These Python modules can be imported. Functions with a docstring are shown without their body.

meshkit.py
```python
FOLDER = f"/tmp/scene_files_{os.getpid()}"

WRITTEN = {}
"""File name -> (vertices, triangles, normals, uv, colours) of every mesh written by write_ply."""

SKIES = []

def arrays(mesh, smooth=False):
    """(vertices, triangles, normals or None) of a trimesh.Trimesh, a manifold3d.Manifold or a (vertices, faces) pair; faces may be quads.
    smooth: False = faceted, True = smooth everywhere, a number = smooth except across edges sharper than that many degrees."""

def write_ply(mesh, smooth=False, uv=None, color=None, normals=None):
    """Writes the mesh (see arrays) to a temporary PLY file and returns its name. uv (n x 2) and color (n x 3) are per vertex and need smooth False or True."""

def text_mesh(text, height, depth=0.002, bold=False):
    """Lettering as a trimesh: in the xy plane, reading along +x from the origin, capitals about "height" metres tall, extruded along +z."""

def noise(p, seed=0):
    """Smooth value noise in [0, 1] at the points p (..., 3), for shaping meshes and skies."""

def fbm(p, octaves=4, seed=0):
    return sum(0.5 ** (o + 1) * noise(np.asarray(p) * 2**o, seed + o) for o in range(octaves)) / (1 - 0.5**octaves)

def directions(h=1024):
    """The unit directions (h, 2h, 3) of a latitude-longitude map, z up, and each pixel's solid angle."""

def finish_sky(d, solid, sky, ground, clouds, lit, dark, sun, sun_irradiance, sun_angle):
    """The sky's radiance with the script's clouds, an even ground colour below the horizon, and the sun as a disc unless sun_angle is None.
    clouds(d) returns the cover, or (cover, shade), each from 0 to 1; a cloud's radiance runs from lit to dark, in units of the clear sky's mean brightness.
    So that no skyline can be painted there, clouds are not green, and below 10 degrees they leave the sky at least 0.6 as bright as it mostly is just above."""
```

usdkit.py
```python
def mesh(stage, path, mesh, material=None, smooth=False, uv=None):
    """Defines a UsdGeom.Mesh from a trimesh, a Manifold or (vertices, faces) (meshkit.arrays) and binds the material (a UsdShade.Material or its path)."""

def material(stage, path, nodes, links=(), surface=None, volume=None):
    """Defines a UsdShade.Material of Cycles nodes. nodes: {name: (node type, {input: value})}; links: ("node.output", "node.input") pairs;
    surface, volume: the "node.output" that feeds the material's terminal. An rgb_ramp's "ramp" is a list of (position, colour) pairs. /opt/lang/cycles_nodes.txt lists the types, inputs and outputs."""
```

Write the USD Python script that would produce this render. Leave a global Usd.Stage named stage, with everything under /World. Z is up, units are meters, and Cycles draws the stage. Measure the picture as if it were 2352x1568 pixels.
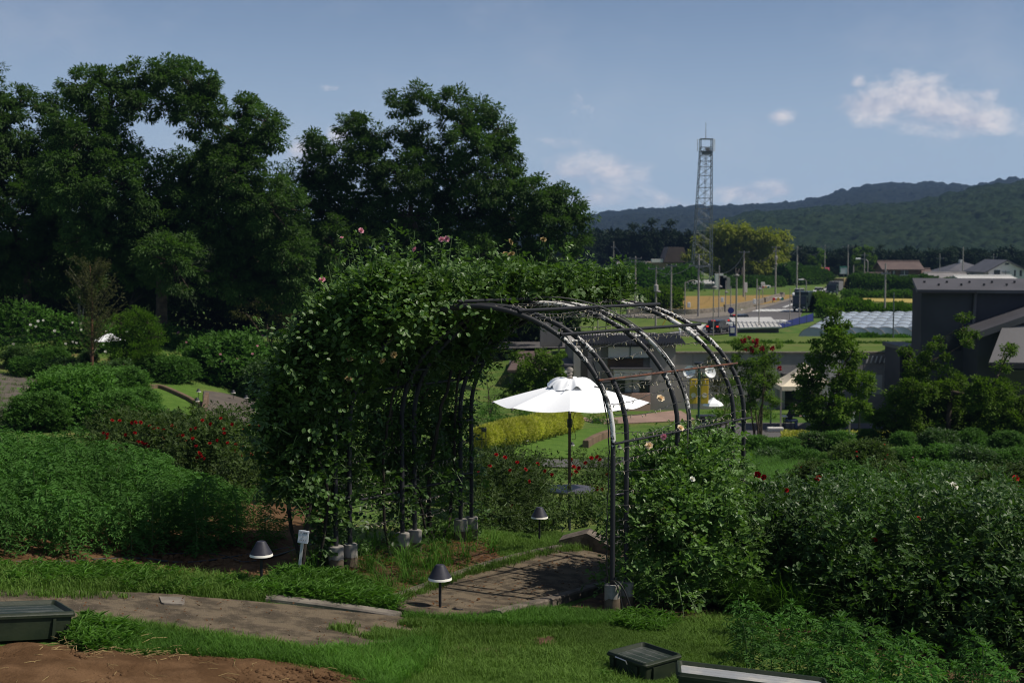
import math, random
import numpy as np
import trimesh, manifold3d, shapely, usdkit, meshkit
from shapely.geometry import Polygon, LineString, Point
from scipy.interpolate import RBFInterpolator
from scipy.spatial import Delaunay
from pxr import Usd, UsdGeom, UsdLux, UsdShade, Sdf, Gf, Vt

stage = Usd.Stage.CreateInMemory()
UsdGeom.SetStageUpAxis(stage, 'Z')
world = UsdGeom.Xform.Define(stage, '/World')
UsdGeom.Scope.Define(stage, '/World/Looks')
rng = np.random.default_rng(7)

# ------------------------------------------------------------------ camera, sky, sun, exposure
CAMZ, F, CX, CY = 10.0, 3267.0, 1176.0, 784.0
TH = math.atan(224.0 / F)
cam = UsdGeom.Camera.Define(stage, '/World/camera')
cam.CreateHorizontalApertureAttr(36.0)
cam.CreateVerticalApertureAttr(24.0)
cam.CreateFocalLengthAttr(50.0)
cam.CreateFStopAttr(3.2)
cam.CreateFocusDistanceAttr(13.9)
cam.CreateClippingRangeAttr(Gf.Vec2f(0.1, 20000))
cam.CreateExposureAttr(-0.06)
cam.AddTranslateOp().Set((0, 0, CAMZ))
cam.AddRotateXOp().Set(90 - math.degrees(TH))

SUN_AZ = math.radians(99)      # clockwise from +y: sun on the right, a little behind the camera
SUN_EL = math.radians(52)
sdir = np.array([math.sin(SUN_AZ) * math.cos(SUN_EL), math.cos(SUN_AZ) * math.cos(SUN_EL), math.sin(SUN_EL)])
sun = UsdLux.DistantLight.Define(stage, '/World/sun')
sun.CreateIntensityAttr(1.2)
sun.CreateNormalizeAttr(True)
sun.CreateAngleAttr(0.5)
sun.CreateColorAttr(Gf.Vec3f(1.0, 0.93, 0.82))
m = Gf.Matrix4d(1).SetRotate(Gf.Rotation(Gf.Vec3d(0, 0, 1), Gf.Vec3d(*map(float, sdir))))
sun.AddTransformOp().Set(m)

# sky: the physical sky, with a few clouds low over the hills and one cumulus on the right
def at_dir(px, py):
    return (px - CX) / F, (560 - py) / F
blobs = [  # px, py, rx, ry, weight
    (2010, 245, 88, 34, 1.0), (2085, 228, 70, 42, 1.0), (2150, 258, 95, 38, .95), (2225, 280, 66, 32, .95),
    (1962, 195, 26, 26, .5), (2240, 222, 70, 26, .42), (1785, 272, 34, 18, .7),
    (1320, 400, 130, 70, .5), (1400, 395, 95, 42, .6), (1290, 330, 80, 40, .3), (1350, 455, 160, 40, .55), (1310, 240, 90, 50, .24),
    (1720, 445, 110, 34, .55), (1790, 440, 55, 30, .6), (1530, 465, 90, 26, .4), (700, 345, 50, 40, .7), (780, 320, 50, 40, .5), (760, 205, 120, 20, .18),
    (2560, 330, 160, 60, .8), (-200, 300, 180, 50, .5)]
SKY_S, SKY_STR = 1.0, 0.088
nodes = {'tc': ('texture_coordinate', {}),
         'sky': ('sky_texture', dict(sky_type='single_scattering', sun_disc=False, sun_elevation=SUN_EL, sun_rotation=SUN_AZ,
                                     altitude=120.0, air_density=0.6, aerosol_density=0.3, ozone_density=2.4)),
         'sep': ('separate_xyz', {}),
         'ymax': ('math', dict(math_type='maximum', value2=0.02)),
         'a': ('math', dict(math_type='divide')), 'e': ('math', dict(math_type='divide')),
         'ae': ('combine_xyz', {}),
         'stretch': ('vector_math', dict(math_type='multiply', vector2=(1.0, 1.6, 1.0))),
         'n1': ('noise_texture', dict(scale=24.0, detail=9.0, roughness=0.64, distortion=0.25)),
         'n2': ('noise_texture', dict(scale=7.0, detail=5.0, roughness=0.6)),
         }
links = [('tc.generated', 'sep.vector'), ('sep.y', 'ymax.value1'), ('sep.x', 'a.value1'), ('ymax.value', 'a.value2'),
         ('sep.z', 'e.value1'), ('ymax.value', 'e.value2'), ('a.value', 'ae.x'), ('e.value', 'ae.y'),
         ('ae.vector', 'stretch.vector1'), ('stretch.vector', 'n1.vector'), ('stretch.vector', 'n2.vector')]
prev = None
for i, (px, py, rx, ry, w) in enumerate(blobs):
    a0, e0 = at_dir(px, py)
    nodes[f's{i}'] = ('vector_math', dict(math_type='subtract', vector2=(a0, e0, 0.0)))
    nodes[f'm{i}'] = ('vector_math', dict(math_type='multiply', vector2=(F / rx, F / ry, 0.0)))
    nodes[f'l{i}'] = ('vector_math', dict(math_type='length'))
    nodes[f'r{i}'] = ('map_range', dict(range_type='linear', from_min=0.0, from_max=1.5, to_min=float(w) + .08, to_max=float(w) - 1.0, clamp=False))
    links += [('ae.vector', f's{i}.vector1'), (f's{i}.vector', f'm{i}.vector1'), (f'm{i}.vector', f'l{i}.vector1'), (f'l{i}.value', f'r{i}.value')]
    if prev:
        nodes[f'x{i}'] = ('math', dict(math_type='smoothmax', value3=0.25))
        links += [(prev, f'x{i}.value1'), (f'r{i}.result', f'x{i}.value2')]
        prev = f'x{i}.value'
    else:
        prev = f'r{i}.result'
nodes['nz'] = ('math', dict(math_type='multiply_add', value2=2.1, value3=-0.99))
nodes['dn'] = ('math', dict(math_type='add'))
nodes['cov'] = ('map_range', dict(range_type='smoothstep', from_min=-0.05, from_max=0.82, to_min=0.0, to_max=0.95))
nodes['veil'] = ('map_range', dict(range_type='smoothstep', from_min=0.42, from_max=0.8, to_min=0.0, to_max=0.16))
nodes['cov2'] = ('math', dict(math_type='maximum'))
nodes['shade'] = ('map_range', dict(range_type='smoothstep', from_min=0.3, from_max=0.62, to_min=0.0, to_max=1.0))
nodes['ccol'] = ('mix_color', dict(blend_type='mix', a=(5.2, 5.6, 6.9), b=(8.8, 8.5, 8.8)))
nodes['tint'] = ('mix_color', dict(blend_type='multiply', fac=1.0, b=(0.955, 0.985, 1.0)))
nodes['sat'] = ('hsv', dict(hue=0.5, saturation=0.90, value=1.0, fac=1.0))
nodes['haz'] = ('map_range', dict(range_type='smoothstep', from_min=0.0, from_max=0.2, to_min=0.85, to_max=0.1))
nodes['hmix'] = ('mix_color', dict(blend_type='mix', use_clamp=False, b=(4.7, 5.9, 7.5)))
nodes['mixc'] = ('mix_color', dict(blend_type='mix', use_clamp=False))
nodes['bg'] = ('background_shader', dict(strength=SKY_STR))
links += [('n1.fac', 'nz.value1'), (prev, 'dn.value1'), ('nz.value', 'dn.value2'), ('dn.value', 'cov.value'),
          ('n2.fac', 'veil.value'), ('cov.result', 'cov2.value1'), ('veil.result', 'cov2.value2'),
          ('n1.fac', 'shade.value'), ('shade.result', 'ccol.fac'),
          ('sky.color', 'sat.color'), ('sat.color', 'tint.a'), ('sep.z', 'haz.value'), ('haz.result', 'hmix.fac'), ('tint.result', 'hmix.a'), ('hmix.result', 'mixc.a'), ('ccol.result', 'mixc.b'), ('cov2.value', 'mixc.fac'), ('mixc.result', 'bg.color')]
usdkit.material(stage, '/World/Looks/sky', nodes, links, surface='bg.background')
dome = UsdLux.DomeLight.Define(stage, '/World/sky')
dome.CreateIntensityAttr(1.0)
UsdShade.MaterialBindingAPI.Apply(dome.GetPrim()).Bind(UsdShade.Material.Get(stage, '/World/Looks/sky'))
dome.GetPrim().SetCustomDataByKey('kind', 'structure')
# ------------------------------------------------------------------ helpers
def P(px, py, d):
    """the point of the place that the photograph shows at (px, py) of its 2352-wide copy, d metres ahead"""
    u, v = (px - CX) / F, (CY - py) / F
    r = np.array([u, math.cos(TH) + v * math.sin(TH), -math.sin(TH) + v * math.cos(TH)])
    return np.array([0, 0, CAMZ]) + r * (d / r[1])

CP = []
for yy in (6, 9, 12, 15, 18):
    for xx in (-7, -4, -1.5, 0, 1.5, 4, 7):
        CP.append((xx, yy, CAMZ - 2.757 - .102 * xx - .055 * yy))
for px, py, d in [(1190, 1268, 18.8), (100, 1160, 27), (500, 1110, 28), (100, 990, 40), (400, 985, 42), (20, 955, 48), (40, 893, 57), (208, 852, 62), (370, 768, 73),
                  (100, 812, 66), (-100, 800, 70), (0, 790, 90), (300, 775, 88), (600, 770, 90), (-400, 800, 55), (430, 920, 56), (540, 925, 60), (570, 958, 55), (500, 885, 65), (480, 830, 72), (700, 830, 78),
                  (700, 1000, 44), (900, 1000, 46), (1120, 1052, 45), (1320, 1064, 47), (1150, 1010, 52), (1250, 990, 58), (1340, 965, 64), (1330, 948, 72), (1000, 930, 74), (1795, 973, 76), (1780, 985, 70),
                  (1750, 1006, 61), (1850, 1062, 45), (1740, 1090, 40), (2200, 1062, 42), (2000, 1005, 58), (2200, 1008, 70), (2400, 1010, 70), (2500, 1080, 42), (1500, 948, 78), (2100, 975, 76),
                  (1500, 1180, 27), (1900, 1180, 27), (2300, 1200, 26)]:
    CP.append(tuple(P(px, py, d)))
for q in [(1.2, 19.8, -3.95), (1.6, 21.5, -4.5), (1.0, 25, -5.04), (-2, 25, -4.7), (3.5, 25, -5.2), (1.3, 31, -5.75), (6, 22, -4.75), (10, 22, -5.0), (-12, 14, -2.6), (-14, 25, -3.7), (12, 14, -4.6)]:
    CP.append((q[0], q[1], CAMZ + q[2]))
CP = np.array(CP)
_w = lambda xy: np.stack([xy[..., 0] / (12 + np.maximum(xy[..., 1], 0)), np.log(np.maximum(xy[..., 1], -4) + 12)], -1) * [3.0, 2.4]
_rbf = RBFInterpolator(_w(CP[:, :2]), CP[:, 2] + 0.09 * CP[:, 1], kernel='thin_plate_spline', smoothing=2e-4)
PLAIN = CAMZ - 7.0

def sstep(x, a, b):
    t = np.clip((x - a) / (b - a), 0, 1)
    return t * t * (3 - 2 * t)

def H(x, y):
    """height of the ground"""
    x, y = np.broadcast_arrays(np.asarray(x, float), np.asarray(y, float))
    yc, xc = np.clip(y, -3, 92), np.clip(x, -62, 62)
    q = np.stack([xc, yc], -1)
    z = _rbf(_w(q).reshape(-1, 2)).reshape(x.shape) - 0.09 * yc
    z = np.clip(z, CAMZ - 9.7, CAMZ - 1.6)
    flat = CAMZ - 9.55
    near = sstep(y, 62, 70) * sstep(x, 2.0, 5.0)
    z = z * (1 - near) + flat * near
    t_right, t_left = sstep(y, 84.5, 86.5), sstep(y, 84, 120)
    r = sstep(x, -2, 3)
    t = t_right * r + t_left * (1 - r)
    return z * (1 - t) + PLAIN * t

def G(px, py, dmin=6.0, dmax=420.0):
    """where the line of sight through (px, py) meets the ground"""
    a, b = dmin, dmin
    step = 0.25
    while b < dmax:
        p = P(px, py, b)
        if p[2] <= H(p[0], p[1]):
            break
        a, b = b, b + step
        step = 0.25 + 0.02 * b
    for _ in range(18):
        c = .5 * (a + b)
        p = P(px, py, c)
        if p[2] <= H(p[0], p[1]):
            b = c
        else:
            a = c
    return P(px, py, b)

def Gd(px, d):
    """the ground under picture column px, d metres ahead"""
    p = P(px, 700, d)
    return np.array([p[0], d, float(H(p[0], d))])

taken = {}
def numbered(base):
    k = taken.get(base, -1) + 1
    taken[base] = k
    return base if k == 0 else f'{base}_{k:03d}'

def tag(prim, label=None, cat=None, group=None, kind=None):
    for k, v in (('label', label), ('category', cat), ('group', group), ('kind', kind)):
        if v:
            prim.SetCustomDataByKey(k, v)

def thing(name, label, cat, loc=(0, 0, 0), rz=0.0, scale=None, group=None, kind=None, rx=0.0, ry=0.0):
    path = numbered('/World/' + name)
    x = UsdGeom.Xform.Define(stage, path)
    x.AddTranslateOp().Set(tuple(map(float, loc)))
    if rz or rx or ry:
        x.AddRotateXYZOp().Set((float(rx), float(ry), float(rz)))
    if scale is not None:
        s = (scale,) * 3 if np.ndim(scale) == 0 else scale
        x.AddScaleOp().Set(tuple(map(float, s)))
    tag(x.GetPrim(), label, cat, group, kind)
    return path

def part(parent, name, mesh, mat, smooth=False, label=None, kind=None):
    path = numbered(f'{parent}/{name}')
    m = usdkit.mesh(stage, path, mesh, MAT[mat] if isinstance(mat, str) else mat, smooth)
    tag(m.GetPrim(), label, kind=kind)
    return path

def solo(name, mesh, mat, label, cat, group=None, smooth=False, kind=None):
    path = numbered('/World/' + name)
    m = usdkit.mesh(stage, path, mesh, MAT[mat], smooth)
    tag(m.GetPrim(), label, cat, group, kind)
    return path

def setting(name, mesh, mat, smooth=False):
    path = numbered('/World/' + name)
    m = usdkit.mesh(stage, path, mesh, MAT[mat], smooth)
    tag(m.GetPrim(), kind='structure')
    return path

def copy(src, label, loc, rz=0.0, scale=1.0, group=None, rx=0.0, ry=0.0):
    base = src
    if base[-4] == '_' and base[-3:].isdigit():
        base = base[:-4]
    path = numbered(base)
    x = UsdGeom.Xform.Define(stage, path)
    pr = x.GetPrim()
    pr.GetReferences().AddInternalReference(src)
    x.ClearXformOpOrder()
    x.AddTranslateOp(opSuffix='c').Set(tuple(map(float, loc)))
    x.AddRotateXYZOp(opSuffix='c').Set((float(rx), float(ry), float(rz)))
    s = (scale,) * 3 if np.ndim(scale) == 0 else scale
    x.AddScaleOp(opSuffix='c').Set(tuple(map(float, s)))
    pr.SetInstanceable(True)
    was = stage.GetPrimAtPath(src).GetCustomData()
    tag(pr, label, was.get('category'), group or was.get('group'))
    return path

# ---- meshes
cat = trimesh.util.concatenate
def box(sx, sy, sz, at=(0, 0, 0), rz=0.0):
    m = trimesh.creation.box((sx, sy, sz))
    if rz:
        m.apply_transform(trimesh.transformations.rotation_matrix(math.radians(rz), (0, 0, 1)))
    m.apply_translation(at)
    return m

def box2(a, b):
    a, b = np.minimum(a, b), np.maximum(a, b)
    return box(*(b - a), at=(a + b) / 2)

def rbox(sx, sy, sz, r=.02, at=(0, 0, 0), top=1.0):
    """box with rounded edges; top scales its upper face"""
    pts = []
    for x in (-1, 1):
        for y in (-1, 1):
            for z in (-1, 1):
                k = top if z > 0 else 1.0
                pts.append(manifold3d.Manifold.sphere(r, 8).translate(((sx / 2 - r) * x * k, (sy / 2 - r) * y * k, (sz / 2 - r) * z)))
    m = manifold3d.Manifold.batch_hull(pts).to_mesh()
    t = trimesh.Trimesh(m.vert_properties[:, :3], m.tri_verts, process=False)
    t.apply_translation(at)
    return t

def cyl(r, h, at=(0, 0, 0), n=20, r2=None):
    """upright cylinder or cone with its foot at 'at'"""
    return lathe([(0, 0), (r, 0), (r if r2 is None else r2, h), (0, h)], n, at)

def lathe(prof, n=24, at=(0, 0, 0)):
    prof = np.array(prof, float)
    a = np.linspace(0, 2 * np.pi, n, endpoint=False)
    v = np.stack([prof[:, None, 0] * np.cos(a), prof[:, None, 0] * np.sin(a), np.repeat(prof[:, 1:2], n, 1)], -1).reshape(-1, 3)
    f = []
    for i in range(len(prof) - 1):
        for j in range(n):
            k = (j + 1) % n
            f += [(i * n + j, i * n + k, (i + 1) * n + k), (i * n + j, (i + 1) * n + k, (i + 1) * n + j)]
    m = trimesh.Trimesh(v + np.array(at), f, process=False)
    m.merge_vertices()
    m.update_faces(m.nondegenerate_faces())
    return m

def tube(pts, rad, n=6, cap=True):
    pts = np.asarray(pts, float)
    rad = np.broadcast_to(rad, len(pts)).astype(float)
    t = np.gradient(pts, axis=0)
    t /= np.maximum(np.linalg.norm(t, axis=1, keepdims=True), 1e-9)
    ref = np.array([0, 0, 1.0]) if abs(t[0, 2]) < .9 else np.array([1.0, 0, 0])
    u = np.cross(t, ref)
    for i in range(len(u)):
        if i and np.dot(u[i], u[i - 1]) < 0:
            u[i] *= -1
        if np.linalg.norm(u[i]) < 1e-3:
            u[i] = u[i - 1] if i else np.array([1.0, 0, 0])
    u /= np.linalg.norm(u, axis=1, keepdims=True)
    w = np.cross(t, u)
    a = np.linspace(0, 2 * np.pi, n, endpoint=False)
    v = pts[:, None] + rad[:, None, None] * (np.cos(a)[None, :, None] * u[:, None] + np.sin(a)[None, :, None] * w[:, None])
    i, j = np.meshgrid(np.arange(len(pts) - 1), np.arange(n), indexing='ij')
    k = (j + 1) % n
    f = np.stack([i * n + j, (i + 1) * n + j, (i + 1) * n + k, i * n + k], -1).reshape(-1, 4)
    f = np.vstack([f[:, [0, 1, 2]], f[:, [0, 2, 3]]])
    v = v.reshape(-1, 3)
    if cap:
        q = [(0, b + 1, b) for b in range(1, n - 1)] + [((len(pts) - 1) * n, (len(pts) - 1) * n + b, (len(pts) - 1) * n + b + 1) for b in range(1, n - 1)]
        f = np.vstack([f, [(x[0], x[2], x[1]) for x in q]])
    return trimesh.Trimesh(v, f, process=False)

def spline(pts, n=12):
    pts = np.asarray(pts, float)
    t = np.linspace(0, 1, len(pts))
    from scipy.interpolate import CubicSpline, interp1d
    q = np.linspace(0, 1, n)
    return CubicSpline(t, pts)(q) if len(pts) > 2 else interp1d(t, pts, axis=0)(q)

def sheet(poly, spacing, off, rough=0.0, nscale=3.0, seed=0, skirt=0.0):
    """a sheet over the ground inside the polygon (world x, y), off metres above it"""
    pg = poly if isinstance(poly, Polygon) else Polygon(poly)
    pg = pg.buffer(0)
    x0, y0, x1, y1 = pg.bounds
    gx, gy = np.meshgrid(np.arange(x0, x1, spacing), np.arange(y0, y1, spacing))
    g = np.stack([gx.ravel(), gy.ravel()], 1)
    r2 = np.random.default_rng(seed + 5)
    g = g + r2.uniform(-.25, .25, g.shape) * spacing
    g = g[shapely.contains_xy(pg.buffer(-.35 * spacing), g[:, 0], g[:, 1])]
    ring = pg.exterior
    b = np.array([ring.interpolate(s).coords[0] for s in np.arange(0, ring.length, spacing)])
    p = np.vstack([b, g])
    tri = Delaunay(p).simplices
    c = p[tri].mean(1)
    tri = tri[shapely.contains_xy(pg.buffer(.02 * spacing), c[:, 0], c[:, 1])]
    e1, e2 = p[tri[:, 1]] - p[tri[:, 0]], p[tri[:, 2]] - p[tri[:, 0]]
    flip = e1[:, 0] * e2[:, 1] - e1[:, 1] * e2[:, 0] < 0
    tri[flip] = tri[flip][:, ::-1]
    z = H(p[:, 0], p[:, 1]) + off
    if rough:
        q = np.c_[p * nscale, np.zeros(len(p))]
        z = z + rough * (meshkit.fbm(q, 4, seed) - .35)
        z[:len(b)] -= .6 * rough * .3 + .01
    v = np.c_[p, z]
    if skirt:
        nb = len(b)
        low = v[:nb] - [0, 0, skirt]
        k = len(v)
        idx = np.arange(nb)
        nx = (idx + 1) % nb
        f = np.vstack([tri, np.c_[idx, k + idx, k + nx], np.c_[idx, k + nx, nx]])
        v = np.vstack([v, low])
        return trimesh.Trimesh(v, f, process=False)
    return trimesh.Trimesh(v, tri, process=False)

def pixpoly(pts, dmin=6.0):
    return [tuple(G(px, py, dmin)[:2]) for px, py in pts]

def unit(v):
    return v / np.maximum(np.linalg.norm(v, axis=-1, keepdims=True), 1e-9)

OVAL = np.array([[0, 0, 0], [.28, .40, .07], [.68, .42, .06], [1, 0, -.06], [.68, -.42, .06], [.28, -.40, .07]])
OVAL_F = np.array([[0, 2, 1], [0, 3, 2], [0, 4, 3], [0, 5, 4]])
LANCE = np.array([[0, 0, 0], [.45, .5, .08], [1, 0, -.1], [.45, -.5, .08]])
LANCE_F = np.array([[0, 2, 1], [0, 3, 2]])

def leaves(pos, axis, nrm, L, W, kind='oval'):
    pos, axis = np.atleast_2d(pos), unit(np.atleast_2d(axis))
    n = len(pos)
    nrm = np.broadcast_to(nrm, pos.shape)
    side = unit(np.cross(nrm, axis) + 1e-6)
    up = np.cross(axis, side)
    T, TF = (OVAL, OVAL_F) if kind == 'oval' else (LANCE, LANCE_F)
    L = np.broadcast_to(L, n)[:, None, None]
    W = np.broadcast_to(W, n)[:, None, None]
    v = pos[:, None] + axis[:, None] * T[None, :, 0:1] * L + side[:, None] * T[None, :, 1:2] * W + up[:, None] * T[None, :, 2:3] * L
    f = TF[None] + (np.arange(n) * len(T))[:, None, None]
    return v.reshape(-1, 3), f.reshape(-1, 3)

def merge(lst):
    vs, fs, o = [], [], 0
    for v, f in lst:
        vs.append(v)
        fs.append(f + o)
        o += len(v)
    return np.vstack(vs), np.vstack(fs)

def shoots(base, dirs, length, R, k=7, leaf=.055, wide=.72, kind='oval', droop=.25, leaflets=5, stem_r=.0035, spread=1.0):
    """rose shoots: curved stems with compound leaves set alternately; returns (leaf mesh, stem mesh)"""
    base, dirs = np.asarray(base, float), unit(np.asarray(dirs, float))
    n = len(base)
    length = np.broadcast_to(length, n)
    ref = unit(np.cross(dirs, R.normal(size=(n, 3))))
    ref2 = np.cross(dirs, ref)
    bend = R.uniform(-.25, .25, (n, 1)) * ref
    lv, st = [], []
    def along(t):
        return base + length[:, None] * (dirs * t + bend * t * t - np.array([0, 0, droop]) * t * t * (1 - .6 * dirs[:, 2:3]))
    ts = np.linspace(0, 1, 4)
    pts = np.stack([along(t) for t in ts], 1)
    a3 = np.array([0, 2.094, 4.189])
    off = (np.cos(a3)[None, :, None] * ref[:, None] + np.sin(a3)[None, :, None] * ref2[:, None])
    rr = stem_r * np.array([1.5, 1.2, .9, .6])
    v = pts[:, :, None] + off[:, None] * rr[None, :, None, None]
    fi = []
    for i in range(3):
        for j in range(3):
            jn = (j + 1) % 3
            fi += [(i * 3 + j, i * 3 + jn, i * 3 + 3 + jn), (i * 3 + j, i * 3 + 3 + jn, i * 3 + 3 + j)]
    stem = (v.reshape(-1, 3), (np.array(fi)[None] + (np.arange(n) * 12)[:, None, None]).reshape(-1, 3))
    for j in range(k):
        t = .12 + .88 * (j + R.uniform(0, .6, n)) / k
        t = np.minimum(t, 1)[:, None]
        p = base + length[:, None] * (dirs * t + bend * t * t - np.array([0, 0, droop]) * t * t * (1 - .6 * dirs[:, 2:3]))
        az = (j * 2.4 + R.uniform(-.5, .5, n))[:, None]
        out = np.cos(az) * ref + np.sin(az) * ref2
        pd = unit(out * spread + dirs * .45 + np.array([0, 0, .15]) + R.normal(0, .15, (n, 3)))
        pn = unit(np.array([0, 0, 1.0]) + .55 * out + R.normal(0, .3, (n, 3)))
        sd = unit(np.cross(pn, pd))
        lf = leaf * R.uniform(.55, 1.3, n) * (1 - .25 * t[:, 0])
        q = p + pd * lf[:, None] * .9
        lv.append(leaves(q + pd * lf[:, None] * .75, pd, pn, lf * 1.1, lf * wide))
        if leaflets >= 3:
            for s in (-1, 1):
                lv.append(leaves(q + pd * lf[:, None] * .45, unit(pd * .5 + s * sd + R.normal(0, .12, (n, 3))), unit(pn + s * .25 * sd), lf, lf * wide))
        if leaflets >= 5:
            for s in (-1, 1):
                lv.append(leaves(q - pd * lf[:, None] * .35, unit(pd * .35 + s * sd + R.normal(0, .12, (n, 3))), unit(pn + s * .25 * sd), lf * .8, lf * wide * .8))
    return merge(lv), stem

def in_ball(n, R):
    p = unit(R.normal(size=(n, 3)))
    return p, R.uniform(0, 1, n) ** (1 / 3)
# ------------------------------------------------------------------ materials
MAT = {}
def plain(name, col, rough=.6, metal=0.0, spec=.4, noise=0.0, scale=8.0, bump=0.0, bscale=40.0, col2=None, detail=4.0, ramp=(.35, .65), coords='object'):
    n = {'tc': ('texture_coordinate', {}), 'geo': ('geometry', {}), 'p': ('principled_bsdf', dict(base_color=col, roughness=rough, metallic=metal, specular_ior_level=spec))}
    l = []
    src = 'tc.object' if coords == 'object' else 'geo.position'
    if noise or col2 is not None:
        c2 = col2 if col2 is not None else tuple(c * (1 - noise) for c in col)
        n['nz'] = ('noise_texture', dict(scale=scale, detail=detail, roughness=.62))
        n['mr'] = ('map_range', dict(range_type='smoothstep', from_min=ramp[0], from_max=ramp[1]))
        n['mx'] = ('mix_color', dict(blend_type='mix', a=col, b=c2))
        l += [(src, 'nz.vector'), ('nz.fac', 'mr.value'), ('mr.result', 'mx.fac'), ('mx.result', 'p.base_color')]
    if bump:
        n['bn'] = ('noise_texture', dict(scale=bscale, detail=5.0, roughness=.65))
        n['b'] = ('bump', dict(strength=bump, distance=.02))
        l += [(src, 'bn.vector'), ('bn.fac', 'b.height'), ('b.normal', 'p.normal')]
    MAT[name] = usdkit.material(stage, '/World/Looks/' + name, n, l, surface='p.BSDF')

def leafy(name, c1, c2, trans=.28, rough=.6, spec=.13, dead=None, big=0.0, tcol=None):
    """leaves: every leaf its own tone between c1 and c2, light passing through, a few yellow ones"""
    stops = [(0, c1), (.9, c2)]
    if dead:
        stops += [(.955, c2), (.965, dead), (1, dead)]
    n = {'g': ('geometry', {}), 'r': ('rgb_ramp', dict(ramp=stops)),
         'p': ('principled_bsdf', dict(roughness=rough, specular_ior_level=spec)),
         't': ('translucent_bsdf', {}), 'tm': ('mix_color', dict(blend_type='multiply', fac=1.0, b=tcol or (1.5, 1.7, .6))),
         'm': ('mix_closure', dict(fac=trans)),
         'oi': ('object_info', {}), 'h': ('hsv', dict(hue=.5, saturation=1.0, fac=1.0)), 'vr': ('map_range', dict(from_min=0, from_max=1, to_min=.82, to_max=1.16)),
         'nz': ('noise_texture', dict(scale=.8 if not big else big, detail=3.0)), 'nv': ('map_range', dict(from_min=.3, from_max=.7, to_min=.7, to_max=1.25)),
         'mul': ('math', dict(math_type='multiply'))}
    l = [('g.random_per_island', 'r.fac'), ('r.color', 'h.color'), ('oi.random', 'vr.value'), ('g.position', 'nz.vector'), ('nz.fac', 'nv.value'),
         ('vr.result', 'mul.value1'), ('nv.result', 'mul.value2'), ('mul.value', 'h.value'),
         ('h.color', 'p.base_color'), ('h.color', 'tm.a'), ('tm.result', 't.color'), ('p.BSDF', 'm.closure1'), ('t.BSDF', 'm.closure2')]
    MAT[name] = usdkit.material(stage, '/World/Looks/' + name, n, l, surface='m.closure')

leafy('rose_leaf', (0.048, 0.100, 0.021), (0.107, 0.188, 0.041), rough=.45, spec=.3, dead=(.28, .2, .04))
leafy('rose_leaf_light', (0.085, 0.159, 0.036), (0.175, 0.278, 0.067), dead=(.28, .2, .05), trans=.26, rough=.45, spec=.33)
leafy('rose_leaf_far', (0.060, 0.139, 0.023), (0.133, 0.241, 0.043))
leafy('rose_leaf_bronze', (0.050, 0.081, 0.020), (0.112, 0.149, 0.035), dead=(.17, .05, .03))
leafy('marigold_leaf', (0.057, 0.139, 0.027), (0.121, 0.246, 0.052), trans=.25, rough=.65, spec=.12)
leafy('oak_leaf', (0.046, 0.092, 0.019), (0.110, 0.185, 0.036), trans=.36, spec=.25, big=.35)
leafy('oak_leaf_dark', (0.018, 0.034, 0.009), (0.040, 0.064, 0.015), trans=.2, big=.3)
leafy('maple_leaf', (0.077, 0.136, 0.015), (0.196, 0.273, 0.034), trans=.36)
leafy('bright_leaf', (.07, .13, .016), (.16, .22, .03), trans=.35)
leafy('shrub_leaf', (0.068, 0.140, 0.010), (0.150, 0.253, 0.020), trans=.32)
leafy('golden_leaf', (0.358, 0.353, 0.072), (0.582, 0.510, 0.144), trans=.35)
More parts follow.
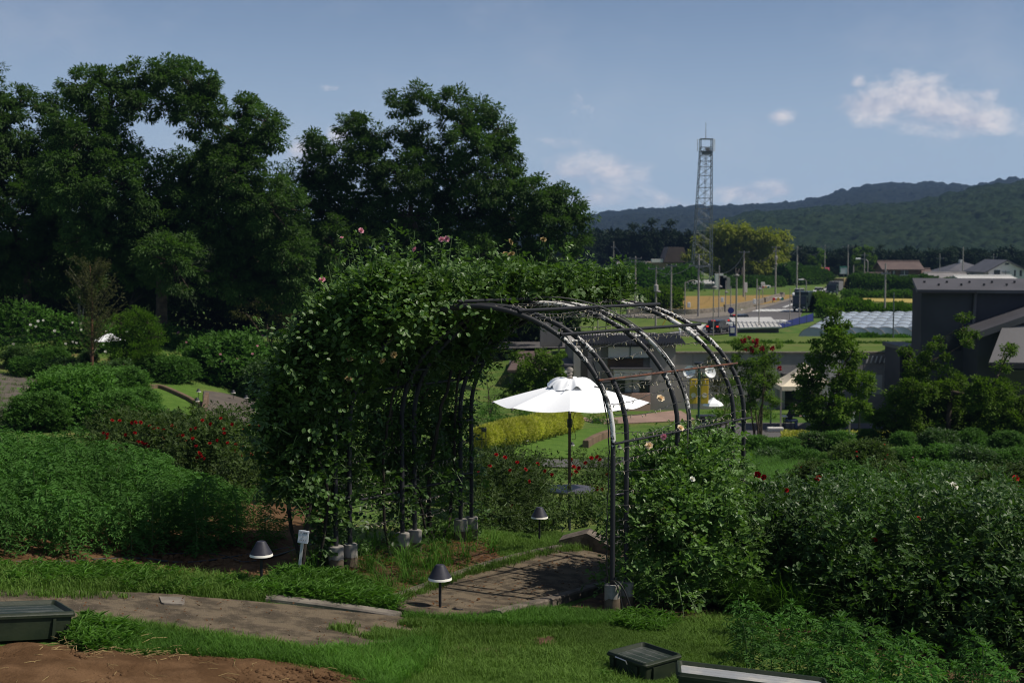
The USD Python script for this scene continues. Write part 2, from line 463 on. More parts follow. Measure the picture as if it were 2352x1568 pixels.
leafy('brown_leaf', (0.064, 0.069, 0.024), (0.136, 0.115, 0.036), trans=.28)
leafy('bamboo_leaf', (0.177, 0.198, 0.029), (0.575, 0.374, 0.058), trans=.3, big=.12)
leafy('conifer_leaf', (.014, .030, .014), (.034, .056, .024), trans=.12, big=.05)
leafy('field_leaf', (.06, .13, .018), (.12, .20, .034), trans=.3)
leafy('grass_blade', (.07, .16, .022), (.15, .27, .05), trans=.3, rough=.6, big=.9, dead=(.24, .19, .07))
leafy('grass_short', (.09, .16, .028), (.18, .25, .06), trans=.25, rough=.65, big=.6, dead=(.22, .18, .07))
leafy('dry_leaf', (.11, .05, .02), (.26, .15, .055), trans=.1, rough=.8)
leafy('straw', (.3, .22, .1), (.46, .36, .18), trans=.05, rough=.8)
leafy('red_petal', (0.331, 0.006, 0.008), (0.506, 0.014, 0.014), trans=.2, tcol=(1.3, .6, .6), dead=(.42, .07, .04))
leafy('crape_petal', (0.252, 0.008, 0.015), (0.350, 0.021, 0.028), trans=.2, tcol=(1.3, .6, .6))
leafy('pink_petal', (0.670, 0.325, 0.391), (0.842, 0.575, 0.598), trans=.25, tcol=(1.1, .9, .9))
leafy('cream_petal', (.72, .6, .42), (.85, .78, .66), trans=.25, tcol=(1.1, 1, .9))
leafy('white_petal', (.7, .7, .62), (.85, .85, .8), trans=.25, tcol=(1.1, 1, .9))

plain('stem', (.075, .075, .03), .6, noise=.5, scale=14)
plain('green_stem', (.07, .12, .03), .55)
plain('bark', (.085, .062, .042), .9, noise=.55, scale=3, bump=.8, bscale=18)
plain('bark_dark', (.035, .028, .02), .9, noise=.5, scale=3, bump=.6, bscale=14)
plain('bark_red', (.14, .06, .032), .8, noise=.5, scale=3, bump=.5, bscale=14)
plain('soil', (.082, .045, .022), .95, spec=.04, col2=(.145, .083, .043), scale=2.6, bump=.9, bscale=30, coords='world', detail=8)
plain('soil_litter', (.06, .034, .02), .95, spec=.15, col2=(.13, .075, .04), scale=5.5, bump=.9, bscale=36, coords='world', detail=8)
plain('concrete', (.23, .20, .165), .9, spec=.25, noise=.45, scale=4, bump=.35, bscale=60, detail=8)
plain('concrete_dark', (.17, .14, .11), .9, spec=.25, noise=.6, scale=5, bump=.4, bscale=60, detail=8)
plain('tower_steel', (.10, .115, .125), .55, metal=.3)
plain('asphalt_mid', (.085, .074, .066), .92, spec=.15, col2=(.12, .10, .085), scale=1.4, coords='world', detail=8)
plain('pole_concrete', (.27, .245, .22), .85)
plain('pole_green', (.02, .06, .04), .5)
plain('black_steel', (.016, .016, .02), .6, spec=.35, noise=.4, scale=60)
plain('dark_bronze', (.03, .03, .042), .55, spec=.35, noise=.2, scale=30)
plain('black_post', (.012, .012, .015), .45)
plain('lamp_rim', (.78, .75, .66), .4)
plain('white_paint', (.78, .78, .76), .5)
plain('off_white', (.6, .6, .57), .6, noise=.15, scale=2)
plain('canvas', (.93, .94, .95), .8, spec=.2)
plain('tent_canvas', (.72, .62, .47), .8, spec=.2)
plain('umbrella_wood', (.085, .045, .026), .5, noise=.4, scale=20)
plain('finial', (.22, .19, .16), .6)
plain('table_dark', (.085, .078, .09), .42, spec=.5, noise=.3, scale=12)
plain('tub_green', (.012, .02, .01), .55, spec=.3, col2=(.022, .03, .015), scale=5, bump=.1)
plain('tub_lid', (.02, .03, .022), .55, spec=.3, col2=(.075, .08, .07), scale=4.5, ramp=(.45, .75))
plain('tub_dust', (.24, .25, .26), .5, spec=.45, col2=(.40, .38, .34), scale=4.0, ramp=(.4, .75))
plain('grey_render', (.046, .046, .054), .85, noise=.28, scale=.35, detail=6)
plain('grey_panel', (.13, .125, .13), .8, noise=.15, scale=.3)
plain('roof_dark', (.075, .072, .08), .6, noise=.2, scale=.5)
plain('roof_brown', (.11, .075, .066), .75, noise=.2, scale=.6)
plain('roof_tile', (.10, .097, .105), .6, noise=.2, scale=.6)
plain('roof_grey', (.22, .205, .20), .7, noise=.2, scale=.5)
plain('roof_light', (.48, .47, .45), .6, noise=.1, scale=.5)
plain('wall_wood', (.13, .075, .042), .8, noise=.3, scale=1.2)
plain('wall_gable', (.42, .26, .13), .8)
plain('wall_tan', (.20, .15, .075), .8)
plain('wall_cream', (.40, .38, .34), .8)
plain('wall_white', (.62, .60, .57), .8, noise=.1, scale=.4)
plain('wall_grey', (.33, .31, .295), .85, noise=.25, scale=.45, detail=6)
plain('wall_pink', (.52, .33, .27), .85)
plain('glass_dark', (.02, .022, .026), .15, spec=.6)
plain('glass_light', (.42, .45, .47), .2, spec=.5)
plain('solar', (.10, .12, .17), .25, spec=.6)
plain('red_roof', (.32, .07, .045), .7)
plain('film', (.36, .41, .46), .35, spec=.5, noise=.15, scale=.3)
plain('net_blue', (.012, .022, .14), .7)
plain('blue_paint', (.025, .035, .12), .6)
plain('yellow', (.55, .36, .03), .6)
plain('yellow_flower', (.58, .38, .02), .8, noise=.5, scale=2.0)
plain('pink_flag', (.6, .10, .16), .7)
plain('car_black', (.012, .012, .016), .25, spec=.6)
plain('car_navy', (.014, .016, .03), .25, spec=.6)
plain('car_white', (.72, .72, .72), .3, spec=.5)
plain('truck_green', (.02, .034, .034), .4)
plain('tyre', (.01, .01, .01), .8)
plain('asphalt', (.07, .066, .066), .92, spec=.2, col2=(.105, .096, .09), scale=1.4, bump=.5, bscale=120, coords='world', detail=9)
plain('asphalt_old', (.085, .069, .050), .95, spec=.06, col2=(.17, .134, .092), scale=4.5, ramp=(.4, .6), bump=1.0, bscale=60, coords='world', detail=9)
plain('asphalt_far', (.115, .108, .108), .9, spec=.2, noise=.2, scale=.1, coords='world')
plain('road_paint', (.6, .6, .58), .8, noise=.2, scale=3)
plain('brick_paving', (.30, .20, .16), .9, noise=.25, scale=1.0, coords='world')
plain('skin', (.45, .27, .18), .6)
plain('hair', (.015, .012, .01), .6)
plain('navy_cloth', (.012, .014, .022), .9)
plain('denim', (.06, .085, .16), .9)
plain('rust', (.14, .05, .025), .8, col2=(.05, .03, .025), scale=9)
plain('bulb', (.40, .35, .24), .35)
plain('wire', (.012, .012, .012), .5)
plain('cable_grey', (.13, .125, .115), .6)
plain('lamp_red', (.5, .01, .01), .3)
plain('chrome', (.6, .6, .62), .25, metal=.8)
plain('number_plate', (.7, .7, .68), .5)
plain('sign_green', (.03, .16, .11), .5)
plain('hose', (.03, .03, .03), .6)
plain('ink', (.02, .02, .03), .7)
plain('sign_white', (.66, .68, .73), .45, noise=.12, scale=30)
plain('brick_curb', (.17, .11, .07), .9, noise=.4, scale=2, coords='world')

# tail lamps give off light
MAT['tail_lamp'] = usdkit.material(stage, '/World/Looks/tail_lamp', {'e': ('emission', dict(color=(1.0, .05, .03), strength=1.1))}, surface='e.emission')

# arch paint: black gone in flakes to white primer, with a little rust
n = {'tc': ('texture_coordinate', {}), 'g': ('geometry', {}), 'sx': ('separate_xyz', {}), 'pz': ('separate_xyz', {}),
     'n1': ('noise_texture', dict(scale=2.1, detail=2.0)), 'n2': ('noise_texture', dict(scale=38.0, detail=7.0, roughness=.72)),
     'up': ('math', dict(math_type='multiply_add', value2=.06, value3=0.0)), 'rt': ('math', dict(math_type='multiply_add', value2=.06)),
     's1': ('math', dict(math_type='multiply_add', value2=1.7)), 's2': ('math', dict(math_type='multiply_add', value2=1.2)),
     'hi': ('map_range', dict(range_type='smoothstep', from_min=6.9, from_max=8.3, to_min=-.22, to_max=.03)), 'hh': ('math', dict(math_type='add')), 'lx': ('map_range', dict(range_type='smoothstep', from_min=-.9, from_max=.3, to_min=-.32, to_max=.0)), 'h2': ('math', dict(math_type='add')),
     'th': ('map_range', dict(range_type='smoothstep', from_min=1.635, from_max=1.655)),
     'mx': ('mix_color', dict(blend_type='mix', a=(.014, .014, .017), b=(.62, .60, .57))),
     'n3': ('noise_texture', dict(scale=1.3, detail=3.0)), 'rm': ('map_range', dict(range_type='smoothstep', from_min=.62, from_max=.72, to_max=.7)),
     'mr': ('mix_color', dict(blend_type='mix', b=(.22, .09, .04))), 'rr': ('map_range', dict(to_min=.62, to_max=.85)),
     'b': ('bump', dict(strength=.5, distance=.004)), 'p': ('principled_bsdf', dict(specular_ior_level=.5))}
l = [('g.position', 'n1.vector'), ('g.position', 'n2.vector'), ('g.position', 'n3.vector'), ('g.normal', 'sx.vector'), ('g.position', 'pz.vector'), ('pz.z', 'hi.value'),
     ('sx.z', 'up.value1'), ('sx.x', 'rt.value1'), ('up.value', 'rt.value3'), ('n1.fac', 's1.value1'), ('rt.value', 's1.value3'), ('n2.fac', 's2.value1'), ('s1.value', 's2.value3'),
     ('s2.value', 'hh.value1'), ('hi.result', 'hh.value2'), ('pz.x', 'lx.value'), ('hh.value', 'h2.value1'), ('lx.result', 'h2.value2'), ('h2.value', 'th.value'), ('th.result', 'mx.fac'), ('n3.fac', 'rm.value'), ('mx.result', 'mr.a'), ('rm.result', 'rr.value'),
     ('th.result', 'b.height'), ('b.normal', 'p.normal'), ('mx.result', 'p.base_color'), ('th.result', 'rr.value')]
l = [x for x in l if x not in (('rm.result', 'rr.value'), ('mx.result', 'mr.a'))] + [('rr.result', 'p.roughness')]
for k in ('n3', 'rm', 'mr'):
    n.pop(k)
l = [x for x in l if not any(y.split('.')[0] in ('n3', 'rm', 'mr') for y in x)]
MAT['peeling_paint'] = usdkit.material(stage, '/World/Looks/peeling_paint', n, l, surface='p.BSDF')

# pier: grey pipe over a darker bare concrete plug, with a ragged edge between
def two_tone(name, top, low, edge, wob=.035):
    n = {'tc': ('texture_coordinate', {}), 's': ('separate_xyz', {}), 'n': ('noise_texture', dict(scale=9.0, detail=3.0)), 'w': ('math', dict(math_type='multiply_add', value2=wob * 4, value3=-wob * 2)),
         'a': ('math', dict(math_type='add')), 't': ('map_range', dict(from_min=edge - .002, from_max=edge + .002)), 'n2': ('noise_texture', dict(scale=16.0, detail=7.0)),
         'v': ('map_range', dict(from_min=.3, from_max=.7, to_min=.72, to_max=1.15)), 'mx': ('mix_color', dict(blend_type='mix', a=low, b=top)), 'h': ('hsv', dict(hue=.5, saturation=1.0, fac=1.0)),
         'p': ('principled_bsdf', dict(roughness=.85, specular_ior_level=.25)), 'bn': ('bump', dict(strength=.3, distance=.01))}
    l = [('tc.object', 's.vector'), ('tc.object', 'n.vector'), ('n.fac', 'w.value1'), ('s.z', 'a.value1'), ('w.value', 'a.value2'), ('a.value', 't.value'), ('tc.object', 'n2.vector'),
         ('n2.fac', 'v.value'), ('t.result', 'mx.fac'), ('mx.result', 'h.color'), ('v.result', 'h.value'), ('h.color', 'p.base_color'), ('n2.fac', 'bn.height'), ('bn.normal', 'p.normal')]
    MAT[name] = usdkit.material(stage, '/World/Looks/' + name, n, l, surface='p.BSDF')
two_tone('pier', (.27, .25, .225), (.13, .10, .07), .16)

# ground: grass turf with bare and yellow patches near by, smoother green further off
n = {'g': ('geometry', {}), 'n1': ('noise_texture', dict(scale=.55, detail=6.0, roughness=.6)), 'n2': ('noise_texture', dict(scale=9.0, detail=8.0, roughness=.7)), 'n3': ('noise_texture', dict(scale=.045, detail=4.0)),
     'c1': ('rgb_ramp', dict(ramp=[(.3, (.05, .10, .02)), (.48, (.08, .14, .028)), (.6, (.12, .15, .042)), (.72, (.17, .12, .06))])),
     'c2': ('rgb_ramp', dict(ramp=[(.25, (.55, .55, .55)), (.75, (1.25, 1.25, 1.25))])),
     'c3': ('rgb_ramp', dict(ramp=[(.3, (.75, .95, .7)), (.7, (1.25, 1.1, 1.1))])),
     'm': ('mix_color', dict(blend_type='multiply', fac=1.0, use_clamp=False)), 'm2': ('mix_color', dict(blend_type='multiply', fac=1.0, use_clamp=False)),
     'b': ('bump', dict(strength=.8, distance=.05)), 'p': ('principled_bsdf', dict(roughness=.95, specular_ior_level=.12))}
l = [('g.position', 'n1.vector'), ('g.position', 'n2.vector'), ('g.position', 'n3.vector'), ('n1.fac', 'c1.fac'), ('n2.fac', 'c2.fac'), ('n3.fac', 'c3.fac'),
     ('c1.color', 'm.a'), ('c2.color', 'm.b'), ('m.result', 'm2.a'), ('c3.color', 'm2.b'), ('m2.result', 'p.base_color'), ('n2.fac', 'b.height'), ('b.normal', 'p.normal')]
MAT['turf'] = usdkit.material(stage, '/World/Looks/turf', n, l, surface='p.BSDF')

def patchy(name, cols, scale, scale2=None, bump=.6, dist=.1):
    k = len(cols)
    n = {'g': ('geometry', {}), 'n1': ('noise_texture', dict(scale=scale, detail=8.0, roughness=.68)), 'c': ('rgb_ramp', dict(ramp=[(.28 + .44 * i / (k - 1), c) for i, c in enumerate(cols)])),
         'b': ('bump', dict(strength=bump, distance=dist)), 'p': ('principled_bsdf', dict(roughness=.95, specular_ior_level=.1))}
    l = [('g.position', 'n1.vector'), ('n1.fac', 'c.fac'), ('c.color', 'p.base_color'), ('n1.fac', 'b.height'), ('b.normal', 'p.normal')]
    MAT[name] = usdkit.material(stage, '/World/Looks/' + name, n, l, surface='p.BSDF')
patchy('lawn', [(.05, .105, .016), (.075, .14, .022), (.10, .165, .032)], 2.2)
patchy('meadow', [(.05, .095, .014), (.075, .12, .02), (.10, .135, .03), (.13, .12, .045)], .45)
patchy('dry_field', [(.20, .13, .045), (.27, .175, .06), (.16, .14, .04)], .5)
patchy('rice_field', [(.30, .25, .07), (.38, .30, .09)], .3)
patchy('hill_near', [(.005, .012, .006), (.012, .025, .010), (.021, .034, .012)], .05, bump=1.0, dist=3.0)
patchy('hill_far', [(.004, .008, .007), (.008, .0135, .010), (.012, .017, .012)], .03, bump=1.0, dist=5.0)
# ------------------------------------------------------------------ the land
def ground_mesh():
    ys = np.concatenate([np.linspace(-30, 5.5, 22)[:-1], np.geomspace(5.5, 84, 330)[:-1], np.linspace(84, 120, 60)[:-1], np.geomspace(120, 3200, 90)])
    us = np.concatenate([np.linspace(-2.2, -.55, 26)[:-1], np.linspace(-.55, .55, 260), np.linspace(.55, 2.2, 26)[1:]])
    X = us[None] * (np.maximum(ys, 0)[:, None] + 12)
    Y = np.repeat(ys[:, None], len(us), 1)
    Z = np.zeros_like(X)
    for i in range(len(ys)):
        Z[i] = H(X[i], Y[i]) if ys[i] < 125 else PLAIN
    nr, nc = X.shape
    i, j = np.meshgrid(np.arange(nr - 1), np.arange(nc - 1), indexing='ij')
    q = np.stack([i * nc + j, i * nc + j + 1, (i + 1) * nc + j + 1, (i + 1) * nc + j], -1).reshape(-1, 4)
    return trimesh.Trimesh(np.stack([X, Y, Z], -1).reshape(-1, 3), np.vstack([q[:, [0, 1, 2]], q[:, [0, 2, 3]]]), process=False)
setting('ground', ground_mesh(), 'turf', smooth=True)

# soil of the foreground bed, of the marigold bed and under the arch
soil_front = pixpoly([(-160, 1478), (200, 1500), (330, 1508), (480, 1512), (700, 1532), (790, 1550), (850, 1600), (880, 1680), (-160, 1680)])
setting('bare_soil', sheet(soil_front, .055, .035, rough=.09, nscale=3.2, seed=2), 'soil', smooth=True)
soil_bed = pixpoly([(-200, 1288), (0, 1298), (250, 1306), (440, 1322), (600, 1325), (720, 1300), (760, 1240), (730, 1160)]) + [(-4.2, 23.5), (-6.5, 26.5), (-15, 27.5), (-14.5, 14.2)]
setting('flower_bed_soil', sheet(soil_bed, .12, .02, rough=.08, nscale=2.2, seed=3), 'soil', smooth=True)
soil_arch = pixpoly([(640, 1330), (760, 1340), (900, 1385), (1050, 1325), (1160, 1290), (1130, 1262), (1080, 1240), (960, 1230), (760, 1262)])
setting('littered_soil', sheet(soil_arch, .07, .045, rough=.05, nscale=3, seed=4), 'soil_litter', smooth=True)
soil_right = pixpoly([(1200, 1428), (1420, 1352), (1700, 1400), (2100, 1440), (2400, 1560), (2200, 1580), (1900, 1460), (1500, 1430)])
setting('shaded_soil', sheet(soil_right, .1, .025, rough=.05, nscale=3, seed=6), 'soil_litter', smooth=True)

# asphalt paths in front, with a concrete kerb strip and slab
path_cross = pixpoly([(-160, 1360), (120, 1358), (360, 1366), (600, 1386), (760, 1404), (925, 1420), (985, 1440), (1010, 1462), (960, 1478), (860, 1490), (690, 1500), (560, 1484), (420, 1462), (190, 1428), (-160, 1412)])
setting('garden_path', sheet(path_cross, .09, .03, rough=.012, nscale=5, seed=7), 'asphalt_old', smooth=True)
path_arch = pixpoly([(880, 1399), (1060, 1330), (1170, 1297), (1290, 1268), (1340, 1264), (1420, 1268), (1475, 1290), (1430, 1338), (1300, 1376), (1165, 1412), (1085, 1424), (1000, 1424), (930, 1412)])
setting('garden_path', sheet(path_arch, .09, .055, rough=.01, nscale=5, seed=8, skirt=.35), 'asphalt_old', smooth=True)

def strip(pts, w, h, off, name, mat, n=40, z=None, label=None):
    """a low strip of square section along ground points (world x, y)"""
    p = spline(np.array(pts, float), n)
    t = unit(np.gradient(p, axis=0))
    s = np.stack([t[:, 1], -t[:, 0]], 1)
    prof = np.array([(-w / 2, -.3), (-w / 2, h - .015), (-w / 2 + .015, h), (w / 2 - .015, h), (w / 2, h - .015), (w / 2, -.3)])
    zz = H(p[:, 0], p[:, 1]) + off if z is None else np.full(len(p), z)
    v = np.stack([p[:, None, 0] + s[:, None, 0] * prof[None, :, 0], p[:, None, 1] + s[:, None, 1] * prof[None, :, 0], zz[:, None] + prof[None, :, 1]], -1)
    k = len(prof)
    f = []
    for i in range(n - 1):
        for j in range(k - 1):
            f.append((i * k + j, i * k + j + 1, (i + 1) * k + j + 1, (i + 1) * k + j))
    f = np.array(f)
    tri = np.vstack([f[:, [0, 1, 2]], f[:, [0, 2, 3]]])
    caps = [(0, j + 1, j) for j in range(1, k - 1)] + [((n - 1) * k, (n - 1) * k + j, (n - 1) * k + j + 1) for j in range(1, k - 1)]
    m = trimesh.Trimesh(v.reshape(-1, 3), np.vstack([tri, caps]), process=False)
    return m
kerb_px = [(612, 1378), (700, 1388), (820, 1404), (915, 1419)]
solo('concrete_kerb', strip(pixpoly(kerb_px), .14, .018, .03, 'k', 'concrete'), 'concrete', 'pale flat concrete kerb strip between weeds and asphalt, left of the path lamp', 'kerb')
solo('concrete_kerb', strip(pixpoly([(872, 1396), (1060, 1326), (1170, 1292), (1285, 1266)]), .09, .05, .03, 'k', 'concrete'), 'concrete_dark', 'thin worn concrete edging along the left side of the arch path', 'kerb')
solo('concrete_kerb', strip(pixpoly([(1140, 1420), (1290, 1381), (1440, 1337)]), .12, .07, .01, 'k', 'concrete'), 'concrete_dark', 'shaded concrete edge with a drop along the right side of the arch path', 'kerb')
slab = pixpoly([(366, 1380), (372, 1396), (424, 1398), (424, 1381)])
solo('concrete_slab', sheet(slab, .05, .045, skirt=.05), 'concrete', 'small square concrete slab set in the asphalt of the cross path', 'slab')
slab = pixpoly([(170, 1366), (120, 1392), (250, 1398), (300, 1372)])

# cheek wall where steps go down at the end of the path
def cheek():
    lo = [G(1282, 1260), G(1347, 1272), G(1414, 1288)]
    a, b, c = P(1284, 1240, lo[0][1]), P(1347, 1224, lo[1][1]), P(1412, 1260, lo[2][1])
    lo = [q - [0, 0, .08] for q in lo]
    front = np.array([lo[0], lo[1], lo[2], c, b, a])
    back = front + np.array([.06, .3, 0])
    v = np.vstack([front, back])
    f = [(0, 1, 4), (0, 4, 5), (1, 2, 3), (1, 3, 4), (6, 10, 7), (6, 11, 10), (7, 9, 8), (7, 10, 9)]
    for i in range(6):
        j = (i + 1) % 6
        f += [(i, i + 6, j + 6), (i, j + 6, j)]
    m = trimesh.Trimesh(v, f, process=False)
    m.fix_normals()
    return m
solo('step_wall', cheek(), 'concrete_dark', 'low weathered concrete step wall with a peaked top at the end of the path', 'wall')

for pts in ([(990, 1494), (1060, 1484), (1135, 1494), (1170, 1512), (1090, 1522), (1005, 1510)], [(880, 1512), (950, 1505), (1000, 1520), (930, 1532)], [(1230, 1466), (1262, 1462), (1280, 1474), (1240, 1480)]):
    q = np.array(spline(np.array(pts + pts[:1], float), 40))
    q += np.random.default_rng(len(pts)).normal(0, 2.2, q.shape)
    setting('bare_patch', sheet(Polygon(pixpoly(q[:-1])).buffer(0), .05, .012, rough=.035, nscale=6, seed=9), 'soil_litter', smooth=True)

# paths and lawns further down the slope
setting('garden_path', sheet(pixpoly([(-160, 862), (0, 858), (60, 866), (103, 884), (80, 905), (30, 925), (12, 965), (40, 985), (-160, 1000)], 20), .5, .05), 'asphalt_mid', smooth=True)
setting('garden_path', sheet(pixpoly([(468, 899), (520, 905), (600, 930), (650, 965), (660, 985), (560, 985), (480, 955), (466, 930)], 20), .5, .05), 'asphalt_mid', smooth=True)
setting('lawn', sheet(pixpoly([(262, 918), (330, 890), (385, 886), (400, 876), (425, 878), (470, 905), (466, 962), (440, 968), (380, 938), (300, 930)], 20), .5, .025), 'lawn', smooth=True)
setting('lawn', sheet(pixpoly([(1090, 1054), (1090, 1030), (1160, 1020), (1330, 985), (1400, 985), (1490, 990), (1700, 1010), (1700, 1052), (1420, 1050), (1250, 1052)], 20), .7, .03), 'lawn', smooth=True)
setting('garden_path', sheet(pixpoly([(1225, 1056), (1420, 1052), (1700, 1056), (1700, 1072), (1400, 1074), (1250, 1074)], 20), .6, .05), 'asphalt_far', smooth=True)
setting('lawn', sheet(pixpoly([(1690, 1005), (1760, 1012), (1850, 1030), (1760, 1040), (1800, 1080), (1900, 1110), (1780, 1120), (1690, 1060)], 20), .7, .04), 'lawn', smooth=True)
plaza = pixpoly([(1690, 972), (2060, 974), (2060, 984), (1870, 988), (1850, 1000), (1690, 1006), (1640, 1000), (1600, 985), (1600, 972)], 30)
setting('plaza', sheet(plaza, 1.0, .05), 'asphalt_far', smooth=True)
setting('brick_plaza', sheet(pixpoly([(1290, 944), (1560, 942), (1600, 966), (1420, 974), (1330, 962)], 45), 1.0, .04), 'brick_paving', smooth=True)

# curb walls in the left lawn wedge and the low wall in the lower lawn
def low_wall(pts, h, w, name, mat, label, n=24, dmin=20):
    solo(name, strip(pixpoly(pts, dmin), w, h, 0, 'x', mat, n), mat, label, 'wall')
low_wall([(340, 896), (378, 896), (420, 914), (466, 939)], .18, .16, 'retaining_kerb', 'brick_curb', 'brown kerb dividing the two wedges of lawn beside the twin lamps', dmin=30)
low_wall([(467, 965), (472, 940), (476, 926)], .45, .14, 'retaining_kerb', 'brick_curb', 'rusty brown end wall of the lawn wedge beside the asphalt path', dmin=30)
low_wall([(1345, 1030), (1372, 1014), (1402, 1003)], .30, .22, 'retaining_wall', 'brick_curb', 'low sloping brown retaining wall in the lawn right of the parasol pole', dmin=30)

# ---- the plain
def flat_poly(pts, z, name, mat, sp=None):
    """a flat sheet on the plain, its corners seen at (px, py) of the photograph"""
    pp = []
    for px, py in pts:
        d = (CAMZ - z) / ((py - 560) / F)
        q = P(px, py, d)
        pp.append((q[0], q[1]))
    v, f = trimesh.creation.triangulate_polygon(Polygon(pp).buffer(0), engine='earcut')
    m = trimesh.Trimesh(np.c_[v, np.full(len(v), z)], f, process=False)
    if m.face_normals[:, 2].mean() < 0:
        m.invert()
    return m
PZ = PLAIN
def on_plain(px, py, z=None):
    z = PZ if z is None else z
    d = (CAMZ - z) / ((py - 560) / F)
    q = P(px, py, d)
    return np.array([q[0], d, z])
setting('meadow', flat_poly([(1180, 800), (1400, 790), (1570, 800), (2200, 806), (2400, 806), (2400, 764), (1880, 764), (1560, 772), (1500, 780)], PZ + .06, 'meadow', 'meadow'), 'meadow')
setting('meadow', flat_poly([(1100, 772), (1480, 770), (1640, 748), (1620, 735), (1500, 728), (1100, 726)], PZ + .05, 'meadow', 'meadow'), 'meadow')
setting('road', flat_poly([(1080, 800), (1290, 798), (1420, 792), (1560, 772), (1660, 766), (1790, 752), (1836, 735), (1846, 706), (1890, 678), (1945, 655), (1952, 648), (1935, 647), (1905, 655), (1868, 672), (1800, 690), (1700, 716), (1600, 724), (1450, 722), (1250, 716), (1100, 716), (1100, 722), (1300, 724), (1560, 732), (1640, 744), (1560, 760), (1430, 778), (1280, 784), (1080, 786)], PZ + .10, 'road', 'asphalt_far'), 'asphalt_far')
setting('dry_field', flat_poly([(1480, 706), (1560, 680), (1840, 676), (1780, 694), (1690, 708), (1600, 716), (1500, 714)], PZ + .14, 'f', 'dry_field'), 'dry_field')
setting('meadow', flat_poly([(1480, 716), (1600, 716), (1690, 708), (1800, 688), (1850, 672), (1890, 662), (1880, 660), (1600, 668), (1450, 676)], PZ + .06, 'f', 'meadow'), 'meadow')
setting('rice_field', flat_poly([(1960, 690), (2240, 700), (2400, 702), (2400, 690), (1960, 684)], PZ + .12, 'f', 'rice_field'), 'rice_field')
setting('meadow', flat_poly([(1940, 682), (2420, 686), (2420, 730), (1900, 724), (1900, 700)], PZ + .05, 'f', 'meadow'), 'meadow')
setting('pavement', flat_poly([(1450, 726), (1590, 732), (1700, 722), (1846, 680), (1850, 676), (1838, 676), (1700, 712), (1580, 722), (1450, 720)], PZ + .13, 'p', 'concrete'), 'concrete')
def stripe(a, b, w):
    a, b = on_plain(*a)[:2], on_plain(*b)[:2]
    t = unit(b - a)
    s = np.array([t[1], -t[0]]) * w / 2
    v = np.array([a - s, b - s, b + s, a + s])
    return trimesh.Trimesh(np.c_[v, np.full(4, PZ + .125)], [(0, 1, 2), (0, 2, 3)], process=False)
def marking(label, lines, name='road_marking'):
    t = thing(name, label, 'road marking', kind=None)
    for a, b, w in lines:
        part(t, 'stripe', stripe(a, b, w), 'road_paint')
marking('white zebra crossing on the far side of the road junction', [((1706 + 13.5 * i, 712.5), (1717 + 13.5 * i, 717.5), .55) for i in range(10)])
marking('white zebra crossing on the near side of the junction beside the navy car', [((1694 + 13 * i, 737), (1706 + 13 * i, 742.5), .5) for i in range(9)])
marking('white edge and centre lines of the road climbing away past the truck', [((1765, 702), (1822, 686), .35), ((1800, 708), (1842, 693), .35), ((1850, 684), (1905, 662), .3)])
marking('white lines on the near road behind the arch', [((1570, 764), (1640, 756), .3), ((1585, 771), (1645, 764), .3), ((1440, 777), (1560, 766), .25)])

# hills
def hill(name, profile, d0, d1, mat, seed, lump, step, base=PLAIN - 2, rows=70, amp=1.0):
    prof = np.array(profile, float)
    px = np.arange(prof[0, 0], prof[-1, 0], step)
    py = np.interp(px, prof[:, 0], prof[:, 1])
    v = []
    for k in range(rows):
        t = k / (rows - 1)
        d = d0 + (d1 - d0) * t
        top = CAMZ + (560 - py) / F * d1
        z = base + (top - base) * (t ** .8 * .93 + .07 * math.sin(t * 2.6))
        if k == rows - 1:
            z = top
        x = (px - CX) / F * d
        v.append(np.stack([x, np.full_like(x, d), z], 1))
    back = v[-1].copy()
    back[:, 1] += 60
    back[:, 2] = base
    v = np.stack(v + [back])
    nr, nc = v.shape[:2]
    flat = v.reshape(-1, 3)
    big = meshkit.fbm(flat / np.array([lump * 9, lump * 12, lump * 9]), 3, seed) - .5
    q = flat / lump
    cell = meshkit.noise(q * [1, 1.3, 0], seed + 1) * .7 + meshkit.noise(q * [2.3, 2.6, 0], seed + 2) * .3
    tt = np.repeat(np.linspace(0, 1, nr), nc)
    flat[:, 2] += amp * lump * (cell - .5) * 1.3 * (tt > .01) + big * lump * 2.6 * np.minimum(tt, 1 - tt) * 2
    i, j = np.meshgrid(np.arange(nr - 1), np.arange(nc - 1), indexing='ij')
    f = np.stack([i * nc + j, i * nc + j + 1, (i + 1) * nc + j + 1, (i + 1) * nc + j], -1).reshape(-1, 4)
    setting(name, trimesh.Trimesh(flat, np.vstack([f[:, [0, 1, 2]], f[:, [0, 2, 3]]]), process=False), mat)
hill('hill', [(1600, 520), (1660, 503), (1720, 488), (1800, 482), (1900, 474), (2000, 468), (2090, 465), (2160, 450), (2240, 430), (2352, 414), (2480, 395), (2700, 380), (2950, 400), (3300, 430)], 620, 1150, 'hill_near', 11, 5.5, 1.2, rows=170, amp=.8)
hill('hill', [(300, 520), (700, 505), (1100, 500), (1340, 497), (1400, 486), (1460, 480), (1560, 474), (1640, 473), (1740, 468), (1840, 462), (1920, 440), (1985, 424), (2060, 421), (2130, 420), (2230, 424), (2300, 412), (2400, 404), (2700, 410), (3400, 470)], 1300, 2300, 'hill_far', 21, 9.0, 1.8, rows=100, amp=.8)

# the air: far things fade a little to blue
hz = box2((-7200, -60, CAMZ - 12), (7200, 3300, CAMZ + 150))
MAT['haze'] = usdkit.material(stage, '/World/Looks/haze', {'v': ('principled_volume', dict(color=(.36, .58, 1.0), density=.00010, anisotropy=.1))}, volume='v.volume')
hzp = usdkit.mesh(stage, '/World/haze', hz, MAT['haze'])
tag(hzp.GetPrim(), kind='stuff')
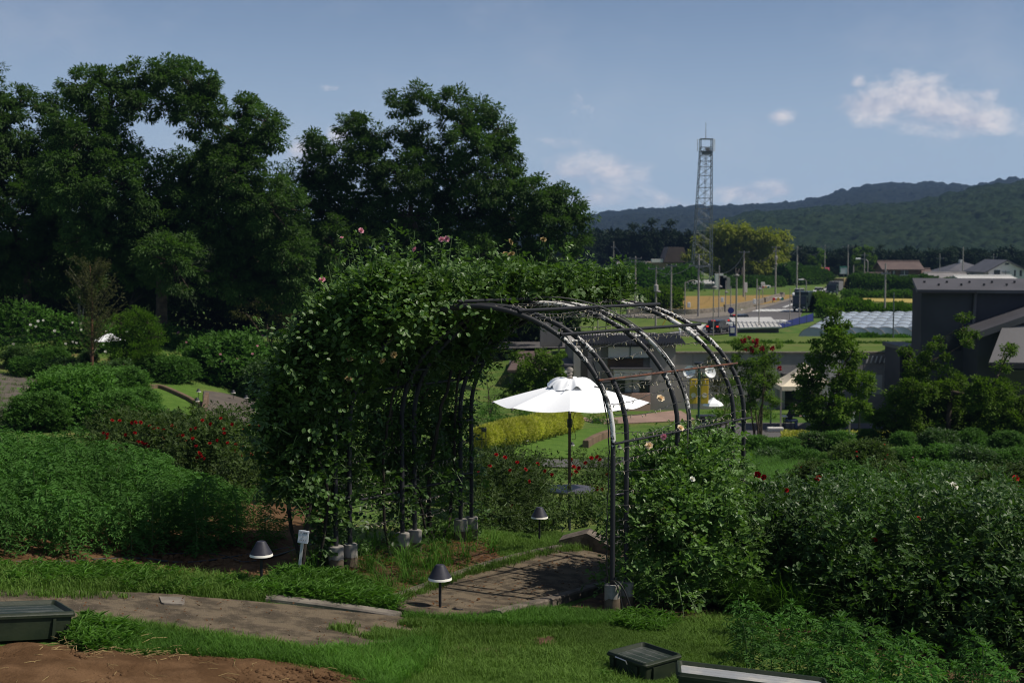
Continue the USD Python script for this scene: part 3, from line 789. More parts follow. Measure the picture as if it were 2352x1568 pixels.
# ------------------------------------------------------------------ buildings, tower, poles, vehicles
def quad(a, b, c, d, th=.08):
    """a slab with corners a b c d (in order), th thick away from its upper side"""
    v = np.array([a, b, c, d], float)
    n = np.cross(v[1] - v[0], v[3] - v[0])
    n /= np.linalg.norm(n)
    w = np.vstack([v, v - n * th])
    f = [(0, 1, 2), (0, 2, 3), (4, 6, 5), (4, 7, 6)]
    for i in range(4):
        j = (i + 1) % 4
        f += [(i, i + 4, j + 4), (i, j + 4, j)]
    m = trimesh.Trimesh(w, f, process=False)
    m.fix_normals()
    return m
def prism(poly, y0, y1):
    """outline in (x, z), drawn out from y0 to y1"""
    v, f = trimesh.creation.triangulate_polygon(Polygon(poly), engine='earcut')
    m = trimesh.creation.extrude_triangulation(v, f, y1 - y0)
    m.apply_transform(np.array([[1, 0, 0, 0], [0, 0, -1, y1], [0, 1, 0, 0], [0, 0, 0, 1.0]]))
    m.fix_normals()
    return m
def X(px, d):
    return (px - CX) / F * d
def Z(py, d):
    return CAMZ + (560 - py) / F * d

# --- concrete building under the grass bank
d0 = 82.0
t = thing('concrete_building', 'long low grey concrete building with grass growing on top, behind the canopy', 'building')
zt, zb = Z(812, d0), CAMZ - 9.6
xa, xb = X(1545, d0), X(2085, d0)
dx0, dx1 = X(1806, d0), X(1880, d0)
part(t, 'wall', cat([box2((xa, d0, zb), (dx0, 96, zt)), box2((dx1, d0, zb), (xb, 96, zt)), box2((dx0, d0, Z(866, d0)), (dx1, 96, zt)), box2((dx0, d0 + 1.2, zb), (dx1, 96, Z(866, d0)))]), 'wall_grey')
part(t, 'coping', box2((xa - .05, d0 - .08, zt + .003), (xb + .05, d0 + .35, zt + .10)), 'concrete')
part(t, 'door_canopy', box2((dx0 - .25, d0 - .75, Z(862, d0) - .02), (dx1 + .3, d0 - .003, Z(858, d0) + .05)), 'roof_dark')
dr = part(t, 'door', box2((dx0 + .12, d0 + .7, zb + .3), (dx1 - .2, d0 + .78, Z(868, d0))), 'glass_dark')
part(dr, 'door_frame', cat([box2((dx0 + .003, d0 + .66, zb + .3), (dx0 + .117, d0 + .82, Z(867, d0))), box2((dx1 - .197, d0 + .66, zb + .3), (dx1 - .003, d0 + .82, Z(867, d0)))]), 'wall_tan')
for k in range(8):
    xx = xa + 1.2 + k * 1.65
    if dx0 - .3 < xx < dx1 + .3:
        continue
    part(t, 'joint_strip', box2((xx - .012, d0 - .006, zb), (xx + .012, d0 + .01, zt)), 'grey_panel')
part(t, 'louvre_panel', box2((X(2010, d0), d0 - .06, Z(835, d0)), (X(2062, d0), d0 - .004, Z(818, d0))), 'roof_grey')
for k in range(9):
    part(t, 'louvre_slat', quad((X(1990 + 10 * k, d0), d0 - .16, Z(833, d0)), (X(1993 + 10 * k, d0), d0 - .16, Z(833, d0)), (X(1998 + 10 * k, d0), d0 - .16, Z(817, d0)), (X(1995 + 10 * k, d0), d0 - .16, Z(817, d0)), .05), 'wall_white')
part(t, 'white_screen', quad((X(1980, 78), 78, Z(905, 78)), (X(2030, 78), 78, Z(905, 78)), (X(2030, 78), 78, Z(862, 78)), (X(1980, 78), 78, Z(862, 78)), .08), 'roof_light')
setting('grass_roof', box2((xa, d0 + .36, zt - .2), (xb + 40, 97, zt + .03)), 'meadow')
solo('white_panel', box2((X(1895, 79), 79, CAMZ - 9.5), (X(1935, 79), 79.3, Z(815, 79))), 'wall_white', 'white wall panel seen between the branches of the slim maple', 'wall')

# --- central shop building
d0 = 80.0
t = thing('shop_building', 'grey shop building with corrugated dark eaves and a white upper window, behind the parasol', 'building')
x0, x1, zt = X(1318, d0), X(1560, d0), Z(797, d0)
wy = d0 + 1.5
wx0, wx1 = X(1385, d0), X(1500, d0)
part(t, 'wall', cat([box2((x0, wy, zb), (wx0, 93, zt)), box2((wx1, wy, zb), (x1, 93, zt)), box2((wx0, wy + .4, zb), (wx1, 93, zt))]), 'wall_grey')
part(t, 'pillar', box2((X(1318, d0), d0, zb), (X(1334, d0), wy - .003, zt)), 'wall_grey')
part(t, 'pillar', box2((X(1352, d0), d0 + .7, zb), (X(1362, d0), wy - .003, zt)), 'grey_panel')
xs = np.linspace(X(1325, d0), X(1580, d0), 161)
zz = Z(790, d0) + .09 * np.sin(np.arange(161) * np.pi / 2)
v = np.vstack([np.c_[xs, np.full(161, d0 + .9), zz], np.c_[xs, np.full(161, d0 + 4.2), zz + .3]])
i = np.arange(160)
roof = trimesh.Trimesh(np.vstack([v, v - [0, 0, .06]]), np.vstack([np.c_[i, i + 1, i + 162], np.c_[i, i + 162, i + 161], np.c_[i + 322, i + 484, i + 323], np.c_[i + 322, i + 483, i + 484], np.c_[i, i + 322, i + 323], np.c_[i, i + 323, i + 1]]), process=False)
part(t, 'corrugated_roof', roof, 'roof_tile')
w = part(t, 'window', box2((X(1402, d0), wy + .0, Z(826, d0)), (X(1496, d0), wy + .06, Z(801, d0))), 'wall_white')
part(w, 'frame', cat([box2((X(1402, d0) - .1, wy - .05, Z(827.5, d0)), (X(1496, d0) + .1, wy + .1, Z(826, d0) - .003)), box2((X(1452, d0), wy - .04, Z(826, d0)), (X(1454.5, d0), wy - .003, Z(801, d0)))]), 'pole_green')
part(t, 'dark_boarding', box2((X(1402, d0), wy + .2, Z(849, d0)), (X(1485, d0), wy + .33, Z(829, d0))), 'wall_wood')
part(t, 'white_boarding', box2((X(1412, d0), wy - .9, Z(875, d0)), (X(1500, d0), wy - .8, Z(851, d0))), 'wall_white')
part(t, 'lower_eave', box2((X(1405, d0), wy - 1.0, Z(851, d0) + .003), (X(1502, d0), wy + .15, Z(849.5, d0) + .04)), 'roof_dark')
for k in range(4):
    g = part(t, 'shop_window', box2((X(1424 + 18 * k, d0), wy + .1, Z(908, d0)), (X(1440 + 18 * k, d0), wy + .18, Z(880, d0))), 'glass_light' if k in (1, 2) else 'glass_dark')
    part(g, 'frame', box2((X(1440 + 18 * k, d0) + .003, wy + .05, Z(909, d0)), (X(1442 + 18 * k, d0) - .003, wy + .2, Z(878, d0))), 'pole_green')
part(t, 'pink_base', box2((X(1412, d0), wy - .4, zb), (X(1500, d0), wy - .2, Z(909, d0))), 'wall_pink')
part(t, 'side_canopy', quad((X(1296, d0), d0 - .4, Z(836, d0)), (X(1317, d0), d0 - .4, Z(837, d0)), (X(1317, d0), d0 + 3, Z(832, d0)), (X(1296, d0), d0 + 3, Z(831, d0)), .1), 'roof_dark')
t = thing('low_building', 'low building with brown and white roof edges half hidden by the bushy tree', 'building')
part(t, 'wall', box2((X(1170, 84), 84, zb), (X(1312, 84), 92, Z(853, 84))), 'grey_panel')
part(t, 'roof', quad((X(1165, 83), 83, Z(850, 83)), (X(1316, 83), 83, Z(850, 83)), (X(1316, 93), 93, Z(806, 93)), (X(1190, 93), 93, Z(806, 93)), .12), 'roof_brown')
part(t, 'gutter', box2((X(1240, 83), 82.7, Z(858, 83)), (X(1316, 83), 82.95, Z(848, 83))), 'wall_white')
part(t, 'low_white_roof', quad((X(1262, 79), 79, Z(868, 79)), (X(1313, 79), 79, Z(849, 79)), (X(1313, 81), 81, Z(841, 81)), (X(1262, 81), 81, Z(860, 81)), .08), 'wall_white')

# --- dark grey building on the right
d0 = 70.0
t = thing('grey_building', 'big dark grey rendered building with a slanted lower roof at the right edge', 'building')
xl, xr = X(2117, d0), X(2700, d0)
zt = Z(664, d0)
part(t, 'wall', cat([box2((xl, d0, CAMZ - 9.6), (xr, d0 + 1.6, zt)), box2((xl + 4.6, d0 + 1.6, CAMZ - 9.6), (xr, d0 + 14, Z(705, d0)))]), 'grey_render')
rf = quad((xl - .35, d0 - .45, Z(664, d0)), (xr, d0 - .45, Z(668, d0)), (xr, d0 + 1.6, Z(643, d0)), (xl - .02, d0 + 1.6, Z(640, d0)), .16)
rp = part(t, 'roof', rf, 'roof_dark')
part(t, 'back_roof', quad((xl + .2, d0 + 1.62, Z(640, d0) - .01), (xr, d0 + 1.62, Z(643, d0) - .01), (xr, d0 + 14.3, Z(700, d0)), (xl + 4.6, d0 + 14.3, Z(700, d0)), .16), 'roof_dark')
for k in range(22):
    f = .35 if k % 2 else .6
    x = xl + .35 + k * .56
    part(rp, 'snow_guard', box(.10, .06, .10, (x, d0 - .45 + 2.05 * f, Z(664, d0) + (Z(641.5, d0) - Z(664, d0)) * f + .06)), 'black_post')
part(t, 'fascia', box2((xl - .3, d0 - .5, Z(672, d0)), (X(2236, d0), d0 - .003, Z(665, d0) - .08)), 'black_steel')
part(t, 'downpipe', tube([(X(2239, d0), d0 - .12, Z(672, d0)), (X(2236, d0), d0 - .12, Z(742, d0)), (X(2222, d0), d0 - .15, Z(746, d0))], .085, 8), 'roof_dark')
la = [(X(2218, d0), Z(752, d0)), (X(2352, d0), Z(706, d0)), (xr, Z(600, d0) - 2.0)]
part(t, 'lean_to_edge', quad((X(2205, d0), d0 - 2.5, Z(757, d0)), (X(2420, d0), d0 - 2.5, Z(682, d0)), (X(2420, d0), d0 - .003, Z(678, d0)), (X(2205, d0), d0 - .003, Z(753, d0)), .3), 'roof_dark')
part(t, 'lower_wall', prism([(X(2215, d0), CAMZ - 9.6), (X(2420, d0), CAMZ - 9.6), (X(2420, d0), Z(690, d0)), (X(2215, d0), Z(762, d0))], d0 - 2.2, d0 - .01), 'grey_render')
part(t, 'slanted_roof', quad((X(2275, 66), 66, Z(832, 66)), (X(2480, 66), 66, Z(834, 66)), (X(2480, 67.6), 67.6, Z(748, 67.6)), (X(2305, 67.6), 67.6, Z(748, 67.6)), .15), 'grey_panel')
part(t, 'verandah_beam', box2((X(2280, 66), 65.9, Z(846, 66)), (X(2480, 66), 66.3, Z(835, 66))), 'black_steel')
part(t, 'verandah_post', box2((X(2290, 66), 65.95, CAMZ - 9.6), (X(2296, 66), 66.1, Z(847, 66))), 'black_steel')
part(t, 'dark_window', box2((X(2175, d0), d0 - .06, Z(805, d0)), (X(2215, d0) - .1, d0 - .003, Z(770, d0))), 'glass_dark')
part(t, 'dark_doorway', box2((X(2300, 67.6), 67.62, CAMZ - 9.5), (X(2480, 67.6), 67.75, Z(850, 67.6))), 'glass_dark')
t = thing('shed', 'small flat roofed dark shed against the left side of the grey building', 'shed')
part(t, 'wall', cat([box2((X(2070, 74), 74, CAMZ - 9.6), (X(2076, 74), 77, Z(803, 74))), box2((X(2076, 74), 76, CAMZ - 9.6), (X(2121, 74), 77, Z(803, 74)))]), 'grey_render')
part(t, 'roof', box2((X(2066, 74), 73.6, Z(803, 74) + .003), (X(2116, 74), 77.2, Z(794, 74))), 'roof_dark')
part(t, 'roof_rail', tube([(X(2066, 74), 73.7, Z(797, 74)), (X(2095, 74), 73.7, Z(787, 74)), (X(2116, 74), 73.7, Z(785, 74))], .03, 5), 'chrome')

# --- houses on the plain
def house(label, px0, px1, foot, eave, ridge, depth, wall, roofm, wins=(), hip=0.0, over=.5, turn=0, kind='house', gable=None):
    """house whose eaves face the camera; px0..px1 its wall, rows in picture units"""
    g0, g1 = on_plain(px0, foot), on_plain(px1, foot)
    d = g0[1]
    t = thing(kind, label, kind)
    x0, x1, ze, zr = g0[0], g1[0], Z(eave, d), Z(ridge, d + depth / 2)
    wl = part(t, 'wall', cat([box2((x0, d, PLAIN - .2), (x1, d + depth, ze))] + ([] if hip else [prism([(0, ze), (depth, ze), (depth / 2, zr - .1)], 0, x1 - x0).apply_transform(np.array([[0, 1, 0, x0], [1, 0, 0, d], [0, 0, 1, 0], [0, 0, 0, 1.0]]))])), wall)
    h = hip * depth / 2
    a, b = x0 - over, x1 + over
    dz = (zr - ze) * over / (depth / 2)
    f = quad((a, d - over, ze - dz), (b, d - over, ze - dz), (b - h, d + depth / 2, zr), (a + h, d + depth / 2, zr), .16)
    k = quad((b, d + depth + over, ze - dz), (a, d + depth + over, ze - dz), (a + h, d + depth / 2, zr), (b - h, d + depth / 2, zr), .16)
    rs = [f, k]
    if hip:
        for s, xx, xh in ((1, b, b - h), (-1, a, a + h)):
            tri = np.array([(xx, d - over, ze - dz), (xx, d + depth + over, ze - dz), (xh, d + depth / 2, zr)])
            m = trimesh.Trimesh(np.vstack([tri, tri - [0, 0, .12]]), [(0, 1, 2), (3, 5, 4), (0, 3, 4), (0, 4, 1)], process=False)
            m.fix_normals()
            rs.append(m)
    rp = part(t, 'roof', cat(rs), roofm)
    part(rp, 'ridge_cap', tube([(a + h, d + depth / 2, zr + .05), (b - h, d + depth / 2, zr + .05)], .16, 6), roofm)
    if gable:
        part(t, 'gable_wall', box2((x1 + .003, d + .05, PLAIN), (x1 + .06, d + depth - .05, ze)), gable)
    for wx0, wx1, wy0, wy1 in wins:
        w = part(t, 'window', box2((X(wx0, d), d - .05, Z(wy1, d)), (X(wx1, d), d - .003, Z(wy0, d))), 'glass_dark')
        part(w, 'frame', cat([box2((X(wx0, d) - .1, d - .09, Z(wy1, d) - .1), (X(wx1, d) + .1, d - .052, Z(wy1, d) - .003)), box2((X((wx0 + wx1) / 2, d) - .04, d - .09, Z(wy1, d)), (X((wx0 + wx1) / 2, d) + .04, d - .052, Z(wy0, d)))]), 'wall_white')
    return t, d
t, d = house('brown timber house with a wide maroon brown roof, right of the road sign', 2030, 2116, 646, 616, 600, 6.5, 'wall_wood', 'roof_brown', [(2067, 2086, 621, 631), (2048, 2056, 621, 634), (2028 + 8, 2034 + 6, 621, 630)], gable='wall_gable')
for k in range(3):
    part(t, 'gable_window', box2((X(2116, d) + .062, d + 1.2 + k * 1.5, Z(632, d)), (X(2116, d) + .1, d + 2.3 + k * 1.5, Z(622, d))), 'glass_dark')
house('low maroon roofed wing at the left of the brown timber house', 2000, 2028, 647, 641, 627, 5, 'wall_wood', 'roof_brown')
house('little gabled porch roof at the right of the brown timber house', 2120, 2136, 646, 628, 617, 3.5, 'wall_cream', 'roof_brown', turn=1)
t, d = house('wide grey tiled hip roof house behind the flat roofed building', 2175, 2290, 640, 624, 601, 12, 'wall_cream', 'roof_tile', [(2205, 2222, 626, 632)], hip=.9)
part(t, 'chimney', box2((X(2224, d), d + 5.5, Z(606, d)), (X(2231, d), d + 6.6, Z(597, d))), 'wall_white')
house('long low pale grey roof in front of the tiled house', 2140, 2225, 648, 637, 626, 7, 'wall_grey', 'roof_grey')
house('long low building with a pale ribbed metal roof below the white house', 2208, 2330, 652, 639, 633, 6, 'wall_white', 'roof_light', kind='building')
# white house, gable to the camera
g = on_plain(2283, 650)
d = g[1]
t = thing('house', 'white gabled house with solar panels on its roof at the right edge', 'house')
xa, xm, xb = X(2270, d), X(2310, d), X(2352, d)
part(t, 'wall', prism([(xa, PLAIN - .2), (xb, PLAIN - .2), (xb, Z(620, d)), (xm, Z(598, d)), (xa, Z(620, d))], d, d + 11), 'wall_white')
r = part(t, 'roof', cat([quad((xm, d - .5, Z(596.5, d)), (xm, d + 11.5, Z(596.5, d)), (xa - .9, d + 11.5, Z(625, d)), (xa - .9, d - .5, Z(625, d)), .2), quad((xb + .9, d - .5, Z(623, d)), (xb + .9, d + 11.5, Z(623, d)), (xm, d + 11.5, Z(596.5, d)), (xm, d - .5, Z(596.5, d)), .2)]), 'roof_tile')
for q in range(3):
    for k in range(4):
        f0, f1 = .08 + .28 * q, .08 + .28 * q + .26
        y0 = d + .3 + k * 2.4
        A = lambda f, y: (xm + (xb + .9 - xm) * f, y, Z(596.5, d) + (Z(623, d) - Z(596.5, d)) * f + .12)
        part(r, 'solar_panel', quad(A(f0, y0), A(f1, y0), A(f1, y0 + 2.2), A(f0, y0 + 2.2), .04), 'solar')
for a, b, c, e in [(2307, 2316, 604, 608), (2328, 2332, 620, 634), (2341, 2346, 620, 634), (2282, 2296, 620, 630)]:
    w = part(t, 'window', box2((X(a, d), d - .05, Z(e, d)), (X(b, d), d - .003, Z(c, d))), 'glass_dark')
    part(w, 'frame', box2((X(a, d) - .08, d - .1, Z(e, d) - .12), (X(b, d) + .08, d - .052, Z(e, d) - .003)), 'wall_white')
t, d = house('white walled house with a pale ribbed roof peeping over the arch rose', 1322, 1358, 632, 606, 582, 9, 'wall_white', 'roof_light')
part(t, 'round_tank', lathe([(0, 0), (1.0, .1), (1.3, .9), (.9, 1.7), (0, 2.0)], 14, (X(1355, d), d - 1.5, Z(620, d))), 'white_paint')
house('long building with a grey ribbed roof left of the steel tower', 1425, 1497, 636, 625, 602, 9, 'wall_tan', 'roof_grey', kind='building')
house('long low red roof at the foot of the grey ribbed roof', 1430, 1470, 637, 631, 627, 4, 'wall_wood', 'red_roof', kind='building')
d = on_plain(1515, 640)[1]
t = thing('chapel_building', 'tan walled building with a very steep brown roof left of the steel tower', 'building')
part(t, 'wall', box2((X(1496, d), d, PLAIN - .2), (X(1568, d), d + 10, Z(603, d))), 'wall_tan')
part(t, 'roof', prism([(X(1523, d), Z(602, d)), (X(1580, d), Z(602, d)), (X(1570, d), Z(568, d)), (X(1535, d), Z(568, d))], d - .3, d + 9), 'roof_brown')
part(t, 'white_skylights', box2((X(1497, d), d - .1, Z(602.5, d)), (X(1522, d), d + 2, Z(595, d))), 'wall_white')
part(t, 'window', box2((X(1533, d), d - .06, Z(626, d)), (X(1539, d), d - .003, Z(606, d))), 'glass_dark')
d = on_plain(1620, 664)[1]
t = thing('equipment_shed', 'pale grey flat equipment shed at the foot of the steel tower', 'shed')
part(t, 'wall', box2((X(1588, d), d + 2, PLAIN - .1), (X(1645, d), d + 6, Z(652, d))), 'wall_grey')
part(t, 'roof', quad((X(1585, d), d + 1.7, Z(652, d)), (X(1647, d), d + 1.7, Z(651, d)), (X(1647, d), d + 6.3, Z(651, d) + .4), (X(1585, d), d + 6.3, Z(652, d) + .4), .2), 'roof_light')
part(t, 'door', box2((X(1610, d), d + 1.93, PLAIN), (X(1615, d), d + 1.997, Z(656, d))), 'grey_panel')
d = on_plain(1667, 664)[1]
t = thing('equipment_cabinet', 'upright grey cabinets beside the shed under the steel tower', 'cabinet')
for k in range(3):
    part(t, 'cabinet', box(1.2, 1.0, 2.4 - .3 * k, (X(1651 + 8 * k, d), d, PLAIN + 1.2 - .15 * k)), 'wall_white' if k == 0 else 'wall_grey')
house('low building with a pale roof behind the far end of the road', 1876, 1900, 641, 637, 631, 5, 'wall_grey', 'roof_light', kind='building')
house('small pale blue shed at the left of the maroon roofed wing', 1985, 1998, 648, 640, 636, 3, 'wall_white', 'roof_light', kind='shed')
d = on_plain(1740, 764)[1]
t = thing('shed', 'long shed with a white ribbed roof beside the near zebra crossing', 'shed')
part(t, 'wall', box2((X(1700, d), d, PLAIN - .1), (X(1790, d), d + 4, Z(752, d))), 'grey_panel')
rp = part(t, 'roof', quad((X(1694, d), d - .4, Z(752, d)), (X(1795, d), d - .4, Z(749, d)), (X(1795, d), d + 4.4, Z(743, d) + .3), (X(1694, d), d + 4.4, Z(744, d) + .3), .12), 'roof_light')
for k in range(26):
    x = X(1696, d) + k * .17
    part(rp, 'roof_rib', box(.05, 4.6, .05, (x, d + 2, Z(749, d) + .24)), 'roof_light') if k % 2 == 0 else None

# --- plastic tunnels
RG = np.random.default_rng(91)
for k in range(9):
    g = on_plain(1868 + 33 * k, 786 - .3 * k)
    t = thing('plastic_tunnel', ['first, leftmost of the white plastic field tunnels, beside the blue net', 'second plastic tunnel counted from the blue net', 'third plastic tunnel counted from the blue net, above the maple top', 'fourth plastic tunnel counted from the blue net', 'fifth plastic tunnel counted from the blue net, left of the pole between tunnels',
                                 'sixth plastic tunnel counted from the blue net, behind the tall wooden pole', 'seventh plastic tunnel, left of the green metal post', 'eighth plastic tunnel, right of the green metal post', 'last plastic tunnel, cut off by the dark grey building'][k], 'plastic tunnel', loc=g, group='white plastic tunnels in the field')
    a = np.linspace(0, np.pi, 15)
    W, Hh, L = 1.05, 1.05, 26
    dirn = np.array([.30, .954])
    sd = np.array([.954, -.30])
    n = 30
    s = np.linspace(0, L, n)
    sag = 1 - .05 * np.abs(np.sin(s * np.pi / 1.9))
    prof = np.c_[-W * np.cos(a), Hh * np.sin(a) ** .75]
    v = np.stack([np.outer(s, np.ones(15)) * dirn[0] + prof[None, :, 0] * sd[0], np.outer(s, np.ones(15)) * dirn[1] + prof[None, :, 0] * sd[1], np.outer(sag, prof[:, 1])], -1).reshape(-1, 3)
    i, j = np.meshgrid(np.arange(n - 1), np.arange(14), indexing='ij')
    q = np.stack([i * 15 + j, i * 15 + j + 1, (i + 1) * 15 + j + 1, (i + 1) * 15 + j], -1).reshape(-1, 4)
    part(t, 'film', trimesh.Trimesh(v, np.vstack([q[:, [0, 1, 2]], q[:, [0, 2, 3]]]), process=False), 'film', True)
    part(t, 'end_film', trimesh.Trimesh(np.vstack([[[0, 0, 0]], np.c_[prof[:, 0] * sd[0], prof[:, 0] * sd[1], prof[:, 1]]]), [(0, i_, i_ + 1) for i_ in range(1, 15)], process=False), 'film')
    for h in range(0, n, 5):
        c = np.c_[s[h] * dirn[0] + prof[:, 0] * 1.02 * sd[0], s[h] * dirn[1] + prof[:, 0] * 1.02 * sd[1], prof[:, 1] * 1.02]
        part(t, 'rib', tube(c, .025, 4), 'pole_concrete')
g0, g1 = on_plain(1783, 757), on_plain(1868, 738)
t = thing('net_fence', 'sloping bright blue net fence left of the plastic tunnels', 'fence')
part(t, 'net', quad(g0 + [0, 0, .05], g1 + [0, 0, .05], g1 + [0, 0, .75], g0 + [0, 0, .45], .03), 'net_blue')
for f in np.linspace(0, 1, 6):
    q = g0 + (g1 - g0) * f
    part(t, 'post', tube([q, q + [0, 0, .5 + .3 * f]], .035, 5), 'pole_green')
# roadside walls
for lab, pts, h in [('low concrete retaining wall along the left branch of the road', [(1440, 722), (1520, 722), (1600, 722), (1660, 716)], .55), ('low concrete retaining wall rising beside the road up to the signals', [(1664, 715), (1700, 710), (1738, 702), (1752, 698)], .7), ('upper piece of concrete wall at the head of the bank by the signals', [(1756, 697), (1775, 691), (1800, 684)], .7)]:
    w = np.array([on_plain(*q)[:2] for q in pts])
    solo('roadside_wall', strip(w, .3, h, 0, 'w', 'concrete', z=PLAIN), 'concrete', lab, 'wall')

# --- steel tower
d = on_plain(1610, 663)[1]
t = thing('steel_tower', 'tall grey lattice steel tower with antenna panels at the top and a whip aerial', 'tower')
ztop, zbot = Z(340, d), PLAIN
xt = np.array([X(1605.5, d), X(1631.5, d)])
xbm = np.array([X(1585.5, d), X(1633, d)])
def leg_at(ix, iy, z):
    f = (z - zbot) / (ztop - zbot)
    f = f ** .82
    x = xbm[ix] + (xt[ix] - xbm[ix]) * f
    w = (xbm[1] - xbm[0]) * (1 - f) + (xt[1] - xt[0]) * f
    return np.array([x, d + (w * .5 if iy else -w * .5), z])
levels = np.array([Z(y, d) for y in (664, 640, 612, 584, 556, 530, 504, 480, 456, 432, 405, 385, 372, 360, 350, 340)])
levels[0] = zbot
for ix in (0, 1):
    for iy in (0, 1):
        part(t, 'leg', tube([leg_at(ix, iy, z) for z in levels], .065, 6), 'tower_steel')
ring = [(0, 0), (1, 0), (1, 1), (0, 1)]
for k in range(len(levels) - 1):
    m = []
    for a in range(4):
        p, q = ring[a], ring[(a + 1) % 4]
        m.append(tube([leg_at(*p, levels[k + 1]), leg_at(*q, levels[k + 1])], .03, 4))
        m.append(tube([leg_at(*p, levels[k]), leg_at(*q, levels[k + 1])], .024, 4))
        m.append(tube([leg_at(*q, levels[k]), leg_at(*p, levels[k + 1])], .024, 4))
    part(t, 'bracing', cat(m), 'tower_steel', kind='stuff')
part(t, 'ladder', cat([tube([(X(1612 + 3 * q, d), d - .1, zbot), (X(1617 + 3 * q, d), d - .1, ztop)], .035, 4) for q in range(2)]), 'tower_steel')
cx, ww = X(1618.5, d), xt[1] - xt[0]
part(t, 'platform', cat([box(ww + .15, ww + .15, .07, (cx, d, Z(y, d))) for y in (322, 350)] + [box(ww * .9, .05, .5, (cx, d - ww / 2, Z(355, d)))]), 'tower_steel')
part(t, 'top_frame', cat([tube([(cx + sx * ww / 2, d + sy * ww / 2, Z(350, d)), (cx + sx * ww / 2, d + sy * ww / 2, Z(321, d))], .07, 5) for sx in (-1, 1) for sy in (-1, 1)]), 'tower_steel')
for sx in (-1, 1):
    for o in (.0, .45):
        part(t, 'antenna_panel', rbox(.10, .08, 1.9, .03, (cx + sx * (ww / 2 + .18 + o * .6), d - .6 + o, Z(336, d))), 'wall_white')
part(t, 'equipment_box', box(.6, .5, .6, (cx + .25, d - .4, Z(354, d) + .5)), 'grey_panel')
part(t, 'whip_aerial', tube([(cx - .05, d, Z(321, d)), (cx - .05, d, Z(284, d))], [.06, .025], 5), 'pole_concrete')

# --- poles
wires = []
def pole(label, px, top, foot, r=.14, arms=(), name='utility_pole', mat='pole_concrete', lamp=None, extra=(), lean=0.0, z=None, catg='pole'):
    g = on_plain(px, foot, z)
    d = g[1]
    h = Z(top, d) - g[2]
    t = thing(name, label, catg, loc=g, group=None)
    r = r * .68
    part(t, 'shaft', tube([(0, 0, -.2), (lean * h, 0, h)], [r, r * .72], 9), mat, True)
    for f, L in arms:
        L = L * .75
        a = part(t, 'crossarm', box(L, .1, .1, (lean * h * f, -.14, h * f)), 'tower_steel')
        for q in (-.45, 0, .45):
            part(a, 'insulator', lathe([(0, 0), (.04, 0), (.05, .05), (.03, .12), (0, .13)], 7, (q * L + lean * h * f, -.14, h * f + .03)), 'roof_grey')
    if lamp:
        part(t, 'lamp_arm', tube(spline([(0, 0, h - .15), (lamp * .5, 0, h + .12), (lamp, 0, h + .1)], 8), .04, 5), 'pole_concrete')
        part(t, 'lamp_head', rbox(.5, .2, .1, .04, (lamp * 1.1, 0, h + .05)), 'white_paint')
    for kind, f, s in extra:
        if kind == 'transformer':
            part(t, 'transformer', lathe([(0, 0), (.17, 0), (.18, .06), (.18, .5), (.13, .56), (0, .58)], 12, (.26 * s, -.1, h * f)), 'wall_grey')
        if kind == 'box':
            part(t, 'meter_box', rbox(.3, .2, .5, .04, (.3 * s, -.15, h * f)), 'wall_white')
        if kind == 'light':
            part(t, 'round_lamp', lathe([(0, 0), (.16, .03), (.19, .1), (.06, .2), (0, .22)], 10, (.2 * s, -.1, h * f)), 'roof_grey')
        if kind == 'mirror':
            part(t, 'blue_plate', lathe([(0, 0), (.3, 0), (.3, .04), (0, .04)], 14).apply_transform(trimesh.transformations.rotation_matrix(math.pi / 2, (1, 0, 0))).apply_translation((0, -.16, h * f)), 'net_blue')
    return g, h
P_ = {}
P_['a'] = pole('slim concrete pole with a small crossarm above the arch rose, against the dark wood', 1409, 554, 655, .13, [(.86, 1.0)])
P_['b'] = pole('utility pole with a top crossarm in front of the long grey roof', 1459, 588, 700, .15, [(.95, 1.9), (.88, 1.4)])
P_['c'] = pole('utility pole with two crossarms and a transformer in the meadow, above the arch', 1506, 615, 757, .13, [(.985, 1.8)], extra=[('transformer', .62, 0), ('light', .6, 1)])
P_['d'] = pole('plain utility pole with a small top arm beside the yellow guy stakes', 1541, 609, 741, .13, [(.99, 1.2)])
pole('short pole with a road lamp on a horizontal arm, left of the tower', 1573, 647, 727, .10, lamp=1.1, extra=[('box', .34, 1.2)])
P_['e'] = pole('tall utility pole with a wide crossarm, standing in front of the steel tower', 1604, 584, 729, .17, [(.82, 2.6), (.79, .9)])
pole('thin light coloured pole in the meadow, right of the tower foot', 1638, 660, 784, .07, extra=[('light', .98, .3)])
pole('slim pole with a white round lamp halfway, right of the tower', 1651, 609, 731, .09, extra=[('light', .58, .6)])
pole('slim pole with small signs beside the tower cabinets', 1666.5, 644, 720, .09, extra=[('box', .42, -1.2), ('light', .62, .2)])
pole('short slim pole with a blue plate on the junction corner', 1678, 657, 734, .08, extra=[('mirror', .28, 0)])
pole('thick pale light mast in the near meadow, left of the near crossing', 1690.5, 633, 781, .12, extra=[('light', .985, 0)])
P_['f'] = pole('tall utility pole with an arm at the left bamboo edge, behind the dry field', 1708, 576, 684, .19, [(.97, 1.8)])
pole('signal pole on the far corner of the junction', 1738, 640, 714, .11, extra=[('box', .3, -.9)])
pole('pale mast standing in front of the zebra crossings', 1743, 664, 763, .08, extra=[('light', .98, 0)])
P_['g'] = pole('tall utility pole with several lamps and a signal arm, right part of the bamboo', 1781, 566, 677, .19, [(.98, 1.6), (.9, 1.1)], extra=[('transformer', .72, 0), ('light', .75, .6), ('light', .62, .3)])
P_['h'] = pole('tall utility pole at the right edge of the bamboo grove', 1830, 565, 669, .2, [(.94, 1.8)])
pole('slim pole right of the zebra crossing end', 1814, 661, 736, .07)
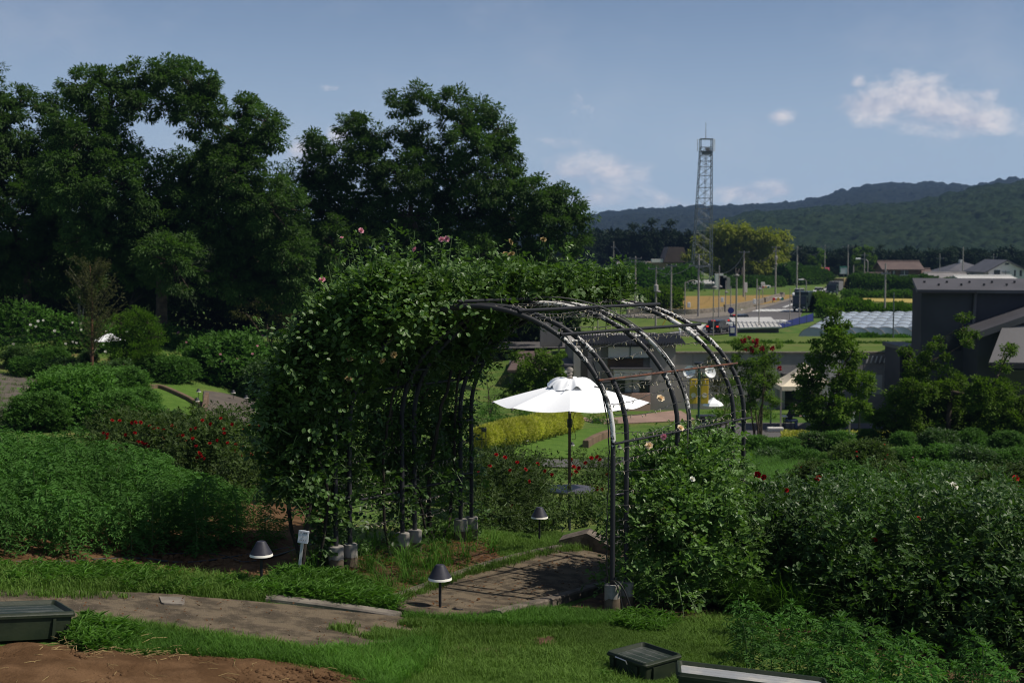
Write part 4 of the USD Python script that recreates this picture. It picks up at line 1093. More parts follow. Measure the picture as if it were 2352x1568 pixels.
pole('slim dark pole in front of the truck, left', 1836, 658, 733, .08)
pole('street lamp pole just right of the truck', 1851, 643, 717, .1, lamp=-.5)
P_['i'] = pole('utility pole with a slant stay behind the road end', 1894, 562, 642, .17, [(.93, 2.2)])
pole('short pole left of the flags at the road end', 1887, 608, 641, .12)
P_['j'] = pole('tall utility pole that carries the road direction sign', 1947, 562, 645, .2, [(.93, 3.0)])
pole('short thick pole right of the road direction sign', 1960, 609, 645, .2)
P_['k'] = pole('utility pole behind the curved street lamp', 1985, 580, 640, .18, [(.9, 2.4)])
P_['l'] = pole('wooden looking utility pole in the yellow field, in front of the brown house', 2032, 605, 733, .14, [(.82, 1.1)])
pole('bluish metal post rising in front of the plastic tunnels', 2051, 671, 800, .075, mat='tower_steel')
pole('tall plain concrete pole above the flat roofed building', 2211, 567, 640, .2)
pole('distant pole with a small crossarm over the tiled house, left', 2158, 582, 640, .14, [(.8, 2.2)])
pole('distant pole with a small crossarm over the tiled house, right', 2281, 582, 640, .12, [(.85, 1.8)])
pole('low pole with insulators in front of the white house', 2309, 621, 650, .12, [(.85, 1.8)])
pole('grey pole left of the speaker post, behind the arch', 1326, 700, 783, .09, z=PLAIN)
pole('small pole behind the arch hoops in the meadow', 1373, 735, 778, .07, z=PLAIN)
def wire_between(a, b, label, sag, fa=.95, fb=.95, n=14):
    (g0, h0), (g1, h1) = P_[a], P_[b]
    p, q = g0 + [0, -.14, h0 * fa], g1 + [0, -.14, h1 * fb]
    u = np.linspace(0, 1, n)[:, None]
    pts = p * (1 - u) + q * u - np.array([0, 0, sag]) * 4 * u * (1 - u)
    solo('overhead_wire', tube(pts, .022, 4), 'wire', label, 'wire')
for a, b, lab, s in [('a', 'b', 'thin wire from the slim pole by the wood to the pole at the grey roof', .8), ('b', 'e', 'wire sagging from the grey roof pole to the pole before the tower', 1.0), ('c', 'e', 'wire from the transformer pole to the pole before the tower', .8), ('e', 'f', 'wire sagging across the dark bamboo foot from the tower pole', 2.0),
                     ('f', 'g', 'wire across the front of the bamboo grove', 1.4), ('g', 'h', 'wire at the right part of the bamboo grove', 1.2), ('h', 'i', 'wire above the far road, left', 1.3), ('i', 'j', 'wire above the far road leading to the sign pole', 1.3), ('j', 'k', 'wire from the sign pole to the pole behind the curved lamp', .8), ('d', 'c', 'wire from the yellow staked pole to the transformer pole', .6)]:
    wire_between(a, b, lab, s)
# lamps, signals and signs by the road
g = on_plain(1993, 640)
t = thing('street_lamp', 'curved neck street lamp left of the brown house', 'street lamp', loc=g)
s_ = g[1] / F
part(t, 'pole', tube(spline([(0, 0, 0), (0, 0, 32 * s_), (-3 * s_, 0, 43 * s_), (-20 * s_, 0, 46 * s_)], 16), .1, 6), 'pole_concrete', True)
part(t, 'lamp_head', rbox(1.0, .4, .3, .1, (-23 * s_, 0, 46 * s_)), 'white_paint')
g = on_plain(1766, 690)
t = thing('traffic_signal', 'horizontal traffic signal on an arm before the bamboo, left of the lamp hung pole', 'traffic light', loc=(P_['g'][0][0], P_['g'][0][1], P_['g'][0][2]))
hz = Z(658.5, P_['g'][0][1]) - PLAIN
part(t, 'arm', tube([(-.1, -.2, hz), (-2.6, -.2, hz + .05)], .05, 5), 'pole_concrete')
hd = part(t, 'signal_head', rbox(1.25, .2, .42, .08, (-1.4, -.3, hz)), 'wall_white')
for k in range(3):
    part(hd, 'lens', lathe([(0, 0), (.14, 0), (.15, .05), (0, .05)], 12).apply_transform(trimesh.transformations.rotation_matrix(math.pi / 2, (1, 0, 0))).apply_translation((-1.4 + .38 * (k - 1), -.41, hz)), ['lamp_red', 'yellow', 'sign_green'][k])
g = on_plain(1775, 697)
t = thing('traffic_signal', 'low white row of signal lamps at the head of the bank by the road', 'traffic light', loc=g)
s_ = g[1] / F
part(t, 'post', tube([(0, 0, 0), (0, 0, 9 * s_)], .06, 6), 'pole_concrete')
hd = part(t, 'signal_head', rbox(25 * s_, .3, 7 * s_, .1, (.6, 0, 11 * s_)), 'wall_white')
for k in range(3):
    part(hd, 'lens', lathe([(0, 0), (.18, 0), (.18, .05), (0, .05)], 12).apply_transform(trimesh.transformations.rotation_matrix(math.pi / 2, (1, 0, 0))).apply_translation((.6 + .5 * (k - 1), -.16, 11 * s_)), ['lamp_red', 'yellow', 'sign_green'][k])
def board(label, px, py, w, h, foot, mat, name='road_sign', posts=1, rim=None):
    g = on_plain(px, foot)
    d = g[1]
    s = d / F
    t = thing(name, label, 'sign', loc=g)
    zc = Z(py, d) - PLAIN
    part(t, 'board', rbox(w * s, .1, h * s, .03, (0, 0, zc)), mat)
    if rim:
        part(t, 'rim', cat([box(w * s, .03, .18 * h * s, (0, -.07, zc + .41 * h * s)), box(.1 * w * s, .03, .64 * h * s, (-.45 * w * s, -.07, zc))]), rim)
    for k in range(posts):
        x = 0 if posts == 1 else (-.35 + .7 * k) * w * s
        part(t, 'post', tube([(x, .1, 0), (x, .1, zc + .3 * h * s)], .05, 6), 'pole_concrete')
    return t, d, zc
board('green edged pale direction sign beside the tall pole at the road end', 1938, 620, 19, 18, 645, 'glass_light', rim='sign_green')
board('upright white information panel on the dry field bank', 1712.5, 660, 7, 23, 692, 'wall_white')
board('small white plate hung left of the traffic signal', 1752, 651, 9, 7, 690, 'wall_white')
board('small dark grey plate at the bank right of the low signal', 1795, 673, 8, 5, 690, 'grey_panel')
board('big plain grey board on green posts behind the top of the arch', 1266, 768, 52, 56, 812, 'roof_grey', posts=2)
t, d, zc = board('blue and white banner sign between the two dark cars', 1682, 764, 15, 30, 784, 'net_blue')
part(t, 'white_field', box(10 * d / F, .02, 12 * d / F, (0, -.063, zc + 6 * d / F)), 'wall_white')
for lab, px, m, tp in [('white roadside flag banner at the far end of the road', 1873, 'wall_white', 622), ('yellow roadside flag banner at the far end of the road', 1881, 'yellow', 614), ('pink roadside flag banner at the far end of the road', 1894.5, 'pink_flag', 614)]:
    g = on_plain(px, 644)
    s = g[1] / F
    t = thing('flag_banner', lab, 'flag', loc=g)
    hh = (644 - tp) * s
    part(t, 'pole', tube([(0, 0, 0), (0, 0, hh)], .04, 5), 'pole_concrete')
    fl = np.linspace(0, 1, 8)
    v = np.vstack([np.c_[np.full(8, .05), .06 * np.sin(fl * 7), hh * (.25 + .75 * fl)], np.c_[.05 + .9 + .12 * np.sin(fl * 5), .12 * np.cos(fl * 6), hh * (.28 + .72 * fl)]])
    i = np.arange(7)
    part(t, 'cloth', trimesh.Trimesh(v, np.vstack([np.c_[i, i + 8, i + 9], np.c_[i, i + 9, i + 1]]), process=False), m)
for lab, px, dx in [('leaning yellow guy stake left of the plain utility pole', 1530, .35), ('leaning yellow guy stake right of the plain utility pole', 1552, -.35)]:
    g = on_plain(px, 748)
    solo('guy_stake', tube([g + [-dx, 0, 0], g + [dx, 0, 1.25]], .05, 6), 'yellow', lab, 'stake')
# guard rail on the near road
a, b = on_plain(1560, 770), on_plain(1672, 764)
t = thing('guard_rail', 'white guard rail along the near road below the black car', 'guard rail')
part(t, 'beam', quad(a + [0, 0, .45], b + [0, 0, .45], b + [0, 0, .75], a + [0, 0, .75], .06), 'white_paint')
for f in np.linspace(0.02, .98, 7):
    q = a + (b - a) * f
    part(t, 'post', tube([q + [0, .05, 0], q + [0, .05, .7]], .06, 6), 'white_paint')
part(t, 'end_plate', rbox(.5, .12, .8, .05, b + [.1, 0, .42]), 'white_paint')

# --- vehicles
def wheel(t, x, y, r=.33, w=.22):
    tm = trimesh.transformations.rotation_matrix(math.pi / 2, (1, 0, 0))
    k = part(t, 'wheel', lathe([(.12, 0), (r - .03, 0), (r, .04), (r, w - .04), (r - .03, w), (.12, w)], 16).apply_transform(tm).apply_translation((x, y + w / 2, r)), 'tyre', 40)
    part(k, 'rim', lathe([(0, .0), (.2, .0), (.21, w + .01), (0, w + .01)], 12).apply_transform(tm).apply_translation((x, y + w / 2 + .005, r)), 'chrome')
def car(label, px, foot, heading, body, kind='suv', tail=False, L=4.4, W=1.76, hgt=1.6):
    """a car whose nose points to 'heading' (degrees from +x)"""
    g = on_plain(px, foot)
    t = thing('parked_car' if False else 'car', label, 'car', loc=g + [0, 0, .10], rz=heading, scale=.62)
    hs = hgt
    low = [(-L / 2 + .05, .3), (-L / 2, .55), (-L / 2 + .06, .98), (-.2, 1.02), (L / 2 - 1.15, .98), (L / 2 - .12, .78), (L / 2, .55), (L / 2 - .05, .28)]
    top = [(-L / 2 + .1, .97), (-L / 2 + .45, hs - .06), (-L / 2 + .9, hs), (.35, hs), (L / 2 - 1.2, .97)] if kind == 'suv' else [(-L / 2 + .5, .97), (-L / 2 + 1.1, hs - .05), (.2, hs), (L / 2 - 1.3, .97)]
    bd = prism(low, -W / 2, W / 2)
    tp = prism(top, -W / 2 + .12, W / 2 - .12)
    part(t, 'body', cat([bd]), body)
    part(t, 'roof', prism([(top[1][0], top[1][1] - .04), (top[1][0] + .02, top[1][1] + .02), (top[-2][0] - .02, hs + .02), (top[-2][0] + .05, hs - .05)], -W / 2 + .13, W / 2 - .13), body)
    part(t, 'glasshouse', tp.apply_scale([.985, .985, .995]), 'glass_dark')
    for sx in (-1, 1):
        for sy in (-1, 1):
            wheel(t, sx * L * .3, sy * (W / 2 - .1))
    for sy in (-1, 1):
        part(t, 'tail_light', rbox(.08, .3, .16, .02, (-L / 2 + .01, sy * (W / 2 - .22), .86)), 'tail_lamp' if tail else 'lamp_red')
        part(t, 'headlight', rbox(.1, .34, .14, .02, (L / 2 - .1, sy * (W / 2 - .24), .70)), 'chrome')
        part(t, 'door_mirror', rbox(.12, .2, .14, .03, (L / 2 - 1.5, sy * (W / 2 + .08), 1.02)), body)
    part(t, 'number_plate', rbox(.03, .34, .17, .01, (-L / 2 - .005, 0, .62)), 'number_plate')
    if tail:
        part(t, 'brake_light', rbox(.05, .5, .06, .02, (-L / 2 + .36, 0, hs - .02)), 'tail_lamp')
    return t
car('black hatchback with its brake lights lit, driving away on the near road', 1650, 766, 62, 'car_black', tail=True)
car('dark navy car with lit brake lights waiting at the near zebra crossing', 1703, 751, 50, 'car_navy', tail=True)
car('white car coming down the far road', 1880, 678, 245, 'car_white', kind='sedan')
car('small white van behind the cab of the dark truck', 1834, 684, 245, 'car_white', hgt=1.8)
def truck(label, px, foot, heading, cabm, boxm, L=6.5, W=2.2, hcab=2.3, hbox=2.9):
    g = on_plain(px, foot)
    t = thing('truck', label, 'truck', loc=g + [0, 0, .10], rz=heading, scale=.62)
    part(t, 'cab', prism([(L / 2 - 1.7, .5), (L / 2, .5), (L / 2, 1.3), (L / 2 - .25, hcab), (L / 2 - 1.7, hcab)], -W / 2, W / 2), cabm)
    part(t, 'windscreen', quad((L / 2 + .02, -W / 2 + .15, 1.35), (L / 2 + .02, W / 2 - .15, 1.35), (L / 2 - .2, W / 2 - .15, hcab - .15), (L / 2 - .2, -W / 2 + .15, hcab - .15), .04), 'glass_dark')
    part(t, 'side_window', cat([box(.8, .04, .6, (L / 2 - .95, s * (W / 2 + .015), hcab - .55)) for s in (-1, 1)]), 'glass_dark')
    part(t, 'cargo_box', rbox(L - 1.9, W + .1, hbox - .9, .05, (-.95, 0, .9 + (hbox - .9) / 2)), boxm)
    part(t, 'chassis', box(L - .6, W * .6, .25, (-.2, 0, .72)), 'tyre')
    for sx in (-.62, .62):
        for sy in (-1, 1):
            wheel(t, sx * L / 2, sy * (W / 2 - .12), .42, .26)
    for sy in (-1, 1):
        part(t, 'headlight', rbox(.08, .34, .18, .03, (L / 2 + .01, sy * (W / 2 - .3), .78)), 'chrome')
        part(t, 'door_mirror', rbox(.08, .22, .36, .04, (L / 2 - .1, sy * (W / 2 + .2), 1.75)), 'tyre')
    part(t, 'number_plate', rbox(.03, .4, .2, .01, (L / 2 + .02, 0, .62)), 'number_plate')
truck('big dark green truck waiting at the far zebra crossing', 1844, 717, 248, 'truck_green', 'truck_green', hcab=2.7, hbox=3.3)
truck('dark truck with a pale front further up the road', 1917, 678, 242, 'truck_green', 'grey_panel', L=5.5)
truck('olive loaded truck at the top of the visible road, behind the other truck', 1930, 668, 242, 'truck_green', 'wall_tan', L=6.0)
# ------------------------------------------------------------------ the rose arch
AL0, AR0 = np.array([-1.80, 14.37]), np.array([0.985, 13.76])      # feet of the nearest hoop
DL, DR = np.array([1.20, 2.05]), np.array([1.50, 2.10])            # from the first pair of hoops to the third
hoops = []
for i in range(3):
    for j in range(2):
        s = i / 2 + j * .10
        l, r = AL0 + DL * s, AR0 + DR * s
        hoops.append((s, l, r))
def hoop_pts(l, r, n=56, grow=0.0, foot=0.0):
    zl, zr = float(H(*l)), float(H(*r))
    c, hw = (l + r) / 2, np.linalg.norm(r - l) / 2
    e = (r - l) / (2 * hw)
    zs = CAMZ - 1.90 - .015 * (l[1] - 14.37)
    rise = 1.29
    t = np.linspace(0, 1, n)
    a = np.pi * (1 - (np.clip(t, .22, .78) - .22) / .56)
    pts = np.c_[c + np.outer((hw + grow) * np.cos(a), e), zs + (rise + grow) * np.sin(a)]
    lo, hi = t < .22, t > .78
    pts[lo] = np.c_[np.tile(l - e * grow, (lo.sum(), 1)), zl + foot + (zs - zl - foot) * t[lo] / .22]
    pts[hi] = np.c_[np.tile(r + e * grow, (hi.sum(), 1)), zr + foot + (zs - zr - foot) * (1 - t[hi]) / .22]
    return pts
arch = thing('garden_arch', 'black steel garden arch with flaking white paint, straddling the asphalt path', 'garden arch')
for s, l, r in hoops:
    part(arch, 'hoop', tube(hoop_pts(l, r, foot=.2), .0255, 10), 'peeling_paint', True)
for s, l, r in hoops:
    for q in (l, r):
        z = float(H(*q))
        foot = lathe([(0, -.25), (.078, -.25), (.078, .295), (.072, .302), (0, .302)], 18)
        pth = part(arch, 'concrete_foot', foot.apply_translation((0, 0, 0)), 'pier', 40)
        UsdGeom.Xformable(stage.GetPrimAtPath(pth)).AddTranslateOp().Set((float(q[0]), float(q[1]), z))
def along_arch(t, s0, s1, grow, n=8):
    """a point row that runs lengthwise on the arch at hoop parameter t"""
    pts = []
    for s in np.linspace(s0, s1, n):
        h = hoop_pts(AL0 + DL * s, AR0 + DR * s, n=201, grow=grow, foot=.2)
        pts.append(h[int(round(t * 200))])
    return np.array(pts)
S1 = 1.10
for t, mat, rad in [(.09, 'black_steel', .015), (.27, 'black_steel', .015), (.38, 'black_steel', .016), (.49, 'black_steel', .017), (.565, 'black_steel', .018), (.627, 'black_steel', .017), (.698, 'rust', .012), (.787, 'black_steel', .012)]:
    part(arch, 'cross_rail', tube(along_arch(t, -.03, S1 + .03, .045), rad, 8), mat, True)
for i in range(3):
    for t in (.10, .20, .30, .40, .50, .568, .63, .70, .86, .92):
        pts = along_arch(t, i / 2, i / 2 + .10, -.02, 3)
        part(arch, 'short_bar', tube(pts, .013, 6), 'peeling_paint' if t > .45 else 'black_steel', True)

# string lights: thin wires running to and fro across the hoops with little bulbs
lights = thing('string_lights', 'dark wire string lights with cream bulbs strung across the right half of the arch', 'string lights')
R = np.random.default_rng(31)
bulbs = []
def bulb_at(p, R):
    d = unit(np.array([R.normal(0, .6), R.normal(0, .5), -1.0 + R.normal(0, .5)]))
    a, b = p, p + d * .035
    bulbs.append(tube([a, a + d * .010, a + d * .012, b], [.0035, .0035, .0058, .0035], 5))
twigs = []
LH = [hoop_pts(AL0 + DL * q, AR0 + DR * q, n=241, grow=.03, foot=.2) for q in np.linspace(0, 1.085, 60)]
ts = np.concatenate([np.linspace(.52, .93, 26), np.linspace(.035, .17, 9)])
for k, t in enumerate(ts):
    n = 60
    ss = np.linspace(-.0, 1.085, n)
    wob = R.uniform(-.012, .012) + .006 * np.sin(ss * R.uniform(3, 7) + R.uniform(0, 6))
    sag = R.uniform(.0, .028) * np.abs(np.sin(np.pi * ((ss + .02) % .5) / .5)) + .012 * meshkit.noise(np.c_[ss * 9, np.full(n, t * 40), np.zeros(n)], 3)
    row = []
    hp = {}
    for h, w, g in zip(LH, wob, sag):
        x = np.clip((t + w) * 240, 0, 239)
        a, f = int(x), x - int(x)
        row.append(h[a] * (1 - f) + h[a + 1] * f - np.array([0, 0, g * (1 if .3 < t < .75 else .5)]))
    row = np.array(row) + R.normal(0, .004, (n, 3))
    part(lights, 'wire', tube(row, .0038, 4), 'wire')
    for q in np.arange(1, n, 2):
        if R.random() < .75:
            bulb_at(row[q], R)
part(lights, 'bulbs', cat(bulbs), 'bulb', True, kind='stuff')
pts = hoop_pts(AL0 + DL * .55, AR0 + DR * .55, n=80, grow=.06, foot=.2)
cab = [pts[i] + np.r_[DR * (-.0) + (DR / 2.5) * (.35 * (1 - i / 79) - .1), 0] for i in range(36, 78)]
solo('cable', tube(spline(cab, 60), .007, 6), 'cable_grey', 'loose grey cable drooping over the middle hoops of the arch', 'cable')
foot = np.r_[AR0, float(H(*AR0))]
cb = thing('power_cord', 'black power cords hanging over the concrete foot at the near right leg of the arch', 'cord')
for k in range(2):
    pp = [foot + [-.03 + .02 * k, -.04, .34], foot + [.05 + .05 * k, -.1, .28], foot + [.09 + .08 * k, -.12, .1], foot + [.12 + .1 * k, -.14, .02], foot + [.28 + .1 * k, -.2, .02]]
    part(cb, 'cord', tube(spline(pp, 24), .008, 5), 'wire', True)
solo('power_cord', tube(spline([foot + [-.045, -.02, .32], foot + [-.06, -.03, .9], foot + [-.045, -.03, 1.5], foot + [-.07, -.02, 2.0], foot + [-.2, -.02, 2.5]], 30) + np.random.default_rng(4).normal(0, .004, (30, 3)), .006, 5), 'wire', 'black cord taped up the near right leg of the arch', 'cord')

# climbing rose over the left side and the crown of the arch
R = np.random.default_rng(41)
rose = thing('climbing_rose', 'big climbing rose smothering the left side and top of the garden arch', 'climbing rose')
HP = {s: hoop_pts(AL0 + DL * s, AR0 + DR * s, n=201) for s in np.linspace(-.3, 1.2, 16)}
HK = np.array(sorted(HP))
def arch_pt(t, s):
    s = np.clip(s, -.3, 1.19)
    i = np.clip(((s + .3) / .1).astype(int), 0, 14)
    f = (s + .3) / .1 - i
    A = np.stack([HP[k] for k in HK])
    j = np.clip((t * 200), 0, 199.99)
    jj, g = j.astype(int), (j - j.astype(int))[:, None]
    a = A[i, jj] * (1 - g) + A[i, jj + 1] * g
    b = A[i + 1, jj] * (1 - g) + A[i + 1, jj + 1] * g
    p = a * (1 - f[:, None]) + b * f[:, None]
    cx = (AL0 + AR0) / 2 + np.outer(s, (DL + DR) / 2)
    o = np.c_[p[:, :2] - cx, np.where(t < .22, 0, np.maximum(p[:, 2] - (CAMZ - 1.85), 0))]
    return p, unit(o)
N = 8600
t = R.uniform(.02, .70, N)
s = R.uniform(-.28, 1.18, N)
tmax = .458 + .055 * np.clip(s, -.1, 1.1) + R.normal(0, .012, N)
keep = (t < tmax) & ((t > .13) | (R.random(N) < .28)) 
keep &= ~((t > .455) & (s < .08) & (R.random(N) < .8))
keep &= ~((s > .12) & (t < .30) & (R.random(N) < .62))
t, s = np.r_[t[keep], R.uniform(.22, .452, 1300)], np.r_[s[keep], R.uniform(-.24, -.03, 1300)]
p, o = arch_pt(t, s)
thick = np.where(t < .1, .12, np.where(t < .2, .20, np.where(t < .33, .30, .30))) * np.where(t > .3, 1 - .45 * np.clip(s, 0, 1), 1)
depth = R.uniform(-.08, 1, len(t))
depth[-1300:] = R.uniform(-.3, .9, 1300)
p = p + o * (thick * depth)[:, None] + R.normal(0, .05, p.shape)
d = unit(o * (.5 + .5 * depth[:, None]) + R.normal(0, .55, p.shape) + np.array([0, 0, .35])[None] * (t > .25)[:, None])
L = R.uniform(.16, .42, len(t)) * np.where(t > .33, .78, .85)
cl_ = np.array([CX + q[0] / q[1] * F for q in p]), np.array([560 - (q[2] - CAMZ) / q[1] * F for q in p])
clear = (cl_[0] > 610) & (cl_[0] < 740) & (cl_[1] > 1150) & (p[:, 1] < 14.3)
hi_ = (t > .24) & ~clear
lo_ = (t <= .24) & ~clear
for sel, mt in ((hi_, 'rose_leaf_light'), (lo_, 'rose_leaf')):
    lm, sm = shoots(p[sel], d[sel], L[sel], R, k=6, leaf=.060, wide=.82)
    part(rose, 'foliage', lm, mt, kind='stuff')
    part(rose, 'twigs', sm, 'green_stem', kind='stuff')
# long shoots standing above the crown
tops = [(780, 548, 14.6), (800, 585, 14.8), (915, 508, 15.0), (830, 535, 14.4), (942, 570, 14.9), (1003, 512, 15.1), (1020, 548, 15.2), (1120, 560, 15.3), (870, 590, 14.7), (1165, 545, 15.3), (1062, 575, 15.0),
        (1250, 562, 15.5), (1305, 547, 15.7), (1298, 575, 15.6), (1400, 600, 16.0), (1425, 640, 15.9), (740, 645, 14.2), (700, 665, 14.2), (690, 720, 14.0), (580, 740, 14.0), (610, 830, 13.9), (590, 950, 13.6), (660, 880, 13.9), (570, 1000, 13.7), (760, 615, 14.5), (1200, 575, 15.3), (1345, 580, 15.8)]
tops += [(x_, np.interp(x_, [700, 800, 920, 1020, 1150, 1300, 1430], [660, 570, 540, 552, 590, 610, 650]) + R.uniform(-12, 22), np.interp(x_, [700, 1430], [14.2, 16.1]) + R.uniform(-.3, .3)) for x_ in np.linspace(715, 1425, 30)]
bp, bd, bl = [], [], []
for px, py, dd in tops:
    tip = P(px, py, dd)
    low = tip + np.array([R.uniform(-.08, .08) + (.30 if px < 720 else 0), R.uniform(-.05, .1), -R.uniform(.45, .6) * (1 if px > 720 else .35)])
    bp.append(low); bd.append(tip - low + [0, 0, .02]); bl.append(np.linalg.norm(tip - low) * 1.08)
lm2, sm2 = shoots(bp, bd, np.array(bl), R, k=9, leaf=.05, wide=.74, droop=.1, stem_r=.0045)
part(rose, 'long_shoots', lm2, 'rose_leaf_light', kind='stuff')
part(rose, 'shoot_stems', sm2, 'green_stem', kind='stuff')
# a few hundred of the leaves in front, each its own
front = [(720, 760), (800, 740), (900, 720), (960, 700), (1000, 735), (820, 830), (760, 900), (700, 830), (1060, 720), (880, 790), (745, 990), (720, 1090), (770, 1160), (830, 700), (660, 760)]
k = 0
for px, py in front:
    for q in range(20):
        dd = R.uniform(13.35, 13.7)
        pos = P(px + R.normal(0, 34), py + R.normal(0, 26), dd)
        ax = np.array([R.normal(0, .7), -.3 + R.normal(0, .4), -.45 + R.normal(0, .4)])
        part(rose, 'leaf', leaves(pos[None], ax[None], unit(np.array([[.25 + R.normal(0, .3), -.6, .8]])), R.uniform(.045, .063), R.uniform(.035, .048)), 'rose_leaf_light' if R.random() < .6 else 'rose_leaf')
# woody stems
for a, b, c, r0 in [((690, 1255, 14.0), (735, 1020, 14.2), (770, 930, 14.3), .028), ((700, 1262, 14.3), (660, 1100, 14.1), (690, 950, 14.0), .022), ((1000, 1240, 16.1), (985, 1120, 16.0), (1010, 960, 15.8), .03),
                    ((1035, 1235, 16.3), (970, 1160, 16.2), (955, 1010, 16.0), .024), ((1010, 1240, 16.2), (1040, 1100, 16.4), (1050, 900, 16.3), .022), ((740, 1262, 14.4), (760, 1100, 14.5), (800, 900, 14.6), .02), ((900, 1250, 15.2), (880, 1080, 15.1), (905, 900, 15), .018),
                    ((715, 1258, 14.2), (745, 1085, 14.15), (690, 985, 14.0), .016), ((985, 1238, 16.0), (940, 1090, 15.6), (900, 1000, 15.3), .016)]:
    pa = P(*a)
    pa[2] = float(H(pa[0], pa[1])) - .03
    pts = spline([pa, P(*b), P(*c), P(c[0] + 30, c[1] - 120, c[2])], 22) + R.normal(0, .008, (22, 3))
    part(rose, 'stem', tube(pts, np.linspace(r0, r0 * .5, 22), 7), 'bark_dark', True)

# blooms
def bloom(pos, face, size, R, ring=((.22, 5), (.5, 6), (.85, 7)), mat=None):
    """a rose: rings of cupped petals"""
    face = unit(np.asarray(face, float))
    ref = unit(np.cross(face, [.3, .8, .1]))
    ref2 = np.cross(face, ref)
    out = []
    for r, n in ring:
        a = np.linspace(0, 2 * np.pi, n, endpoint=False) + R.uniform(0, 6)
        o = np.cos(a)[:, None] * ref + np.sin(a)[:, None] * ref2
        ax = o * (r * 1.05) + face * (1.15 - r)
        out.append(leaves(np.repeat(np.asarray(pos)[None], n, 0) + o * size * r * .22, ax, -o * (1.1 - r * .5) + face * r, size * (.62 + .2 * r), size * .85))
    return merge(out)
def put_bloom(parent, px, py, d, size, mat, R, name='bloom', label=None):
    part(parent, name, bloom(P(px, py, d), [R.normal(0, .4), -.7, .6 + R.normal(0, .3)], size, R), mat, label=label)
for px, py, d, sz in [(740, 643, 14.15, .04), (829, 530, 14.35, .036), (1014, 550, 14.9, .036), (1026, 549, 14.9, .04), (952, 573, 14.8, .034), (785, 546, 14.5, .022)]:
    put_bloom(rose, px, py, d, sz, 'pink_petal', R)
for px, py, d in [(1172, 556, 15.2), (1162, 584, 15.1), (1176, 584, 15.1), (1108, 640, 14.9), (1248, 551, 15.4), (803, 825, 13.6), (800, 870, 13.6), (880, 830, 13.7), (905, 815, 13.7)]:
    put_bloom(rose, px, py, d, .042, 'straw', R, 'faded_bloom', 'withered brown bloom')
# ------------------------------------------------------------------ rose bushes near by
def bush_shoots(cen, rad, n, R, up=.45, k=6, leaf=.05, L=(.2, .42), fill=.45, **kw):
    """shoots spread through an ellipsoid, more of them near its skin"""
    u, q = in_ball(n, R)
    q = np.where(R.random(n) < fill, q, R.uniform(.82, 1.0, n))
    wob = 1 + .28 * (meshkit.noise(u * 2.2 + np.asarray(cen), 5) - .5) * 2
    p = np.asarray(cen) + u * (q * wob)[:, None] * np.asarray(rad)
    d = unit(u / np.asarray(rad) * np.mean(rad) + R.normal(0, .5, (n, 3)) + np.array([0, 0, up]))
    return p, d, R.uniform(L[0], L[1], n)
def make_rose(name, label, lobes, R, mat, per=420, leaf=.05, k=6, blooms=(), group=None, upright=(), stems=4, kind='oval', catg='rose bush', leaflets=5, wide=.72):
    t = thing(name, label, catg, group=group)
    ps, ds, ls = [], [], []
    for c, r in lobes:
        n = int(per * (np.prod(r) ** (2 / 3)) / .4)
        p, d, L = bush_shoots(c, r, n, R)
        ok = p[:, 2] > H(p[:, 0], p[:, 1]) + .03
        ps.append(p[ok]); ds.append(d[ok]); ls.append(L[ok])
    lm, sm = shoots(np.vstack(ps), np.vstack(ds), np.concatenate(ls), R, k=k, leaf=leaf, kind=kind, leaflets=leaflets, wide=wide)
    part(t, 'foliage', lm, mat, kind='stuff')
    part(t, 'twigs', sm, 'green_stem', kind='stuff')
    if len(upright):
        b = np.array([u[0] for u in upright]); q = np.array([u[1] for u in upright])
        lm, sm = shoots(b, q - b, np.linalg.norm(q - b, axis=1), R, k=8, leaf=leaf * .95, droop=.05, stem_r=.0045)
        part(t, 'long_shoots', lm, mat, kind='stuff')
        part(t, 'shoot_stems', sm, 'green_stem', kind='stuff')
    c0 = np.asarray(lobes[0][0])
    for i in range(stems):
        a = c0 + R.normal(0, .12, 3)
        a[2] = float(H(a[0], a[1])) - .03
        b = c0 + R.normal(0, .3, 3) * np.asarray(lobes[0][1])
        part(t, 'stem', tube(spline([a, (a + b) / 2 + R.normal(0, .06, 3), b], 8), np.linspace(.018, .008, 8), 5), 'stem', True)
    for px, py, d, sz, bm in blooms:
        put_bloom(t, px, py, d, sz, bm, R)
    return t
def ups(lst, h=.4):
    return [(P(px, py, d) - [R2.uniform(-.06, .06), 0, h], P(px, py, d)) for px, py, d in lst]
R2 = np.random.default_rng(51)
def E(px, py, d, rx, rz, ry=None):
    """ellipsoid seen at (px, py), d metres ahead, rx and rz in picture units"""
    k = d / F
    return (P(px, py, d), (rx * k, (ry if ry is not None else (rx + rz) / 2 * k), rz * k))
make_rose('rose_bush', 'pale leaved climbing rose bush on the right legs of the arch with cream blooms', [E(1570, 1160, 14.9, 120, 120, .5), E(1520, 1250, 14.3, 100, 140, .45), E(1635, 1085, 15.6, 60, 75, .4), E(1500, 1105, 14.8, 45, 60, .3), E(1615, 1255, 14.6, 100, 125, .5), E(1560, 1075, 15.2, 75, 55, .4)],
          R2, 'rose_leaf_light', per=400, leaf=.056, wide=.82, blooms=[(1517, 915, 14.6, .05, 'cream_petal'), (1491, 1024, 14.2, .05, 'cream_petal'), (1563, 983, 14.6, .045, 'cream_petal'), (1525, 1003, 14.3, .04, 'pink_petal'), (1590, 1100, 14.1, .035, 'white_petal')],
          upright=ups([(1640, 950, 15.5), (1600, 960, 15.2), (1530, 965, 14.7), (1500, 985, 14.5), (1670, 985, 15.6), (1480, 1120, 14.1), (1455, 1170, 14.0)]))
